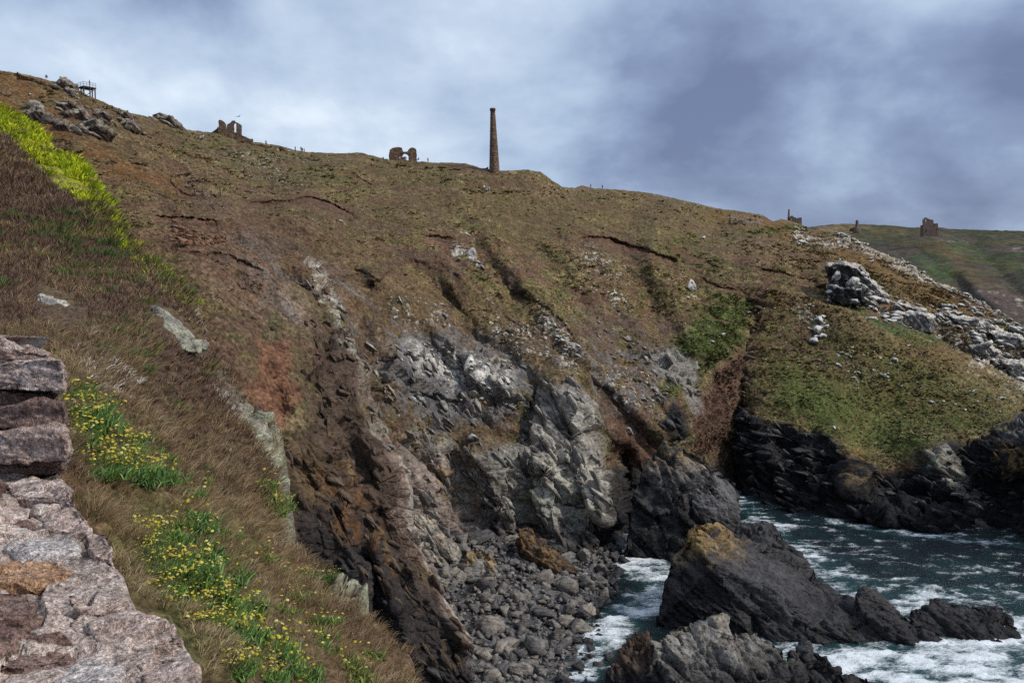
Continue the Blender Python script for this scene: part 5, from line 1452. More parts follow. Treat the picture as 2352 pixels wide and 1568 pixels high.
# ------------------------------------------------------------------ people
def person_mesh(name, pose, cloth, trousers, skin=(0.35, 0.2, 0.14), hair=(0.03, 0.02, 0.015)):
    """one continuous skinned figure; colour by region of the body"""
    sit = pose == 'sit'
    hipz = 0.45 if sit else 0.92
    J = {'pel': (0, 0, hipz), 'chest': (0, 0.03 if not sit else 0.08, hipz + 0.42), 'neck': (0, 0.03 if not sit else 0.06, hipz + 0.58), 'head': (0, 0.0, hipz + 0.68), 'crown': (0, 0, hipz + 0.80)}
    R_ = {'pel': 0.15, 'chest': 0.17, 'neck': 0.06, 'head': 0.10, 'crown': 0.085}
    E = [('pel', 'chest'), ('chest', 'neck'), ('neck', 'head'), ('head', 'crown')]
    st = 0.16 if pose == 'walk' else 0.03
    for s_, nm in ((-1, 'l'), (1, 'r')):
        J['sh' + nm] = (0.19 * s_, 0.03, hipz + 0.50); R_['sh' + nm] = 0.07
        if sit:
            J['kn' + nm] = (0.14 * s_, -0.42, hipz + 0.10); J['an' + nm] = (0.14 * s_, -0.55, hipz - 0.36); J['to' + nm] = (0.14 * s_, -0.72, hipz - 0.40)
            J['el' + nm] = (0.26 * s_, -0.12, hipz + 0.26); J['ha' + nm] = (0.17 * s_, -0.36, hipz + 0.20)
        else:
            J['kn' + nm] = (0.10 * s_, -0.03 - st * s_, 0.49); J['an' + nm] = (0.10 * s_, 0.03 - 2 * st * s_ * 0.7, 0.08); J['to' + nm] = (0.11 * s_, -0.16 - 2 * st * s_ * 0.7, 0.04)
            J['el' + nm] = (0.28 * s_, 0.05 + st * s_, hipz + 0.22); J['ha' + nm] = (0.27 * s_, -0.06 + st * s_, hipz - 0.03)
        J['hi' + nm] = (0.10 * s_, -0.02, hipz - 0.04)
        R_['hi' + nm] = 0.10; R_['kn' + nm] = 0.065; R_['an' + nm] = 0.045; R_['to' + nm] = 0.04; R_['el' + nm] = 0.048; R_['ha' + nm] = 0.04
        E += [('chest', 'sh' + nm), ('sh' + nm, 'el' + nm), ('el' + nm, 'ha' + nm), ('pel', 'hi' + nm), ('hi' + nm, 'kn' + nm), ('kn' + nm, 'an' + nm), ('an' + nm, 'to' + nm)]
    names = list(J)
    me = bpy.data.meshes.new(name)
    me.from_pydata([J[n] for n in names], [(names.index(a), names.index(c)) for a, c in E], [])
    o = bpy.data.objects.new("tmp_person", me)
    COL.objects.link(o)
    md = o.modifiers.new("skin", 'SKIN')
    me.skin_vertices[0].data[names.index('pel')].use_root = True
    for i, n in enumerate(names):
        me.skin_vertices[0].data[i].radius = (R_[n], R_[n])
    sd = o.modifiers.new("sub", 'SUBSURF'); sd.levels = 1
    dg = bpy.context.evaluated_depsgraph_get()
    m2 = bpy.data.meshes.new_from_object(o.evaluated_get(dg))
    bpy.data.objects.remove(o)
    a = m2.color_attributes.new("Col", 'FLOAT_COLOR', 'POINT')
    for i, v in enumerate(m2.vertices):
        z = v.co.z - hipz
        if z > 0.70: c = hair
        elif z > 0.56: c = skin
        elif v.co.z < (0.12 if sit else 0.09): c = (0.03, 0.03, 0.03)
        elif z > (0.13 if sit else 0.04) and not (sit and v.co.y < -0.25): c = cloth
        elif not sit and abs(v.co.x) > 0.22 and z > -0.1: c = skin
        else: c = trousers
        if abs(v.co.x) > 0.2 and z < 0.2 and not sit: c = skin
        a.data[i].color = (*c, 1)
    m2.materials.clear(); m2.materials.append(M_PERSON)
    return m2
m, nt, b = new_mat("clothing")
at = nt.nodes.new("ShaderNodeAttribute"); at.attribute_name = "Col"
nt.links.new(mixc(nt, 1.0, at.outputs["Color"], ramp(nt, noise_node(nt, 12, 3, 0.6, obj_coord(nt)), [(0.3, (0.8, 0.8, 0.8)), (0.7, (1.2, 1.2, 1.2))]), 'MULTIPLY'), b.inputs["Base Color"])
b.inputs["Roughness"].default_value = 0.85
M_PERSON = m
DK, WH, BL, RD, PK, GR, NV, JE = (0.04, 0.03, 0.04), (0.62, 0.62, 0.62), (0.02, 0.16, 0.42), (0.45, 0.05, 0.06), (0.50, 0.16, 0.18), (0.18, 0.17, 0.16), (0.02, 0.03, 0.09), (0.07, 0.12, 0.22)
PEOPLE = [  # px, foot py, Y, pose, shirt, trousers, facing, label, group
    (107, 189, 195, 'walk', DK, WH, 0.6, "person in a dark top and pale trousers walking past the hilltop crag", None),
    (206, 201, 198.5, 'stand', DK, NV, 2.0, "person in dark clothes standing at the platform's outer corner", None),
    (459, 322, 245, 'sit', PK, WH, 0.3, "person in a reddish top sitting in the grass below the slit-windowed gable", None),
    (465, 322, 245, 'sit', WH, BL, -0.3, "person in a white top and blue trousers sitting in the grass below the gable", None),
    (612, 336, 270, 'stand', RD, DK, 0.5, "person in a red top standing alone behind the low skyline wall", None),
    (637, 350, 262, 'sit', PK, WH, 0.2, "person in a pink top sitting below the skyline wall", None),
    (660, 349, 272, 'stand', PK, GR, 0.9, "person in a dusky pink top at the right end of the skyline wall", None),
    (677, 351, 276, 'stand', DK, NV, 1.2, "tallest dark-clothed walker standing alone against the sky", None),
    (691, 352, 277, 'walk', JE, DK, 0.2, "walker in a blue top, left of the huddle of three", None),
    (694.5, 352, 276, 'stand', NV, JE, -0.4, "walker in navy, in the middle of the huddle of three", None),
    (699, 353, 278, 'walk', RD, DK, 1.0, "shorter walker in a red top, right of the huddle of three", None),
    (879, 370, 283, 'sit', DK, DK, 0.4, "person in black sitting left of the arched ruin", None),
    (918.5, 366, 284.2, 'sit', RD, WH, 0.0, "person in a red top sitting in the arched doorway", None),
    (932, 371, 284.6, 'stand', BL, DK, 0.2, "person in a bright blue top standing in the arched doorway", None),
    (961.5, 370, 284, 'sit', DK, JE, -1.0, "person in dark clothes sitting right of the arched ruin", None),
    (983, 374, 281, 'stand', RD, DK, 0.8, "person in dark red standing on the skyline between ruin and chimney", None),
    (1011, 446, 246, 'walk', DK, DK, 1.5, "person in black walking the hillside path", None),
    (1111, 443, 248, 'stand', WH, NV, 0.3, "person in a white top standing on the path below the tall chimney", None),
    (1117, 444, 248, 'sit', BL, WH, 0.2, "person in a pale blue top sitting on the path below the tall chimney", None),
    (1122, 444, 248, 'sit', WH, DK, -0.6, "person in white and dark sitting rightmost on the path below the chimney", None),
    (1355, 436, 310, 'stand', GR, DK, 0.3, "tiny walker on the skyline right of the chimney's mound, leftmost of two", None),
    (1384, 438, 315, 'walk', DK, DK, 0.3, "tiny walker on the skyline right of the chimney's mound, rightmost of two", None)]
for (px, py, Y, pose, sh, tr, rz, lab, grp) in PEOPLE:
    w = Vector(unproject(px, py, Y))
    if py > 205 or px < 150:
        hpt = hill_at(px, py)
        if py > top_c(px) + 3:
            w = Vector(hpt) + Vector((0, -0.1, 0.02))
    o = link("person", person_mesh("person", pose, sh, tr), None)
    o.location = w
    o.rotation_euler.z = rz
    tag(o, lab, "person", "walkers on the hill")

# gull
gw = unproject(548, 268, 150)
def gull_mesh():
    V, F = [], []
    prof = [(-0.32, 0.01), (-0.22, 0.05), (-0.05, 0.08), (0.12, 0.07), (0.24, 0.045), (0.33, 0.012)]
    for x, r in prof:
        for k in range(8):
            a = k * math.pi / 4
            V.append((x, r * math.cos(a), r * 0.85 * math.sin(a)))
    for i in range(len(prof) - 1):
        for k in range(8):
            F.append((i * 8 + k, i * 8 + (k + 1) % 8, i * 8 + 8 + (k + 1) % 8, i * 8 + 8 + k))
    return mesh_from("body", np.array(V), np.array(F))
t_ = empty("gull", tuple(gw), math.radians(-35)); tag(t_, "gull gliding in the sky above the slit-windowed gable", "bird")
M_GULL = plain("gull_feather", (0.10, 0.09, 0.09))
link("body", gull_mesh(), M_GULL, t_)
for s_ in (-1, 1):
    V = []
    for (x0, x1, y, z) in ((0.12, -0.12, 0.05, 0.02), (0.15, -0.10, 0.3, 0.14), (0.06, -0.12, 0.55, 0.12), (-0.10, -0.16, 0.78, 0.05)):
        for x, dz in ((x0, 0), ((x0 + x1) / 2, 0.025), (x1, 0), ((x0 + x1) / 2, -0.01)):
            V.append((x, y * s_, z + dz))
    F = [(i * 4 + k, i * 4 + (k + 1) % 4, i * 4 + 4 + (k + 1) % 4, i * 4 + 4 + k) for i in range(3) for k in range(4)]
    link("wing", mesh_from("wing", np.array(V), np.array(F)), M_GULL, t_)
t_.rotation_euler.x = math.radians(25)

# ------------------------------------------------------------------ outcrops of separate blocks
hf_x, hf_y, hf_p = HEAD_PX.ravel(), HEAD_PY.ravel(), HEAD_G.reshape(-1, 3)
def head_at(px, py):
    return hf_p[np.argmin((hf_x - px) ** 2 + (hf_y - py) ** 2)]
nf_x, nf_y, nf_p = NEAR_PX.ravel(), NEAR_PY.ravel(), NEAR_G.reshape(-1, 3)
def near_at(px, py):
    return nf_p[np.argmin((nf_x - px) ** 2 + (nf_y - py) ** 2)]
def ground_at(px, py):
    """nearest of the visible sheets"""
    best = hill_at(px, py)
    c = [best]
    if px > 1660 and py > HEAD_TOP(px) and py < 1330 and px >= HEAD_L(py):
        c.append(head_at(px, py))
    if px < NEAR_R(py) and py > 215:
        c.append(near_at(px, py))
    return min(c, key=lambda v: v[1])
ro = np.random.default_rng(77)
def outcrop(name, label, blocks, meshes, ground, tilt=(0.35, 0.0, 0.3), lift=0.2, block="block"):
    w0 = ground(blocks[0][0], blocks[0][1])
    t0 = empty(name, tuple(w0)); tag(t0, label, "rock outcrop")
    for i, bk in enumerate(blocks):
        px, py, wpx, hpx = bk[:4]
        w = Vector(ground(px, py))
        k = w.y / FPX
        sxx, szz = wpx * k, hpx * k
        o = bpy.data.objects.new(block, meshes[int(ro.integers(len(meshes)))])
        COL.objects.link(o)
        o.parent = t0
        o.location = w - t0.location + Vector((0, -0.1 * sxx, szz * lift))
        o.rotation_euler = (ro.normal() * 0.18, tilt[0] + ro.normal() * 0.18, tilt[2] + ro.normal() * 0.5)
        o.scale = (sxx * 1.3, sxx * ro.uniform(0.9, 1.3), szz * 2.0)
    return t0
def cluster(poly, n, wr, hr, rng):
    a = np.array(poly, float)
    out = []
    while len(out) < n:
        x, y = rng.uniform(a[:, 0].min(), a[:, 0].max()), rng.uniform(a[:, 1].min(), a[:, 1].max())
        if sd_polygon(np.array([x]), np.array([y]), poly)[0] < 0:
            s_ = rng.uniform(0, 1) ** 1.6
            out.append((x, y, wr[0] + (wr[1] - wr[0]) * s_, hr[0] + (hr[1] - hr[0]) * s_))
    out.sort(key=lambda b_: -b_[2])
    return out
hill_g = lambda x, y: hill_at(x, y)
# hilltop crag at the upper left
outcrop("rock_outcrop", "grey crag jutting from the hilltop beside the viewing platform", [(150, 198, 50, 22), (125, 205, 34, 14), (170, 210, 34, 20), (140, 190, 22, 10), (158, 190, 20, 10), (165, 225, 30, 20), (178, 232, 26, 22)], BOULDERS_GREY, hill_g, lift=0.1)
outcrop("rock_outcrop", "broken band of grey crags on the slope under the hilltop platform", [(78, 262, 30, 26), (95, 270, 34, 28), (115, 285, 40, 34), (70, 272, 18, 18), (140, 290, 24, 26), (155, 300, 26, 22), (150, 245, 30, 14), (140, 252, 20, 12), (165, 242, 34, 16), (150, 268, 26, 18), (170, 272, 24, 16),
    (185, 262, 26, 18), (200, 268, 32, 20), (225, 263, 42, 18), (232, 278, 34, 16), (195, 290, 30, 20), (215, 300, 40, 26), (235, 300, 30, 26), (200, 310, 30, 20), (180, 312, 26, 16), (168, 300, 24, 16), (245, 310, 26, 20), (215, 318, 30, 16)], BOULDERS_GREY, hill_g)
outcrop("rock_outcrop", "smaller stepped crags right of the broken band, below the skyline", [(270, 265, 30, 12), (290, 272, 28, 14), (278, 280, 32, 14), (300, 285, 30, 16), (305, 300, 30, 14), (262, 282, 20, 10), (315, 298, 20, 14), (330, 312, 12, 8), (345, 318, 12, 8)], BOULDERS_GREY, hill_g)
outcrop("rock_outcrop", "rounded crag on the skyline between platform and slit-windowed gable", [(375, 275, 40, 14), (395, 283, 36, 20), (355, 278, 24, 10), (405, 295, 30, 16), (385, 292, 30, 14), (415, 300, 20, 12)], BOULDERS_GREY, hill_g)
# tor and spine on the headland
tor = [(1925, 632, 46, 30), (1950, 640, 44, 34), (1968, 625, 36, 22), (1930, 612, 50, 16), (1955, 612, 44, 16), (1920, 655, 34, 28), (1945, 668, 44, 26), (1975, 655, 36, 28), (1990, 640, 26, 18), (1925, 680, 36, 18), (1955, 690, 40, 16), (1980, 682, 36, 20), (1905, 670, 18, 12), (1902, 690, 20, 10), (1890, 700, 18, 9), (1940, 705, 24, 12)]
def tor_g(x, y):
    return unproject(x, y, 214.0 + (y < 640) * 1.5)
outcrop("rock_outcrop", "tall dark square-topped tor on the crest of the headland", tor, BOULDERS_WHITE, tor_g, tilt=(0.12, 0, 0.2), lift=-0.2)
spine = cluster([(1985, 640), (2040, 680), (2120, 705), (2130, 750), (2060, 750), (1990, 735)], 60, (9, 30), (6, 15), ro)
outcrop("rock_outcrop", "pale slabby spine of rock running down behind the square tor", spine, BOULDERS_WHITE, ground_at, tilt=(0.3, 0, 0.2))
outcrop("rock_outcrop", "rounded cracked pale crag at the foot of the headland's spine", [(2085, 735, 34, 26), (2105, 748, 30, 24), (2120, 740, 30, 26), (2140, 745, 28, 22), (2095, 720, 20, 14), (2060, 728, 20, 22), (2150, 730, 18, 12)] + cluster([(2060, 700), (2160, 720), (2170, 770), (2070, 765)], 16, (7, 16), (5, 10), ro), BOULDERS_WHITE, ground_at)
outcrop("rock_outcrop", "broad white field of lichened slabs at the right edge", cluster([(2130, 690), (2250, 720), (2352, 765), (2400, 800), (2400, 900), (2340, 880), (2300, 850), (2230, 830), (2240, 780), (2150, 740)], 175, (8, 30), (5, 14), ro), BOULDERS_WHITE, ground_at, tilt=(0.35, 0, 0.2))
outcrop("rock_outcrop", "white slabs lower on the headland, under the broad white field", [(2250, 800, 40, 22), (2270, 812, 36, 18), (2230, 805, 24, 14), (2330, 850, 40, 22), (2345, 870, 40, 24), (2310, 835, 30, 14), (2350, 840, 30, 14), (2300, 848, 20, 10)], BOULDERS_WHITE, ground_at)
outcrop("rock_outcrop", "jagged white ridge trailing down against the far hills", cluster([(2040, 590), (2075, 595), (2135, 625), (2240, 685), (2352, 745), (2352, 775), (2230, 720), (2130, 660)], 70, (6, 20), (4, 10), ro), BOULDERS_WHITE, hill_g, tilt=(0.35, 0, 0.2))
outcrop("rock_outcrop", "pale crag on the turf below the slim-stacked engine house", cluster([(1820, 540), (1850, 535), (1868, 560), (1830, 568)], 16, (8, 20), (5, 11), ro), BOULDERS_WHITE, hill_g)
outcrop("rock_outcrop", "line of pale rocks on the brow right of the slim-stacked engine house", cluster([(1915, 530), (1960, 545), (1990, 560), (1985, 570), (1940, 555)], 22, (7, 18), (4, 9), ro), BOULDERS_WHITE, hill_g)
outcrop("rock_outcrop", "low grey ledges in the bracken left of the slim-stacked engine house", cluster([(1665, 505), (1740, 510), (1750, 522), (1680, 520)], 18, (6, 14), (4, 8), ro), BOULDERS_GREY, hill_g)
outcrop("rock_outcrop", "dark boulders with white caps on the headland's left face", [(1880, 745, 22, 18), (1895, 755, 20, 16), (1875, 765, 24, 20), (1870, 785, 22, 18), (1890, 775, 20, 16), (1860, 760, 14, 10)] + cluster([(1830, 690), (1860, 690), (1900, 740), (1880, 790), (1840, 740)], 24, (5, 13), (4, 9), ro), BOULDERS_WHITE, ground_at)
outcrop("rock_outcrop", "scatter of small white stones mid-slope on the headland", cluster([(1910, 790), (1980, 800), (2050, 830), (2060, 880), (1960, 870), (1920, 850)], 34, (5, 12), (3, 8), ro) + [(2049, 831, 20, 10)], BOULDERS_WHITE, ground_at)
outcrop("rock_outcrop", "white crag high in the middle of the main slope", [(1072, 536, 26, 14), (1085, 585, 20, 26), (1080, 600, 16, 16), (1062, 585, 12, 20), (1095, 610, 18, 9), (1055, 600, 10, 14), (1105, 620, 14, 7), (1060, 540, 14, 9)], BOULDERS_WHITE, hill_g)
outcrop("rock_outcrop", "two pale boulders standing in the dark pocket of the slope", [(1583, 672, 26, 30), (1575, 690, 14, 12), (1592, 690, 12, 10)], BOULDERS_WHITE, hill_g)
outcrop("rock_outcrop", "white speckled ledges on the lip above the grey cove cliff", cluster([(880, 825), (960, 790), (1060, 830), (1150, 850), (1170, 900), (1000, 880)], 40, (6, 22), (4, 12), ro), BOULDERS_WHITE, hill_g, tilt=(0.6, 0, 0.2))
outcrop("rock_outcrop", "pale ledges cropping out along the middle rib", cluster([(1245, 715), (1290, 730), (1335, 800), (1320, 840), (1280, 790)], 24, (6, 16), (4, 11), ro), BOULDERS_WHITE, hill_g, tilt=(0.5, 0, 0.2))

# solid crags behind the blocks
C['crag'] = np.array((0.235, 0.200, 0.160))
def crag(outlines, seed, label, lich, ground, fwd, back, scales=(2.6, 1.2, 0.55), amp=0.9, maxlen=0.36, dark='slate', tops=0.15, grow=1.0):
    hs = []
    for ol in outlines:
        Yc = np.mean([ground(x, y)[1] for x, y in ol])
        a = np.array(ol, float); c = a.mean(0); a = c + (a - c) * grow
        hs.append(np.concatenate([unproject(*(c + (a - c) * 0.8).T, Yc - fwd), unproject(*a.T, Yc), unproject(*(c + (a - c) * 1.05).T, Yc + back)]))
    def colr(W, Nn, d):
        n1 = fbm(W, 1.6, 4, 0.6, seed + 1); n2 = fbm(W, 0.5, 3, 0.6, seed + 2)
        col = np.tile(C[dark], (len(W), 1))
        m = smooth(tops, tops + 0.35, Nn[:, 2] * 0.55 + 0.45 * n1 + 0.4 * n2)
        col += (C[lich] - col) * m[:, None]
        return col
    o = link("crag", rock_mesh("crag", hs, maxlen, seed, scales, amp, colr), M_CLIFFROCK)
    tag(o, label, "rock outcrop")
crag([[(105, 205), (122, 190), (150, 184), (175, 196), (180, 212), (150, 210), (125, 215)], [(150, 205), (172, 206), (180, 232), (168, 245), (156, 225)]], 5101, "solid mass of the crag jutting from the hilltop", 'crag', hill_g, 1.5, 3, dark='darkbrown')
crag([[(60, 262), (80, 254), (110, 262), (135, 282), (130, 300), (105, 300), (75, 282)], [(128, 285), (150, 285), (172, 305), (165, 318), (140, 312)], [(135, 240), (160, 236), (185, 250), (178, 270), (145, 266)],
      [(150, 262), (190, 258), (205, 280), (190, 300), (160, 285)], [(205, 262), (235, 255), (250, 270), (245, 288), (212, 282)], [(185, 295), (225, 290), (258, 308), (245, 325), (200, 328), (180, 315)]], 5111, "fractured grey cliff band on the slope under the hilltop platform", 'crag', hill_g, 1.6, 3, tops=0.2, grow=1.25, dark='darkbrown')
crag([[(262, 262), (290, 258), (302, 275), (285, 285), (265, 278)], [(272, 284), (305, 280), (322, 300), (305, 312), (282, 300)]], 5121, "smaller fractured crags right of the grey band", 'crag', hill_g, 1.3, 2, grow=1.2, dark='darkbrown')
crag([[(345, 278), (365, 266), (395, 269), (415, 292), (420, 304), (395, 300), (370, 292)]], 5131, "fractured crag breaking the skyline left of the slit-windowed gable", 'crag', hill_g, 1.2, 2.5, dark='darkbrown')
crag([[(1904, 612), (1935, 602), (1975, 610), (1994, 635), (1988, 668), (1940, 672), (1906, 655)], [(1908, 655), (1985, 660), (1990, 700), (1930, 705), (1905, 690)]], 5141, "square dark core of the tor on the headland's crest", 'white', tor_g, 2.0, 4, dark='dark', tops=0.18)
crag([[(1980, 640), (2005, 645), (2045, 690), (2050, 712), (2000, 712), (1978, 690)], [(2030, 685), (2080, 700), (2125, 712), (2130, 735), (2070, 735), (2030, 720)], [(2068, 722), (2110, 715), (2145, 730), (2142, 765), (2090, 768), (2066, 750)]], 5151, "rocky backbone running down from the square tor", 'white', ground_at, 1.6, 3, dark='slate', tops=0.05)
crag([[(2180, 725), (2240, 730), (2300, 760), (2290, 790), (2220, 775)], [(2270, 760), (2340, 770), (2380, 810), (2370, 850), (2300, 815)], [(2220, 790), (2270, 790), (2300, 815), (2280, 828), (2230, 815)], [(2300, 830), (2352, 835), (2380, 880), (2330, 880)]], 5161, "solid white-crusted ledges under the broad field of slabs", 'white', ground_at, 1.0, 3, dark='slate', tops=0.0)
# blocks of the cliffs, pieces of the setting itself
M_CLIFF = boulder_material("cliff_block", (0.13, 0.12, 0.11), (0.19, 0.175, 0.16), (0.27, 0.245, 0.215), lich=((0.40, 0.385, 0.34), 0.16, 0.58))
M_CLIFF_LOW = boulder_material("low_cliff_block", (0.045, 0.042, 0.042), (0.085, 0.08, 0.077), (0.14, 0.125, 0.11))
M_SPUR = boulder_material("spur_block", (0.055, 0.040, 0.030), (0.095, 0.066, 0.046), (0.14, 0.105, 0.078))
M_WETCLIFF = boulder_material("wet_cliff_block", (0.020, 0.020, 0.022), (0.035, 0.033, 0.034), (0.070, 0.064, 0.058), wet=True)
def ground_at2(px, py):
    return min(spur_at(px, py), hill_at(px, py), key=lambda v: v[1])
def clad(owner, ground, regions, tilt):
    for poly, n, wr, hr, mat in regions:
        ms = [wet_copy(m_, mat) for m_ in SLABS]
        for (px, py, wpx, hpx) in cluster(poly, n, wr, hr, ro):
            w = Vector(ground(px, py))
            k = w.y / FPX
            o = bpy.data.objects.new("block", ms[int(ro.integers(6))])
            COL.objects.link(o)
            o.parent = owner
            sx_, sz_ = wpx * k * 1.2, hpx * k * 1.7
            o.location = w + Vector((0, -0.02 * sx_, 0))
            o.rotation_euler = (ro.normal() * 0.22, tilt + ro.normal() * 0.2, 0.25 + ro.normal() * 0.35)
            o.scale = (sx_, sx_ * ro.uniform(0.5, 0.8), sz_)
spf = [a_.ravel() for a_ in (SPUR_PX, SPUR_PY)]
spp = SPUR_G.reshape(-1, 3)
def spur_at(px, py):
    return spp[np.argmin((spf[0] - px) ** 2 + (spf[1] - py) ** 2)]
clad(hillside, hill_g, [([(1255, 890), (1310, 885), (1345, 940), (1388, 1020), (1395, 1160), (1300, 1150), (1215, 1110), (1205, 1010)], 75, (16, 56), (8, 24), M_CLIFF),
                        ([(1060, 1040), (1200, 1010), (1210, 1130), (1180, 1210), (1090, 1160)], 45, (16, 52), (8, 22), M_CLIFF),
                        ([(930, 980), (1010, 1025), (1060, 1040), (1085, 1170), (1000, 1190), (930, 1080)], 30, (18, 54), (8, 20), M_CLIFF),
                        ([(1190, 1150), (1395, 1160), (1400, 1270), (1200, 1260), (1080, 1220), (1085, 1160)], 50, (18, 56), (9, 24), M_CLIFF_LOW),
                        ([(880, 830), (960, 800), (1160, 860), (1160, 900), (1060, 985), (980, 985), (920, 900)], 40, (14, 44), (7, 18), M_CLIFF),
                        ([(1490, 820), (1545, 805), (1600, 840), (1600, 920), (1500, 870)], 16, (14, 36), (8, 18), M_CLIFF),
                        ([(690, 600), (730, 610), (790, 720), (770, 730), (710, 680)], 16, (12, 32), (6, 14), M_CLIFF),
                        ([(1515, 980), (1545, 930), (1582, 935), (1585, 1010), (1520, 1015)], 10, (18, 36), (10, 22), M_WETCLIFF)], 0.95)
clad(spur, spur_at, [([(480, 640), (600, 640), (760, 700), (830, 870), (760, 970), (690, 900), (680, 770), (560, 760)], 44, (8, 30), (5, 14), M_SPUR),
                     ([(650, 1040), (760, 1000), (850, 930), (930, 1170), (1000, 1310), (1090, 1540), (960, 1540), (820, 1330), (700, 1260)], 120, (16, 60), (8, 24), M_SPUR),
                     ([(720, 1240), (850, 1320), (960, 1480), (1050, 1560), (860, 1560), (740, 1360)], 50, (20, 60), (9, 26), M_WETCLIFF),
                     ([(790, 760), (830, 850), (900, 1040), (880, 1040), (800, 860)], 20, (12, 36), (6, 14), M_CLIFF)], 1.0)
clad(headland, head_at, [([(1690, 960), (1760, 975), (1900, 1010), (2040, 1095), (2120, 1080), (2230, 1030), (2352, 990), (2352, 1230), (2100, 1210), (1900, 1180), (1720, 1130)], 170, (18, 70), (9, 26), M_WETCLIFF),
                         ([(2110, 1050), (2165, 1032), (2280, 1165), (2240, 1170)], 22, (16, 44), (8, 18), M_CLIFF),
                         ([(1940, 1030), (1975, 1045), (1990, 1080), (1950, 1085)], 8, (14, 34), (8, 16), M_SPUR), ([(2270, 1030), (2352, 1010), (2352, 1080), (2290, 1080)], 12, (16, 44), (8, 18), M_SPUR)], 0.55)

outcrop("rock_outcrop", "grey-brown ledges breaking through the turf left of the grey cove cliff", cluster([(830, 780), (960, 800), (1050, 930), (1040, 1010), (930, 980), (860, 880)], 60, (9, 34), (5, 14), ro), [wet_copy(m_, M_CLIFF) for m_ in SLABS], hill_g, tilt=(0.8, 0, 0.2))
outcrop("rock_outcrop", "broken brown ledges on the spur's grassy back", cluster([(690, 690), (790, 740), (860, 900), (800, 960), (730, 860)], 46, (8, 30), (5, 13), ro), [wet_copy(m_, M_SPUR) for m_ in SLABS], ground_at2, tilt=(0.9, 0, 0.2))
outcrop("rock_outcrop", "brown ledges among turf above the grey cove cliff", cluster([(1060, 840), (1200, 840), (1260, 900), (1210, 990), (1080, 980)], 34, (8, 28), (5, 12), ro), [wet_copy(m_, M_CLIFF) for m_ in SLABS], hill_g, tilt=(0.8, 0, 0.2))
outcrop("rock_outcrop", "dark ledges in the purple-brown slope left of the red scree", cluster([(1350, 740), (1480, 770), (1570, 880), (1500, 950), (1400, 870)], 44, (7, 26), (5, 12), ro), [wet_copy(m_, M_CLIFF) for m_ in SLABS], hill_g, tilt=(0.7, 0, 0.2))
outcrop("rock_outcrop", "broken rocks along the eroded left rim of the headland", [(HEAD_L(y_) + 6 + ro.uniform(0, 18), y_, ro.uniform(10, 26), ro.uniform(8, 18)) for y_ in np.linspace(680, 1090, 34)], [wet_copy(m_, M_SPUR) for m_ in SLABS], head_at, tilt=(0.3, 0, 0.2))
# tussocks on the far slopes
rt = np.random.default_rng(41)
def tussocks(name, Gs, colr, ok, n, label):
    idx = np.argwhere(ok)
    idx = idx[rt.integers(0, len(idx), n)]
    root = Gs[idx[:, 0], idx[:, 1]]
    ct = colr[idx[:, 0], idx[:, 1]]
    big_ = fbm(root, 5.0, 3, 0.6, 4001)
    keep = big_ > -0.45
    root, ct, big_ = root[keep], ct[keep], big_[keep]
    k = root[:, 1] / 150.0
    ln = (0.30 + 0.4 * np.clip(big_ + 0.2, 0, 1)) * rt.uniform(0.6, 1.5, len(root)) * k
    V, F = far_blades(root, ln, rt)
    nb = len(V) // len(root)
    tint = rt.random(len(root)) < 0.32
    ct = np.where(tint[:, None], ct * 0.4 + C['straw'] * 0.6, ct)
    cc = np.repeat(ct * rt.uniform(0.85, 1.4, (len(root), 1)) * (1 + 0.12 * rt.normal(size=(len(root), 3))), nb, 0)
    tag(link(name, mesh_from(name, V, F, np.clip(cc, 0.004, 1)), M_TUFT), label, "grass", kind="stuff")
def far_blades(root, ln, r, n=4):
    m_ = len(root)
    R0 = np.repeat(root, n, 0); L_ = np.repeat(ln, n) * r.uniform(0.6, 1.2, m_ * n)
    a = r.uniform(0, 2 * np.pi, m_ * n)
    o_ = np.stack([np.cos(a), np.sin(a), 0 * a], -1)
    sd_ = np.stack([-np.sin(a), np.cos(a), 0 * a], -1)
    b0 = R0 + o_ * (L_ * 0.1)[:, None] - np.array((0, 0, 0.05))
    tip = R0 + o_ * (L_ * r.uniform(0.6, 1.3, m_ * n))[:, None] + np.array((0.12, 0, 0)) + np.stack([0 * a, 0 * a, L_ * r.uniform(0.12, 0.42, m_ * n)], -1)
    V = np.stack([b0 - sd_ * (L_ * 0.33)[:, None], b0 + sd_ * (L_ * 0.33)[:, None], tip], 1).reshape(-1, 3)
    return V, np.arange(len(V)).reshape(-1, 3)
m, nt, b = new_mat("tussock_grass")
at = nt.nodes.new("ShaderNodeAttribute"); at.attribute_name = "Col"
nt.links.new(mixc(nt, 1.0, at.outputs["Color"], ramp(nt, noise_node(nt, 3.0, 3, 0.7, geo_pos(nt)), [(0.3, (0.6, 0.6, 0.6)), (0.7, (1.4, 1.4, 1.4))]), 'MULTIPLY'), b.inputs["Base Color"])
b.inputs["Roughness"].default_value = 0.9; b.inputs["Specular IOR Level"].default_value = 0.1
M_TUFT = m
soilish = (np.abs(HILL_COL - C['soil']).sum(-1) < 0.06) | (np.abs(HILL_COL - C['redsoil']).sum(-1) < 0.05)
ok = (HILL_ROCK < 0.25) & ~soilish & (PX < 2400) & (PY > top_c(PX) + 6) & ~((PX > 1735) & (PY > HEAD_TOP(PX))) & ~((PX < 660) & (PX < NEAR_R(PY) - 20))
tussocks("hill_tussocks", HILL_G, HILL_COL, ok, 44000, "tussocks of rough grass and heath all over the main hillside")
okh = (HEAD_RK < 0.25) & (HEAD_PX < 2400)
tussocks("headland_tussocks", HEAD_G, HEAD_COL, okh, 9000, "tussocks of rough grass on the headland's slope")

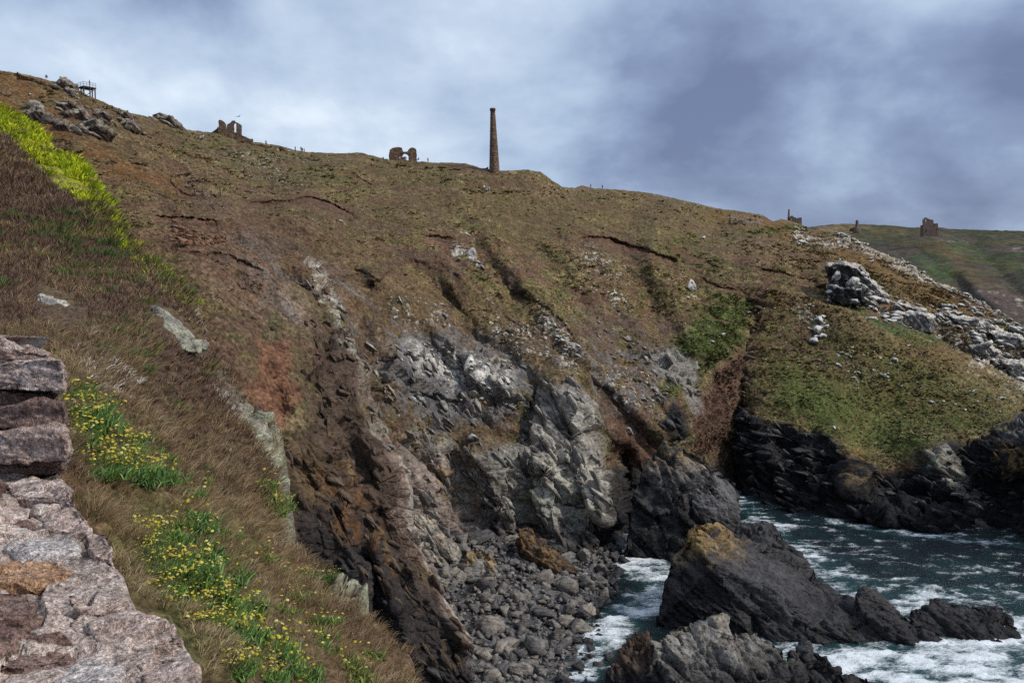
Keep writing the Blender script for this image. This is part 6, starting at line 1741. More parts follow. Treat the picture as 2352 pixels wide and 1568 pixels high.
# single stones on the slopes
STONES = [(918, 697, 14, 30), (1015, 740, 14, 28), (903, 735, 14, 10), (1018, 697, 20, 12), (945, 725, 12, 9), (965, 957, 26, 24), (1090, 1015, 40, 28), (1443, 997, 20, 32), (780, 512, 14, 8), (665, 350, 10, 6), (612, 372, 12, 6),
          (640, 405, 10, 6), (655, 410, 12, 6), (620, 415, 8, 6), (650, 425, 10, 8), (580, 445, 10, 6), (1285, 437, 10, 6), (1272, 443, 14, 6), (1290, 455, 12, 5), (1365, 612, 10, 6), (1658, 776, 14, 9), (1632, 795, 14, 14), (2050, 832, 22, 12), (2085, 800, 12, 10),
          (2300, 920, 20, 10), (2325, 930, 12, 8), (2165, 925, 10, 6), (2235, 905, 14, 7), (1195, 760, 10, 8), (1470, 700, 10, 7), (68, 221, 10, 4), (575, 300, 6, 4), (1720, 720, 12, 6), (2000, 600, 14, 8), (1998, 603, 20, 10), (2055, 815, 10, 12), (1215, 640, 8, 5), (1360, 560, 8, 5),
          (1615, 553, 14, 10), (310, 345, 8, 5), (345, 365, 8, 5), (455, 405, 8, 4), (440, 560, 10, 6), (470, 640, 12, 6), (980, 560, 8, 5), (1145, 770, 12, 10), (1100, 700, 10, 6), (1270, 745, 14, 8), (1915, 985, 14, 10), (2140, 925, 18, 12)]
WHERE = {(0, 0): "high on the left of the hill", (1, 0): "high below the skyline ruins", (2, 0): "near the skyline right of the chimney", (3, 0): "near the right-hand brow",
         (0, 1): "on the left slope near the old path", (1, 1): "on the main slope left of the rib", (2, 1): "on the slope above the red scree", (3, 1): "on the headland's slope"}
for i, (px, py, wpx, hpx) in enumerate(STONES):
    w = Vector(ground_at(px, py))
    k = w.y / FPX
    key = (0 if px < 480 else 1 if px < 1230 else 2 if px < 1740 else 3, 0 if py < 520 else 1)
    shp = "upright" if hpx > 1.2 * wpx else "flat" if hpx < 0.6 * wpx else "blocky"
    sz = "large" if wpx > 18 else "small"
    o = place("stone", BOULDERS_WHITE[i % 6], w + Vector((0, -0.1, hpx * k * 0.2)), 1.0, ro, f"{sz} {shp} pale stone lying {WHERE[key]}", "stone", "pale stones on the slopes")
    o.scale = (wpx * k, wpx * k * 0.8, hpx * k * 1.5)
    o.rotation_euler = (ro.normal() * 0.15, ro.normal() * 0.2, ro.normal() * 0.5)
# scatter that nobody could count
sv, sf, so = [], [], 0
ZONES = [([(380, 470), (560, 480), (740, 640), (820, 880), (700, 760), (520, 640)], 260, (0.2, 0.9)), ([(1340, 580), (1430, 620), (1440, 700), (1360, 680)], 90, (0.25, 1.1)), ([(880, 680), (1040, 680), (1060, 770), (900, 770)], 60, (0.25, 1.0)), ([(1120, 720), (1260, 740), (1330, 850), (1180, 820)], 110, (0.3, 1.3)), ([(1360, 840), (1500, 860), (1500, 960), (1400, 900)], 90, (0.3, 1.2)),
         ([(520, 340), (680, 370), (700, 440), (560, 420)], 70, (0.3, 1.1)), ([(1900, 790), (2100, 830), (2150, 920), (1950, 900)], 110, (0.3, 1.0)), ([(2150, 880), (2352, 900), (2352, 960), (2200, 960)], 60, (0.3, 1.1)), ([(1740, 700), (1900, 720), (1900, 850), (1760, 850)], 90, (0.3, 1.0)),
         ([(1600, 860), (1690, 830), (1670, 1030), (1600, 1020)], 150, (0.2, 0.7)), ([(440, 430), (500, 440), (700, 720), (560, 700)], 180, (0.15, 0.6)), ([(940, 770), (1180, 830), (1200, 930), (1000, 930)], 130, (0.3, 1.3)), ([(2150, 690), (2360, 770), (2360, 900), (2250, 850)], 160, (0.3, 1.4)), ([(2000, 640), (2140, 700), (2140, 760), (2000, 740)], 80, (0.3, 1.2)), ([(1250, 430), (1440, 445), (1440, 460), (1260, 455)], 60, (0.3, 0.9)), ([(610, 355), (760, 375), (760, 385), (620, 370)], 90, (0.3, 0.8))]
for poly, n, (s0, s1) in ZONES:
    for (x, y, a, c) in cluster(poly, n, (0, 1), (0, 1), ro):
        w = ground_at(x, y)
        s_ = s0 + (s1 - s0) * a * ro.uniform(0.4, 1)
        V, F = lows[int(ro.integers(6))]
        an = ro.uniform(0, 6.28); ca, sa = math.cos(an), math.sin(an)
        sv.append((V * np.array([1, 0.8, 0.8])) @ np.array([[ca, sa, 0], [-sa, ca, 0], [0, 0, 1]]) * s_ + w + (0, 0, s_ * 0.12)); sf.append(F + so); so += len(V)
V = np.concatenate(sv)
n_ = fbm(V, 2.0, 3, 0.6, 1701)
col = np.tile(C['pale'], (len(V), 1)); col += (C['white'] - col) * smooth(-0.1, 0.3, n_)[:, None]; col += (C['grey'] - col) * smooth(0.1, 0.4, -n_)[:, None]
px_, py_ = project(V)
sc_ = (px_ < 760) & (py_ > 425) | ((px_ > 1590) & (px_ < 1695) & (py_ > 830))
col[sc_] = C['scree'] * 0.95
tag(link("stone_scatter", mesh_from("stone_scatter", V, np.concatenate(sf), col), M_CLIFFROCK), "small pale stones strewn over the grassy slopes", "stones", kind="stuff")

# ------------------------------------------------------------------ old retaining wall of loose stones
K8 = conv((330.75, 477.75), 0.0990)
RW = [(740, 390, 130, 60), (850, 475, 290, 90), (760, 590, 160, 110), (925, 580, 170, 90), (1060, 640, 110, 60), (1215, 645, 180, 60), (960, 680, 110, 70), (1080, 695, 190, 40), (655, 745, 70, 40), (725, 745, 90, 40), (930, 730, 80, 40), (860, 785, 190, 60), (1060, 765, 180, 60),
      (1235, 785, 140, 90), (710, 795, 130, 40), (730, 835, 160, 60), (715, 885, 90, 40), (900, 890, 260, 120), (1090, 860, 170, 110), (1290, 870, 190, 60), (1415, 800, 90, 60), (1490, 815, 100, 80), (1420, 875, 80, 60), (1250, 905, 120, 40), (920, 1010, 120, 90), (1075, 1015, 190, 130),
      (1215, 960, 110, 90), (1380, 970, 150, 90), (1540, 905, 100, 60), (1620, 910, 70, 60), (1720, 805, 110, 90), (1780, 770, 50, 70), (1850, 790, 60, 60), (1840, 855, 110, 70), (1760, 915, 70, 80), (1905, 820, 40, 80), (2010, 755, 140, 180), (870, 965, 90, 40), (1690, 965, 60, 30), (1320, 720, 90, 50), (1400, 740, 80, 50), (1560, 840, 80, 60),
      (1650, 860, 70, 50), (1500, 960, 90, 50), (1600, 980, 90, 40), (1210, 1045, 80, 40), (820, 940, 80, 40)]
M_RED = boulder_material("red_stained_stone", (0.17, 0.085, 0.052), (0.23, 0.125, 0.08), (0.31, 0.18, 0.12))
BOULDERS_RED = [wet_copy(m_, M_RED) for m_ in BOULDERS]
w0 = hill_at(430, 575)
t_ = empty("retaining_wall", tuple(w0)); tag(t_, "collapsing dry-stone retaining wall of red-brown stones on the left slope", "wall")
for i, (cx_, cy_, w_, h_) in enumerate(RW):
    (px, py), = K8([(cx_, cy_)])
    w = Vector(hill_at(px, py))
    k = w.y / FPX * 0.0990
    o = bpy.data.objects.new("stone", (BOULDERS_GREY if i in (1, 36, 14) else BOULDERS_RED)[i % 6])
    COL.objects.link(o); o.parent = t_
    o.location = w - t_.location + Vector((0, -0.9, 0.15))
    o.rotation_euler = (ro.normal() * 0.1, 0.15 + ro.normal() * 0.12, ro.normal() * 0.2)
    o.scale = (w_ * k * 1.15, w_ * k * 1.1, h_ * k * 2.2)

# rocks on the near slope
for (pts, seed, sc, lab, cname) in (
    ([(78, 672, 28), (100, 680, 27.4), (150, 695, 27.5), (185, 725, 27.6), (175, 765, 27.2), (130, 762, 26.6), (85, 720, 27), (110, 700, 29), (170, 720, 29)], 1801, (1.2, 0.5, 0.22), "pale round-topped boulder bedded in the near brown slope", 'pale'),
    ([(335, 705, 33), (360, 708, 33), (420, 750, 33), (465, 795, 32.6), (462, 812, 32), (430, 808, 31.6), (375, 780, 31.8), (340, 740, 32.4), (380, 725, 34.5), (450, 790, 34.2)], 1811, (1.4, 0.6, 0.25), "long pointed grey slab lying tilted on the near brown slope", 'grey')):
    def rc(W, Nn, d, cname=cname, seed=seed):
        n = fbm(W, 0.6, 4, 0.6, seed)
        c_ = np.tile(C[cname], (len(W), 1)); c_ += (C['lichen'] - c_) * (0.8 * smooth(0.0, 0.3, n))[:, None]; c_ += (C['slate'] - c_) * (0.7 * smooth(0.1, 0.35, -n))[:, None]
        return c_
    o = link("boulder", rock_mesh("boulder", [U([(x_, y_, Y_ * 0.965) for x_, y_, Y_ in pts])], 0.09, seed, sc, 0.6, rc), M_NEAR)
    tag(o, lab, "boulder")

# ------------------------------------------------------------------ broken wall in the foreground
def granite(name, base, pink, speck):
    m, nt, b = new_mat(name)
    p = geo_pos(nt)
    oi = nt.nodes.new("ShaderNodeObjectInfo")
    n0 = noise_node(nt, 9.0, 5, 0.6, p)
    n1 = noise_node(nt, 60.0, 4, 0.75, p)
    n2 = noise_node(nt, 170.0, 3, 0.8, p)
    c0 = ramp(nt, n0, [(0.32, base), (0.52, pink), (0.7, speck)])
    g = ramp(nt, n1, [(0.33, (0.28, 0.26, 0.26)), (0.5, (0.95, 0.93, 0.92)), (0.68, (1.75, 1.75, 1.75))])
    g2 = ramp(nt, n2, [(0.35, (0.45, 0.44, 0.44)), (0.65, (1.5, 1.5, 1.5))])
    c = mixc(nt, 1.0, mixc(nt, 1.0, c0, g, 'MULTIPLY'), g2, 'MULTIPLY')
    tint = ramp(nt, oi.outputs["Random"], [(0.0, (0.85, 0.78, 0.76)), (0.5, (1.0, 0.97, 0.95)), (1.0, (1.1, 1.08, 1.06))])
    nt.links.new(mixc(nt, 1.0, c, tint, 'MULTIPLY'), b.inputs["Base Color"])
    b.inputs["Roughness"].default_value = 0.9
    b.inputs["Specular IOR Level"].default_value = 0.15
    add = nt.nodes.new("ShaderNodeMath"); add.operation = 'ADD'
    nt.links.new(n1, add.inputs[0]); nt.links.new(n0, add.inputs[1])
    bump(nt, b, add.outputs[0], 0.9, 0.02)
    return m
M_GRANITE = granite("pink_granite", (0.26, 0.215, 0.19), (0.43, 0.335, 0.29), (0.60, 0.53, 0.48))
M_GRANITE_DARK = granite("dark_stained_or_shaded_stone", (0.12, 0.08, 0.07), (0.19, 0.125, 0.105), (0.26, 0.19, 0.165))
M_GRANITE_WHITE = granite("white_quartz_stone", (0.36, 0.34, 0.33), (0.52, 0.50, 0.48), (0.68, 0.66, 0.64))
M_GRANITE_ORANGE = granite("orange_stone", (0.24, 0.15, 0.09), (0.36, 0.22, 0.13), (0.42, 0.28, 0.19))
M_MORTAR = granite("lime_mortar", (0.28, 0.235, 0.205), (0.43, 0.355, 0.31), (0.60, 0.53, 0.48))
CORE_PTS = [(-80, 760, 3.3), (60, 780, 3.3), (-80, 850, 3.12), (130, 880, 3.12), (-80, 1000, 3.05), (140, 1000, 3.08), (-80, 1090, 2.98), (130, 1095, 2.98), (-80, 1120, 2.6), (160, 1125, 2.68), (-80, 1200, 2.28), (200, 1200, 2.36), (-80, 1280, 2.02), (260, 1290, 2.08),
            (-80, 1380, 1.76), (310, 1390, 1.82), (-80, 1480, 1.54), (430, 1490, 1.60), (-80, 1640, 1.28), (480, 1640, 1.31)]
core_fit = tps_fit(CORE_PTS, 1e-4)
CORE_R = curve([(770, 0), (790, 35), (812, 70), (826, 128), (900, 134), (1000, 140), (1090, 132), (1110, 152), (1160, 166), (1190, 196), (1230, 206), (1236, 246), (1300, 260), (1330, 284), (1370, 298), (1400, 314), (1412, 350), (1440, 385), (1480, 424), (1530, 452), (1640, 476)])
ys = np.linspace(768, 1640, 330); u = np.linspace(0, 1, 140)[None]
CPX = -70 * (1 - u) + CORE_R(ys)[:, None] * u
CPY = np.broadcast_to(ys[:, None], CPX.shape).copy()
G = unproject(CPX, CPY, tps_eval(core_fit, CPX, CPY))
P = G.reshape(-1, 3)
nr = grid_normals(box_blur(G, 5))
d = 0.022 * fbm(P, 0.16, 4, 0.55, 2201) + 0.010 * fbm(P, 0.035, 3, 0.6, 2203) + 0.045 * facets(P, 0.22, 2205, np.eye(3))[0] * 0.35
edge_in = np.broadcast_to(smooth(1.0, 0.93, u), CPX.shape).ravel()
G = G + nr * (d * edge_in + d * 0.4 * (1 - edge_in)).reshape(CPX.shape)[..., None]
e = G[:, -1]
ray = np.stack([e[:, 0] / e[:, 1] * 0.5 - 0.06, np.full(len(e), 0.5), (e[:, 2] - CAM_Z) / e[:, 1] * 0.5 - 0.12], -1)
ex = [e + ray * s_ for s_ in (0.02, 0.06, 0.15, 0.35, 0.8)]
G2 = np.concatenate([G] + [x[:, None] for x in ex], 1)
eb = G2[0]
top_back = np.stack([eb + np.array((0, 0.35, -0.02)), eb + np.array((0, 0.12, 0.0))], 0)
G2 = np.concatenate([top_back, G2], 0)
wall0 = unproject(100, 1640, 2.0)
wall_e = empty("stone_wall", tuple(wall0))
tag(wall_e, "broken granite wall of rough blocks and mortar in the left foreground", "wall")
me = mesh_from("mortar_core", G2.reshape(-1, 3) - wall0, grid_faces(*G2.shape[:2]))
link("mortar_core", me, M_MORTAR, wall_e)
def wall_stone(outline, D, thick, mat, seed, lift=None, maxlen=0.016, amp=0.6, label=None):
    a = np.array(outline, float)
    c = a.mean(0)
    if lift is None:       # stands in the upright face
        front = unproject(*(c + (a - c) * 0.975).T, D - 0.03)
        mid_ = unproject(*(c + (a - c) * 1.0).T, D - 0.005)
        back = unproject(*(c + (a - c) * 0.95).T, D + thick)
        pts = np.concatenate([front, mid_, back])
    else:                  # lies in the top of the wall
        Yc = tps_eval(core_fit, a[:, 0], a[:, 1])
        mid_ = unproject(a[:, 0], a[:, 1], Yc)
        cc = mid_.mean(0)
        topp = cc + (mid_ - cc) * 0.9 + np.array((0, 0, lift))
        pts = np.concatenate([mid_ + np.array((0, 0, lift * 0.35)), topp, mid_ - np.array((0, 0, thick))])
    V, Nn, F = hull_arrays(pts, maxlen)
    d = np.zeros(len(V))
    for s_, a_ in ((0.16, 0.10), (0.06, 0.12), (0.025, 0.14)):
        v, cr = facets(V, s_, seed + int(s_ * 1000), frame_matrix(5, 0, (1.6, 1.2, 0.6)))
        d += (v * a_ - 0.04 * cr) * s_ * amp
    d += 0.006 * fbm(V, 0.05, 3, 0.6, seed)
    me = mesh_from("stone", V + Nn * d[:, None] - wall0, F)
    o = link("stone", me, mat, wall_e)
    if label:
        o["label"] = label
    return o
wall_stone([(-70, 775), (3, 774), (36, 800), (8, 815), (-70, 815)], 3.28, 0.4, M_GRANITE, 2301)
wall_stone([(-70, 800), (60, 800), (112, 815), (112, 832), (-70, 836)], 3.2, 0.4, M_GRANITE, 2302)
wall_stone([(-70, 838), (0, 836), (100, 825), (141, 828), (147, 850), (148, 893), (140, 903), (-70, 893)], 2.98, 0.5, M_GRANITE, 2303, label="large squared pinkish block")
wall_stone([(-70, 896), (118, 903), (130, 915), (60, 934), (-70, 944)], 3.03, 0.4, M_GRANITE_DARK, 2304)
wall_stone([(-70, 948), (100, 918), (145, 924), (154, 948), (150, 972), (100, 985), (-70, 992)], 2.95, 0.4, M_GRANITE_DARK, 2305, label="dark red rounded stone")
wall_stone([(-70, 996), (138, 982), (156, 1010), (158, 1038), (150, 1058), (60, 1058), (-70, 1062)], 2.93, 0.4, M_GRANITE, 2306)
wall_stone([(-70, 1062), (60, 1062), (138, 1056), (148, 1078), (118, 1092), (-70, 1088)], 3.0, 0.4, M_GRANITE_DARK, 2307)  # dark recess between courses: its shade is put into this stone's colour
wall_stone([(8, 1122), (60, 1108), (140, 1110), (166, 1135), (170, 1160), (110, 1166), (25, 1152)], 0, 0.08, M_GRANITE, 2308, lift=0.0193)
wall_stone([(-60, 1112), (5, 1112), (20, 1150), (-10, 1165), (-60, 1165)], 0, 0.08, M_GRANITE_DARK, 2309, lift=0.0165)
wall_stone([(80, 1182), (150, 1170), (195, 1195), (206, 1226), (150, 1236), (95, 1222)], 0, 0.08, M_GRANITE, 2310, lift=0.0165)
wall_stone([(-60, 1180), (30, 1172), (70, 1185), (50, 1225), (-60, 1235)], 0, 0.08, M_GRANITE, 2311, lift=0.0154)
wall_stone([(30, 1215), (62, 1205), (92, 1222), (90, 1238), (50, 1240)], 0, 0.05, M_GRANITE_DARK, 2312, lift=0.0099)
wall_stone([(190, 1236), (246, 1236), (260, 1265), (258, 1306), (218, 1298), (195, 1268)], 0, 0.08, M_GRANITE, 2313, lift=0.0193)
wall_stone([(10, 1264), (60, 1252), (150, 1248), (186, 1262), (182, 1288), (120, 1296), (40, 1286)], 0, 0.08, M_GRANITE_WHITE, 2314, lift=0.0165, label="whitish quartz stone")
wall_stone([(-30, 1312), (60, 1296), (130, 1300), (162, 1325), (150, 1346), (80, 1352), (-30, 1342)], 0, 0.08, M_GRANITE_ORANGE, 2315, lift=0.0165, label="orange-tan stone")
wall_stone([(-60, 1372), (40, 1366), (92, 1400), (60, 1442), (-60, 1446)], 0, 0.08, M_GRANITE_DARK, 2316, lift=0.0165)
wall_stone([(150, 1380), (230, 1365), (300, 1380), (310, 1405), (240, 1420), (165, 1410)], 0, 0.08, M_GRANITE, 2317, lift=0.0121)
wall_stone([(190, 1445), (290, 1422), (380, 1442), (424, 1482), (310, 1504), (215, 1492)], 0, 0.08, M_GRANITE, 2318, lift=0.0165)
wall_stone([(-50, 1480), (60, 1470), (150, 1490), (170, 1525), (60, 1545), (-50, 1535)], 0, 0.08, M_GRANITE_DARK, 2319, lift=0.0154)
wall_stone([(110, 1545), (210, 1525), (285, 1545), (260, 1610), (110, 1610)], 0, 0.08, M_GRANITE_WHITE, 2320, lift=0.0121)
wall_stone([(310, 1530), (400, 1515), (455, 1545), (460, 1610), (320, 1610)], 0, 0.08, M_GRANITE, 2321, lift=0.0138)

# ------------------------------------------------------------------ vegetation on the near slope
def blades(root, up, n, length, width, spread, lean, rng, droop=0.35):
    """arrays of curved blades, three triangles each"""
    m_ = len(root)
    R0 = np.repeat(root, n, 0)
    L_ = np.repeat(length, n) * rng.uniform(0.55, 1.15, m_ * n)
    a = rng.uniform(0, 2 * np.pi, m_ * n)
    sp = np.repeat(spread, n)
    off = np.stack([np.cos(a), np.sin(a), 0 * a], -1)
    base = R0 + off * (sp * rng.uniform(0, 1, m_ * n) ** 0.7)[:, None] * 0.6
    dirv = np.repeat(up, n, 0) + off * rng.uniform(0.1, 0.9, m_ * n)[:, None] + np.array(lean)
    dirv /= np.linalg.norm(dirv, axis=1, keepdims=True)
    side = np.cross(dirv, rng.normal(size=(m_ * n, 3)))
    side /= np.linalg.norm(side, axis=1, keepdims=True) + 1e-9
    w = (np.repeat(width, n) * rng.uniform(0.7, 1.3, m_ * n))[:, None]
    midp = base + dirv * (L_ * 0.55)[:, None]
    d2 = dirv + off * droop + np.array((0, 0, -droop * 1.2))
    d2 /= np.linalg.norm(d2, axis=1, keepdims=True)
    tip = midp + d2 * (L_ * 0.5)[:, None]
    V = np.stack([base - side * w, base + side * w, midp - side * w * 0.8, midp + side * w * 0.8, tip], 1)
    k = np.arange(m_ * n)[:, None] * 5
    F = np.concatenate([k + np.array([[0, 1, 3]]), k + np.array([[0, 3, 2]]), k + np.array([[2, 3, 4]])], 0)
    return V.reshape(-1, 3), F
def leaf_material(name, trans=0.25):
    m, nt, b = new_mat(name)
    at = nt.nodes.new("ShaderNodeAttribute"); at.attribute_name = "Col"
    nt.links.new(at.outputs["Color"], b.inputs["Base Color"])
    b.inputs["Roughness"].default_value = 0.75
    b.inputs["Specular IOR Level"].default_value = 0.2
    return m
M_LEAF = leaf_material("grass_and_leaves")
rg = np.random.default_rng(5)
NRr, NCc = NEAR_G.shape[:2]
near_n = grid_normals(box_blur(NEAR_G, 4))
vis = (NEAR_PX > -30) & (NEAR_PY < 1590) & (NEAR_RK < 0.3)
wallcover = (NEAR_PY > 790) & (NEAR_PX < CORE_R(NEAR_PY) - 30)
vis &= ~wallcover
vis &= ~(sd_polygon(NEAR_PX, NEAR_PY, [(78, 665), (150, 685), (195, 725), (185, 780), (120, 785), (75, 720)]) < 0) & ~(sd_polygon(NEAR_PX, NEAR_PY, [(330, 700), (365, 700), (475, 790), (475, 830), (420, 830), (335, 760)]) < 0)
cand = np.argwhere(vis)
colour_of = NEAR_C.reshape(NRr, NCc, 3)
def scatter(n, test=None):
    c_ = cand if test is None else cand[test(NEAR_PX[cand[:, 0], cand[:, 1]], NEAR_PY[cand[:, 0], cand[:, 1]])]
    return c_[rg.integers(0, len(c_), n)]
VV, FF, CC, off = [], [], [], 0
def add_tufts(idx, n, length, width, spread, palette, weights, lean=(0.2, 0.05, 0.0), ground_mix=0.25, droop=0.5):
    global off
    root = NEAR_G[idx[:, 0], idx[:, 1]]
    nrm_ = near_n[idx[:, 0], idx[:, 1]] * 0.5 + np.array((0, 0, 0.6))
    V, F = blades(root, nrm_, n, length, width, spread, lean, rg, droop)
    pc = np.array([palette[k] for k in range(len(palette))])
    q_ = np.clip(0.5 + 0.75 * fbm(root, 1.3, 3, 0.6, 95) + 0.22 * rg.normal(size=len(idx)), 0, 0.9999)
    pick = np.searchsorted(np.cumsum(np.array(weights) / sum(weights)), q_)
    pick = np.clip(pick, 0, len(palette) - 1)
    ct = pc[pick] * rg.uniform(0.75, 1.25, (len(idx), 1))
    gr = colour_of[idx[:, 0], idx[:, 1]]
    ct = ct * (1 - ground_mix) + gr * ground_mix
    cb = np.repeat(ct, n, 0) * rg.uniform(0.75, 1.3, (len(idx) * n, 1))
    VV.append(V); FF.append(F + off); off += len(V)
    CC.append(np.repeat(cb, 5, 0))
DRY, TAN, BRN, STRAW, HEATH, RED, GRN, OLV = np.array((0.25, 0.16, 0.082)), np.array((0.33, 0.23, 0.13)), np.array((0.16, 0.095, 0.055)), np.array((0.42, 0.32, 0.19)), np.array((0.135, 0.082, 0.066)), np.array((0.13, 0.05, 0.03)), np.array((0.07, 0.13, 0.03)), np.array((0.15, 0.135, 0.04))
Ynear = NEAR_G[..., 1]
def depth(idx):
    return NEAR_G[idx[:, 0], idx[:, 1], 1]
LIME_Z = [(-40, 225), (0, 245), (100, 318), (190, 380), (226, 432), (235, 480), (190, 470), (150, 440), (90, 395), (30, 320), (-40, 280)]
# dry grass, lower slope
idx = scatter(6800, lambda x, y: (y > 960) | ((y > 760) & (x < 330)))
Yd = depth(idx)
clump = fbm(NEAR_G[idx[:, 0], idx[:, 1]], 0.9, 3, 0.6, 93)
add_tufts(idx, 10, np.clip(0.014 * Yd, 0.09, 0.34) * (0.55 + 1.3 * np.clip(clump + 0.4, 0, 1)) * rg.uniform(0.7, 1.4, len(idx)), np.clip(0.00024 * Yd, 0.0018, 0.008), np.clip(0.012 * Yd, 0.06, 0.3), [BRN, DRY, OLV, TAN, STRAW], [3, 4, 1.4, 3, 1.2])
# heather on the upper slope
idx = scatter(7000, lambda x, y: (y > 250) & (y < 1150) & (sd_polygon(x, y, LIME_Z) > 8))
Yd = depth(idx)
add_tufts(idx, 8, np.clip(0.0075 * Yd, 0.08, 0.42) * rg.uniform(0.6, 1.5, len(idx)), np.clip(0.0005 * Yd, 0.004, 0.03), np.clip(0.009 * Yd, 0.08, 0.5), [RED, HEATH, BRN, DRY, TAN], [1.3, 5, 3, 2.0, 0.7], lean=(0.15, 0, 0.1), ground_mix=0.35, droop=0.2)
# scattered green and dark heath clumps
idx = scatter(420, lambda x, y: (y > 480) & (y < 1100))
idx = idx[fbm(NEAR_G[idx[:, 0], idx[:, 1]], 3.0, 2, 0.5, 91) > 0.05]
Yd = depth(idx)
add_tufts(idx, 40, 0.012 * Yd * rg.uniform(0.7, 1.3, len(idx)), 0.0005 * Yd, 0.02 * Yd, [GRN, OLV], [2, 1.4], lean=(0, 0, 0.1), ground_mix=0.1, droop=0.2)
tag(link("rough_grass", mesh_from("rough_grass", np.concatenate(VV), np.concatenate(FF), np.concatenate(CC)), M_LEAF), "dry windblown grass and heather covering the near slope", "grass", kind="stuff")
# yellow-green cover on the upper left brow
VV, FF, CC, off = [], [], [], 0
idx = scatter(1900, lambda x, y: (sd_polygon(x, y, LIME_Z) < 0))
idx = idx[fbm(NEAR_G[idx[:, 0], idx[:, 1]], 3.2, 3, 0.6, 97) > -0.12]
Yd = depth(idx)
LM1, LM2, LM3 = np.array((0.46, 0.50, 0.015)), np.array((0.26, 0.34, 0.012)), np.array((0.56, 0.52, 0.03))
add_tufts(idx, 13, 0.0075 * Yd * rg.uniform(0.5, 1.4, len(idx)), 0.0009 * Yd, 0.008 * Yd, [LM1, LM2, LM3, OLV], [4, 4, 2, 1.5], lean=(0.1, 0, 0.1), ground_mix=0.05, droop=0.2)
idx = scatter(520, lambda x, y: (dist_polyline(x, y, [(215, 470), (300, 580), (380, 650), (445, 700)]) < 26))
Yd = depth(idx)
add_tufts(idx, 12, 0.008 * Yd * rg.uniform(0.5, 1.3, len(idx)), 0.0007 * Yd, 0.009 * Yd, [LM1, LM2, OLV, DRY], [2, 3, 3, 3], lean=(0.1, 0, 0.1), ground_mix=0.15, droop=0.2)
tag(link("lime_green_cover", mesh_from("lime_green_cover", np.concatenate(VV), np.concatenate(FF), np.concatenate(CC)), M_LEAF), "bright yellow-green low plants carpeting the brow at upper left", "plants", kind="stuff")

# samphire clumps: leaves and flat yellow flower heads
M_SAMPHIRE = leaf_material("samphire_leaf")
def samphire(seed, n_leaf, n_head, rad, hgt, leafc, headc):
    r = np.random.default_rng(seed)
    root = np.stack([r.normal(size=n_leaf) * rad * 0.42, r.normal(size=n_leaf) * rad * 0.42, np.zeros(n_leaf)], -1)
    V, F = blades(root, np.tile((0, 0, 1.0), (n_leaf, 1)), 7, np.full(n_leaf, hgt * 0.60), np.full(n_leaf, 0.0072), np.full(n_leaf, 0.05), (0.1, 0, 0), r, 0.35)
    col = np.repeat(np.array(leafc)[r.integers(0, len(leafc), n_leaf * 7)] * r.uniform(0.6, 1.35, (n_leaf * 7, 1)), 5, 0)
    leaf = mesh_from("leaves", V, F, col); leaf.materials.append(M_SAMPHIRE)
    VV_, FF_, CC_, o_ = [], [], [], 0
    for _ in range(n_head):
        a, q = r.uniform(0, 6.28), rad * r.uniform(0, 1) ** 0.6
        c0 = np.array((q * math.cos(a) * 0.8, q * math.sin(a) * 0.8, 0.0))
        tipc = c0 + np.array((r.normal() * 0.05 + 0.05, r.normal() * 0.05, hgt * r.uniform(0.75, 1.15)))
        R1 = r.uniform(0.009, 0.021)
        hc = np.array(headc)[r.integers(len(headc))] * r.uniform(0.8, 1.2)
        # stalk
        s_ = np.array([[0.003, 0, 0], [-0.0015, 0.0026, 0], [-0.0015, -0.0026, 0]])
        VV_.append(np.concatenate([c0 + s_, tipc + s_ * 0.8])); FF_.append(np.array([[0, 1, 4], [0, 4, 3], [1, 2, 5], [1, 5, 4], [2, 0, 3], [2, 3, 5]]) + o_); o_ += 6
        CC_.append(np.tile((0.10, 0.14, 0.04), (6, 1)))
        # umbel: a rough dome of small florets
        rings = [(0.0, 0.35), (0.45, 0.30), (0.8, 0.12), (1.0, -0.12)]
        tilt = Matrix.Rotation(r.normal() * 0.3, 3, 'X') @ Matrix.Rotation(r.normal() * 0.3, 3, 'Y')
        T = np.array(tilt)
        pts = [np.array((0, 0, 0.35 * R1))]
        for rr, zz in rings[1:]:
            for k in range(8):
                an = k * math.pi / 4 + r.uniform(-0.15, 0.15)
                pts.append(np.array((rr * math.cos(an), rr * math.sin(an), zz + r.uniform(-0.12, 0.12))) * R1)
        pts = np.array(pts) @ T.T + tipc
        fc = [(0, 1 + k, 1 + (k + 1) % 8) for k in range(8)]
        for ring in range(2):
            for k in range(8):
                a0, a1 = 1 + ring * 8 + k, 1 + ring * 8 + (k + 1) % 8
                fc += [(a0, a0 + 8, a1 + 8), (a0, a1 + 8, a1)]
        VV_.append(pts); FF_.append(np.array(fc) + o_); o_ += len(pts)
        CC_.append(np.tile(hc, (len(pts), 1)) * r.uniform(0.75, 1.2, (len(pts), 1)))
    head = mesh_from("flower_heads", np.concatenate(VV_), np.concatenate(FF_), np.concatenate(CC_)); head.materials.append(M_SAMPHIRE)
    return leaf, head
GL = [(0.09, 0.18, 0.035), (0.14, 0.24, 0.055), (0.18, 0.27, 0.10), (0.06, 0.13, 0.025)]
GY = [(0.14, 0.19, 0.03), (0.20, 0.23, 0.05), (0.26, 0.25, 0.08)]
YH = [(0.46, 0.36, 0.04), (0.50, 0.44, 0.13), (0.36, 0.29, 0.02)]
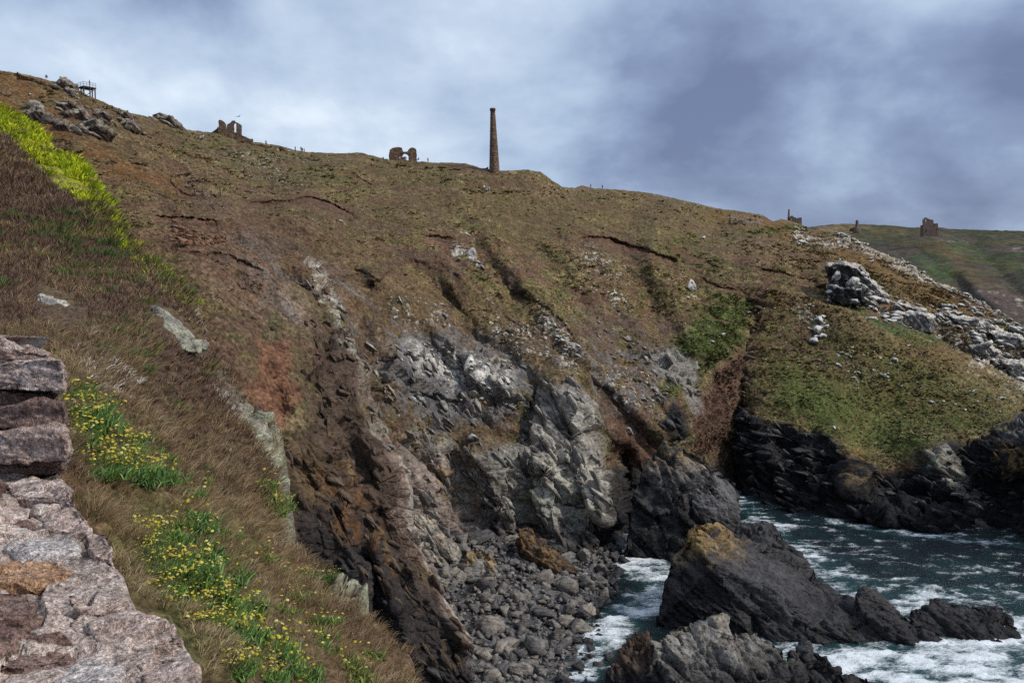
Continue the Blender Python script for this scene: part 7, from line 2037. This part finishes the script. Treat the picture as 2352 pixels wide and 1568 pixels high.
PROT = [samphire(3000, 72, 17, 0.23, 0.23, GL, YH), samphire(3001, 56, 8, 0.19, 0.20, GL, YH), samphire(3002, 66, 24, 0.22, 0.23, GL + GY[:1], YH), samphire(3003, 36, 3, 0.15, 0.17, GL + GY, YH), samphire(3004, 38, 8, 0.16, 0.18, GY + GL[:1], YH)]
SZ = [([(150, 985), (230, 960), (330, 1060), (330, 1170), (230, 1180), (150, 1100)], 34, (0, 1, 2), "bushy samphire clump with yellow heads in the big patch beside the upright wall face", "samphire beside the upright wall face"),
      ([(150, 905), (230, 950), (210, 985), (155, 960)], 9, (3, 4), "small samphire clump under the wall's projecting pink block", "samphire under the projecting block"),
      ([(330, 1040), (400, 1050), (470, 1180), (380, 1200), (340, 1130)], 9, (3, 4, 1), "scattered samphire tuft in dry grass right of the big patch", "samphire scattered in the dry grass"),
      ([(262, 1230), (380, 1210), (460, 1260), (520, 1340), (420, 1370), (300, 1350)], 26, (1, 4, 0, 2), "samphire clump with yellow heads below the orange wall stone's level", "samphire on the middle slope"),
      ([(310, 1370), (440, 1360), (560, 1430), (580, 1500), (480, 1520), (420, 1470), (340, 1410)], 42, (0, 2, 2, 4), "dense yellow-flowered samphire clump against the wall's sloping top", "dense samphire by the wall top"),
      ([(450, 1510), (580, 1500), (680, 1540), (690, 1600), (480, 1600)], 26, (0, 2, 4), "samphire clump with yellow heads at the bottom edge", "samphire along the bottom edge"),
      ([(480, 1200), (640, 1300), (760, 1420), (860, 1500), (800, 1590), (640, 1480), (520, 1330)], 22, (3, 4), "lone small samphire tuft on the brown grass slope", "samphire tufts on the outer slope")]
rs = np.random.default_rng(9)
for poly, n, which, lab, grp in SZ:
    for (px, py, a_, c_) in cluster(poly, n, (0, 1), (0, 1), rs):
        w = near_at(px, py)
        lf, hd = PROT[which[int(rs.integers(len(which)))]]
        s_ = float(np.clip(w[1] / 8.0, 0.75, 1.15)) * rs.uniform(0.7, 1.15)
        t_ = empty("samphire_plant", (w[0], w[1], w[2] - 0.02), rs.uniform(0, 6.28))
        t_.scale = (s_, s_, s_)
        tag(t_, lab, "plant", grp)
        link("leaves", lf, None, t_)["kind"] = "stuff"; link("flower_heads", hd, None, t_)["kind"] = "stuff"
# bushes on the brow beside the spur
for (px, py, s_, lab) in ((585, 1130, 2.4, "yellow-green bush on the brow, uppermost of the row beside the dark spur"), (592, 1160, 2.6, "yellow-green bush on the brow, second of the row beside the dark spur"), (602, 1190, 2.4, "yellow-green bush on the brow, third of the row beside the dark spur"), (630, 1180, 1.6, "small bush hanging on the very edge of the brow"),
                          (755, 1360, 1.0, "tuft of yellow samphire beside the pale brow ledge"), (700, 1330, 1.1, "samphire growing just above the pale brow ledge")):
    w = near_at(px, py)
    lf, hd = PROT[4 if s_ > 2 else 2]
    t_ = empty("samphire_bush", (w[0], w[1], w[2]), rs.uniform(0, 6)); t_.scale = (s_, s_, s_)
    tag(t_, lab, "bush"); link("leaves", lf, None, t_)["kind"] = "stuff"; link("flower_heads", hd, None, t_)["kind"] = "stuff"
# small white seed heads near the wall
VV, FF, CC, off = [], [], [], 0
idx = scatter(160, lambda x, y: (sd_polygon(x, y, [(150, 820), (240, 830), (300, 900), (250, 930), (170, 870)]) < 0))
add_tufts(idx, 3, np.full(len(idx), 0.22), np.full(len(idx), 0.006), np.full(len(idx), 0.1), [np.array((0.6, 0.55, 0.48))], [1], ground_mix=0.0)
tag(link("seed_heads", mesh_from("seed_heads", np.concatenate(VV), np.concatenate(FF), np.concatenate(CC)), M_LEAF), "tiny pale thrift seed heads in the grass right of the wall", "flowers", kind="stuff")


# ------------------------------------------------------------------ labels that single out the outermost and largest of each look-alike group
bpy.context.view_layer.update()
groups = {}
for o in scene.objects:
    if o.parent is None and o.get("group") and o.get("category") in ("boulder", "plant", "stone"):
        groups.setdefault((o["group"], o["label"]), []).append(o)
NTH = ["largest", "second largest", "third largest", "fourth largest", "fifth largest", "sixth largest"]
for (g, lab), obs in groups.items():
    if len(obs) < 2:
        continue
    pp = [project(np.array(o.location[:])[None]) for o in obs]
    xs = [float(p_[0][0]) for p_ in pp]; ysq = [float(p_[1][0]) for p_ in pp]
    size = [max(o.scale) / o.location.y for o in obs]
    done = {}
    order = sorted(range(len(obs)), key=lambda i: -size[i])
    if obs[0]["category"] == "boulder":
        for r_, i in enumerate(order[:6]):
            done[i] = NTH[r_]
    for word, key in (("leftmost", lambda i: xs[i]), ("rightmost", lambda i: -xs[i]), ("uppermost", lambda i: ysq[i]), ("lowest", lambda i: -ysq[i])):
        for i in sorted(range(len(obs)), key=key):
            if i not in done:
                done[i] = word
                break
    for i, word in done.items():
        obs[i]["label"] = " ".join(f"{word} {lab}".split()[:16])
